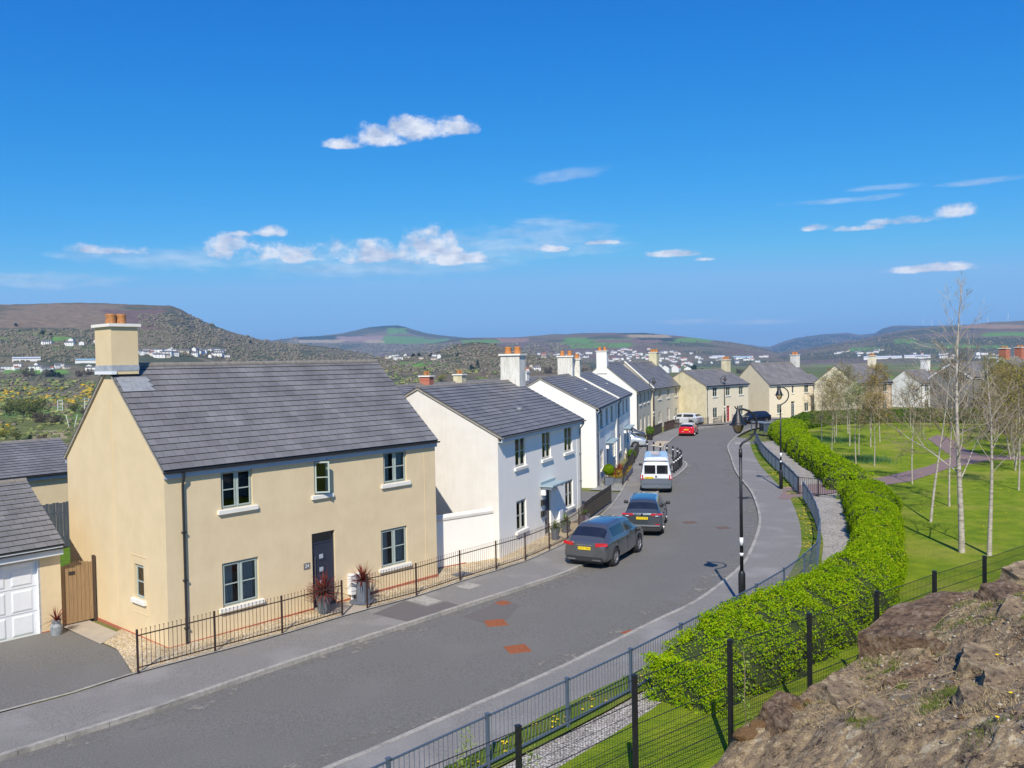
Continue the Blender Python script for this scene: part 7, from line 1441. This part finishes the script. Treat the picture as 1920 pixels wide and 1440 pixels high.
# a few long pale sheds
for (px, py, w, c, lab) in ((170, 677, 46, 0, 'long pale blue-roofed factory below the wooded hill'), (50, 674, 40, 1, 'long white warehouse roof under the hill, left of the chimney'), (1392, 672, 34, 0, 'pale turquoise-roofed shed beyond the cream houses'), (1345, 671, 26, 1, 'white shed left of the turquoise roof'), (1655, 672, 60, 1, 'long white shed in the valley behind the park'), (1720, 670, 40, 1, 'second long white shed in the valley behind the park')):
    h, dist = hit(px, py)
    if h is None: continue
    wm_ = w/FPX*dist; t = empty('warehouse', h, math.atan2(h.y, h.x)-math.pi/2, lab, 'warehouse'); mb = MB(); mb.box(-wm_/2, wm_/2, -20, 20, -5, dist*.0012); mb.build('wall', WALLW, t); mb = MB(); z = dist*.0012; mb.poly([(-wm_/2, -21, z), (wm_/2, -21, z), (wm_/2, 0, z+dist*.0014), (-wm_/2, 0, z+dist*.0014)]); mb.poly([(wm_/2, 21, z), (-wm_/2, 21, z), (-wm_/2, 0, z+dist*.0014), (wm_/2, 0, z+dist*.0014)]); mb.build('roof', mat('blue_shed_roof', (.35, .52, .58), None, rough=.5) if c == 0 else ROOFW, t)
# nearer roofs between the tall buff house and the house with the red door
for k, (px, py, rz, m_, lab) in enumerate(((1249, 699, .4, 2, 'grey-roofed far house left of the red roof'), (1268, 698, .3, 2, 'red-roofed far house beside the dark evergreen'), (1290, 701, .5, 0, 'white far house below the dark evergreen'), (1238, 694, .2, 0, 'small white far house nearest the stained chimney'))):
    h, dist = hit(px, py)
    if h is None: continue
    o = bpy.data.objects.new('far_house', fm[m_] if 'grey-roofed' not in lab else fm[0]); S.collection.objects.link(o); s_ = dist*17/FPX/9; o.location = h; o.scale = (s_,)*3; o.rotation_euler = (0, 0, rz+.8); tag(o, lab, 'house')
# woodland masses: many small crowns on the slopes
ico = bmesh.new(); bmesh.ops.create_icosphere(ico, subdivisions=2, radius=1); IV = np.array([tuple(v.co) for v in ico.verts]); IF = np.array([[v.index for v in f.verts] for f in ico.faces]); ico.free()
ico = bmesh.new(); bmesh.ops.create_icosphere(ico, subdivisions=1, radius=1); JV = np.array([tuple(v.co) for v in ico.verts]); JF = np.array([[v.index for v in f.verts] for f in ico.faces]); ico.free()
CROWNM = attr_mat('crown_cover', .98, 1.0, .5, .22)
def wood(name, rects, label, seed, pal, rpx=(2.2, 4.5), detail=False, squash=.75, thr=.34):
    r = np.random.default_rng(seed); VV = []; FF = []; CC = []; n0 = 0; BVs, BF = (IV, IF) if detail else (JV, JF)
    for (x0, x1, y0, y1, n) in rects:
        for k in range(n):
            px, py = r.uniform(x0, x1), r.uniform(y0, y1); h, dist = hit(px, py)
            if h is None or dist < 90: continue
            if vnoise(px/13., py/5., seed+50) < thr: continue
            R_ = r.uniform(*rpx)*dist/FPX; R_ = min(R_, 9); v = BVs*(1+.55*(r.random((len(BVs), 1))-.5)); v = v*np.array([R_*r.uniform(.8, 1.3), R_*r.uniform(.8, 1.3), R_*squash*r.uniform(.8, 1.3)])+np.array([h.x, h.y, h.z+R_*squash*.5])
            VV.append(v); FF.append(BF+n0); n0 += len(v); c = np.array(pal[r.integers(0, len(pal))])*r.uniform(.82, 1.12); CC.append(np.tile(c, (len(v), 1)))
    return tag(np_mesh(name, np.concatenate(VV), np.concatenate(FF), CROWNM, smooth=False, col=np.concatenate(CC)), label, 'woodland', kind='stuff')
PALB = [(.18, .155, .11), (.165, .15, .10), (.135, .14, .08), (.195, .165, .12), (.15, .15, .09), (.21, .175, .13)]; PALG = [(.15, .19, .06), (.19, .21, .07), (.11, .13, .055), (.22, .18, .11), (.26, .28, .09)]
wood('woodland', [(0, 190, 618, 680, 2400), (258, 420, 590, 668, 2800), (400, 560, 630, 680, 1500), (540, 700, 645, 678, 900), (0, 190, 700, 716, 120)], 'bare brown woods covering the near wooded hillside', 1, PALB, (1.1, 2.8))
wood('woodland', [(690, 1060, 645, 700, 2600)], 'bare woods on the low hill behind the chimneys', 2, PALB, (1.5, 3.6))
wood('woodland', [(1000, 1500, 640, 690, 1500), (1480, 1920, 630, 680, 1200)], 'distant woods along the valley sides', 3, PALB, (1.0, 2.2))
wood('scrub', [(0, 190, 712, 826, 2000), (700, 960, 690, 722, 500)], 'rough green and brown scrub on the valley floor', 4, PALG, (1.4, 4.6), True, .55, .46)
wood('gorse', [(0, 60, 728, 756, 60), (40, 175, 728, 734, 40), (60, 180, 742, 757, 120), (0, 30, 797, 812, 20), (150, 180, 722, 745, 40)], 'yellow flowering gorse bushes in the scrub', 5, [(.50, .33, .02), (.42, .30, .03), (.16, .16, .03)], (2, 4), True, .55)
# single trees that stand out
DARKL = leaf_mat('evergreen_leaf', [(.012, .03, .012), (.022, .05, .02), (.035, .07, .028)], .15, .5); MIDL = leaf_mat('spring_leaf', [(.10, .12, .03), (.15, .17, .045), (.2, .21, .06)], .3, .5); BROL = leaf_mat('bare_crown', [(.09, .07, .045), (.14, .11, .075), (.19, .15, .10)], .3, .6); YGL = leaf_mat('yellow_green_leaf', [(.20, .20, .03), (.28, .27, .04), (.34, .32, .06)], .3, .6)
def crown_tree(seed, lm, tall=1.1, n=1500, cone=False):
    r = np.random.default_rng(seed); root = bpy.data.objects.new('tree', None); S.collection.objects.link(root); P = []; N = []
    for k in range(11 if not cone else 7):
        if cone: c = np.array([r.normal(0, .08), r.normal(0, .08), .5+k*.22*tall]); rad = .5*(1-k/8)
        else: c = np.array([r.normal(0, .38), r.normal(0, .38), .75+r.normal(0, .25)*tall]); rad = r.uniform(.28, .5)
        p, v = sphere_pts(n//8, rad, r, c, .85); P.append(p); N.append(v)
    leaf_cloud(np.concatenate(P), np.concatenate(N), .13, 'crown', lm, root, .7, seed); mb = MB(); mb.tube([(0, 0, -.3), (0, 0, .4), (.03, 0, .9)], [.06, .05, .02], 6); mb.build('trunk', TWIG, root); return root
kinds = {'dark': crown_tree(1, DARKL), 'mid': crown_tree(2, MIDL), 'bare': crown_tree(3, BROL), 'yg': crown_tree(4, YGL), 'cone': crown_tree(5, DARKL, 1, 1300, True)}
kmaps = {k: kid_map(v) for k, v in kinds.items()}; ku = set()
T = [(1300, 700, 'dark', 17, 'big round dark evergreen beyond the roof of the red-doored house'), (1318, 701, 'dark', 11, 'smaller dark evergreen right of the big round one'), (787, 671, 'dark', 10, 'dark evergreen left of the pale buildings by the field'), (775, 670, 'dark', 8, 'lower dark evergreen beside the field, left of its neighbour'), (808, 669, 'dark', 8, 'single dark evergreen above the pale buildings'), (896, 690, 'cone', 12, 'dark pointed evergreen nearest left of the stained chimney'), (885, 693, 'dark', 10, 'broad dark evergreen among bare trees before the stained chimney'), (826, 716, 'yg', 14, 'yellow-green tree between the brick and cream chimneys'),
     (858, 650, 'dark', 5, 'dark tree on top of the wooded knoll'), (858, 668, 'dark', 6, 'dark tree halfway down the wooded knoll'), (797, 695, 'cone', 7, 'small dark conifer in the field hedge'), (98, 706, 'dark', 13, 'large dark evergreen at the far side of the scrub'), (112, 708, 'dark', 10, 'second dark evergreen at the far side of the scrub'), (52, 706, 'bare', 16, 'broad bare tree left of the dark evergreens'), (90, 706, 'bare', 14, 'bare tree touching the dark evergreens'), (150, 706, 'bare', 12, 'bare brown tree right of the evergreens, beside the chimney'), (168, 703, 'bare', 12, 'bare brown tree nearest the chimney'),
     (42, 782, 'mid', 26, 'big green willow in the middle of the scrub'), (66, 785, 'mid', 30, 'widest green willow in the middle of the scrub'), (18, 780, 'mid', 22, 'green tree at the left of the scrub'), (78, 792, 'bare', 20, 'grey bare thicket tree below the green willows'), (105, 795, 'bare', 16, 'grey bare tree near the white goal frame'), (140, 775, 'mid', 16, 'green tree beside the first chimney wall'), (158, 778, 'bare', 14, 'bare grey tree closest to the cream gable'), (55, 826, 'dark', 10, 'dark bush just above the outbuilding roof'), (30, 826, 'mid', 14, 'green bush above the outbuilding ridge'), (5, 822, 'yg', 14, 'yellow-green bush at the left end of the outbuilding ridge'), (80, 826, 'bare', 12, 'bare brown bush above the outbuilding roof'),
     (372, 664, 'cone', 7, 'small dark conifer above the village'), (398, 664, 'cone', 7, 'second small dark conifer above the village'), (425, 640, 'dark', 5, 'dark tree clump on the wooded ridge, left one'), (450, 642, 'dark', 6, 'dark tree clump on the wooded ridge, middle one'), (470, 644, 'dark', 6, 'dark tree clump on the wooded ridge, right one'), (80, 628, 'dark', 8, 'dark tree above the green hillside patch'), (95, 630, 'dark', 6, 'dark tree on the hill beside the farmhouses'), (30, 612, 'dark', 6, 'dark tree high on the heathery hill'),
     (1028, 700, 'bare', 14, 'bare tree between the white pair and the tall white chimney'), (1095, 700, 'bare', 12, 'bare tree left of the tall white chimney'), (1385, 700, 'bare', 10, 'bare brown tree between the two cream roofs'), (1398, 702, 'bare', 10, 'bare brown tree against the steep cream gable')]
for k, (px, py, kind, wpx, lab) in enumerate(T):
    h, dist = hit(px, py)
    if h is None or dist < 100: continue
    o = kinds[kind] if kind not in ku else copy_tree(kinds[kind], kmaps[kind]); ku.add(kind); sc = wpx*dist/FPX/1.5; o.location = h; o.scale = (sc,)*3; o.rotation_euler = (0, 0, k*1.3); tag(o, lab, 'tree', 'trees of the valley')
# white goal frames in the scrub
for k, (px, py) in enumerate([(113, 772), (163, 768)]):
    h, dist = hit(px, py)
    if h is None: continue
    t = empty('lattice_frame', h, .3, ['pale lattice mast in the middle of the scrub', 'pale lattice mast half hidden by the cream gable'][k], 'mast'); s_ = dist/FPX; mb = MB()
    for x in (-3.5, 3.5): mb.bar((x*s_, 0, 0), (x*s_, 0, 19*s_), .7*s_)
    for z in (3, 8, 13, 18): mb.bar((-3.5*s_, 0, z*s_), (3.5*s_, 0, z*s_), .5*s_)
    mb.build('frame', ROOFW, t)
for k, (px, py, dx) in enumerate([(129, 800, -4), (140, 800, 5)]):
    h, dist = hit(px, py)
    if h is None: continue
    t = empty('white_pole', h, 0, ['white pole leaning left in the scrub', 'white pole leaning right in the scrub'][k], 'pole'); s_ = dist/FPX; mb = MB(); mb.tube([(0, 0, 0), (dx*s_, 0, 20*s_)], .5*s_, 6); mb.build('shaft', WALLW, t)
# wind turbines on the far ridge
WT = mat('turbine_white', (.8, .82, .85), None, rough=.5); mb = MB(); mb.tube([(0, 0, -5), (0, 0, 75)], [2.2, 1.4], 6); tm = mb.mesh('tower', WT); mb = MB()
for k in range(3): a = 2.094*k+.5; mb.tube([(0, -2, 75), (40*math.sin(a), -2, 75+40*math.cos(a))], [1.5, .5], 4)
bmh = mb.mesh('blades', WT)
for k, (px, py) in enumerate([(1731, 612), (1747, 612), (1836, 608), (1852, 608), (1890, 604), (1797, 611), (1786, 611)]):
    d = px_dir(px, py); Rr = 5900 if px > 1770 else 11100; p = Vector((0, 0, CZ))+d*(Rr/math.hypot(d.x, d.y)); t = empty('wind_turbine', p, .2*k, 'tiny white wind turbine on the far ridge', 'wind turbine', 'wind turbines on the ridge'); s_ = 13*Rr/FPX/100; t.scale = (s_,)*3
    for nm, me in (('tower', tm), ('blades', bmh)): o = bpy.data.objects.new(nm, me); S.collection.objects.link(o); o.parent = t

# ---------------------------------------------------------------- haze
hb = MB(); hb.box(-17000, 17000, -900, 17500, -60, 430); hz = bpy.data.materials.new('haze_air'); hz.use_nodes = True; nt = hz.node_tree
for n in list(nt.nodes): nt.nodes.remove(n)
out = nd(nt, 'ShaderNodeOutputMaterial'); pv = nd(nt, 'ShaderNodeVolumePrincipled'); pv.inputs['Color'].default_value = (.40, .64, 1, 1); pv.inputs['Density'].default_value = 7.5e-5; pv.inputs['Anisotropy'].default_value = .0; nt.links.new(pv.outputs[0], out.inputs['Volume'])
tag(hb.build('haze', hz), 'pale blue air over the whole valley', 'haze', kind='stuff')
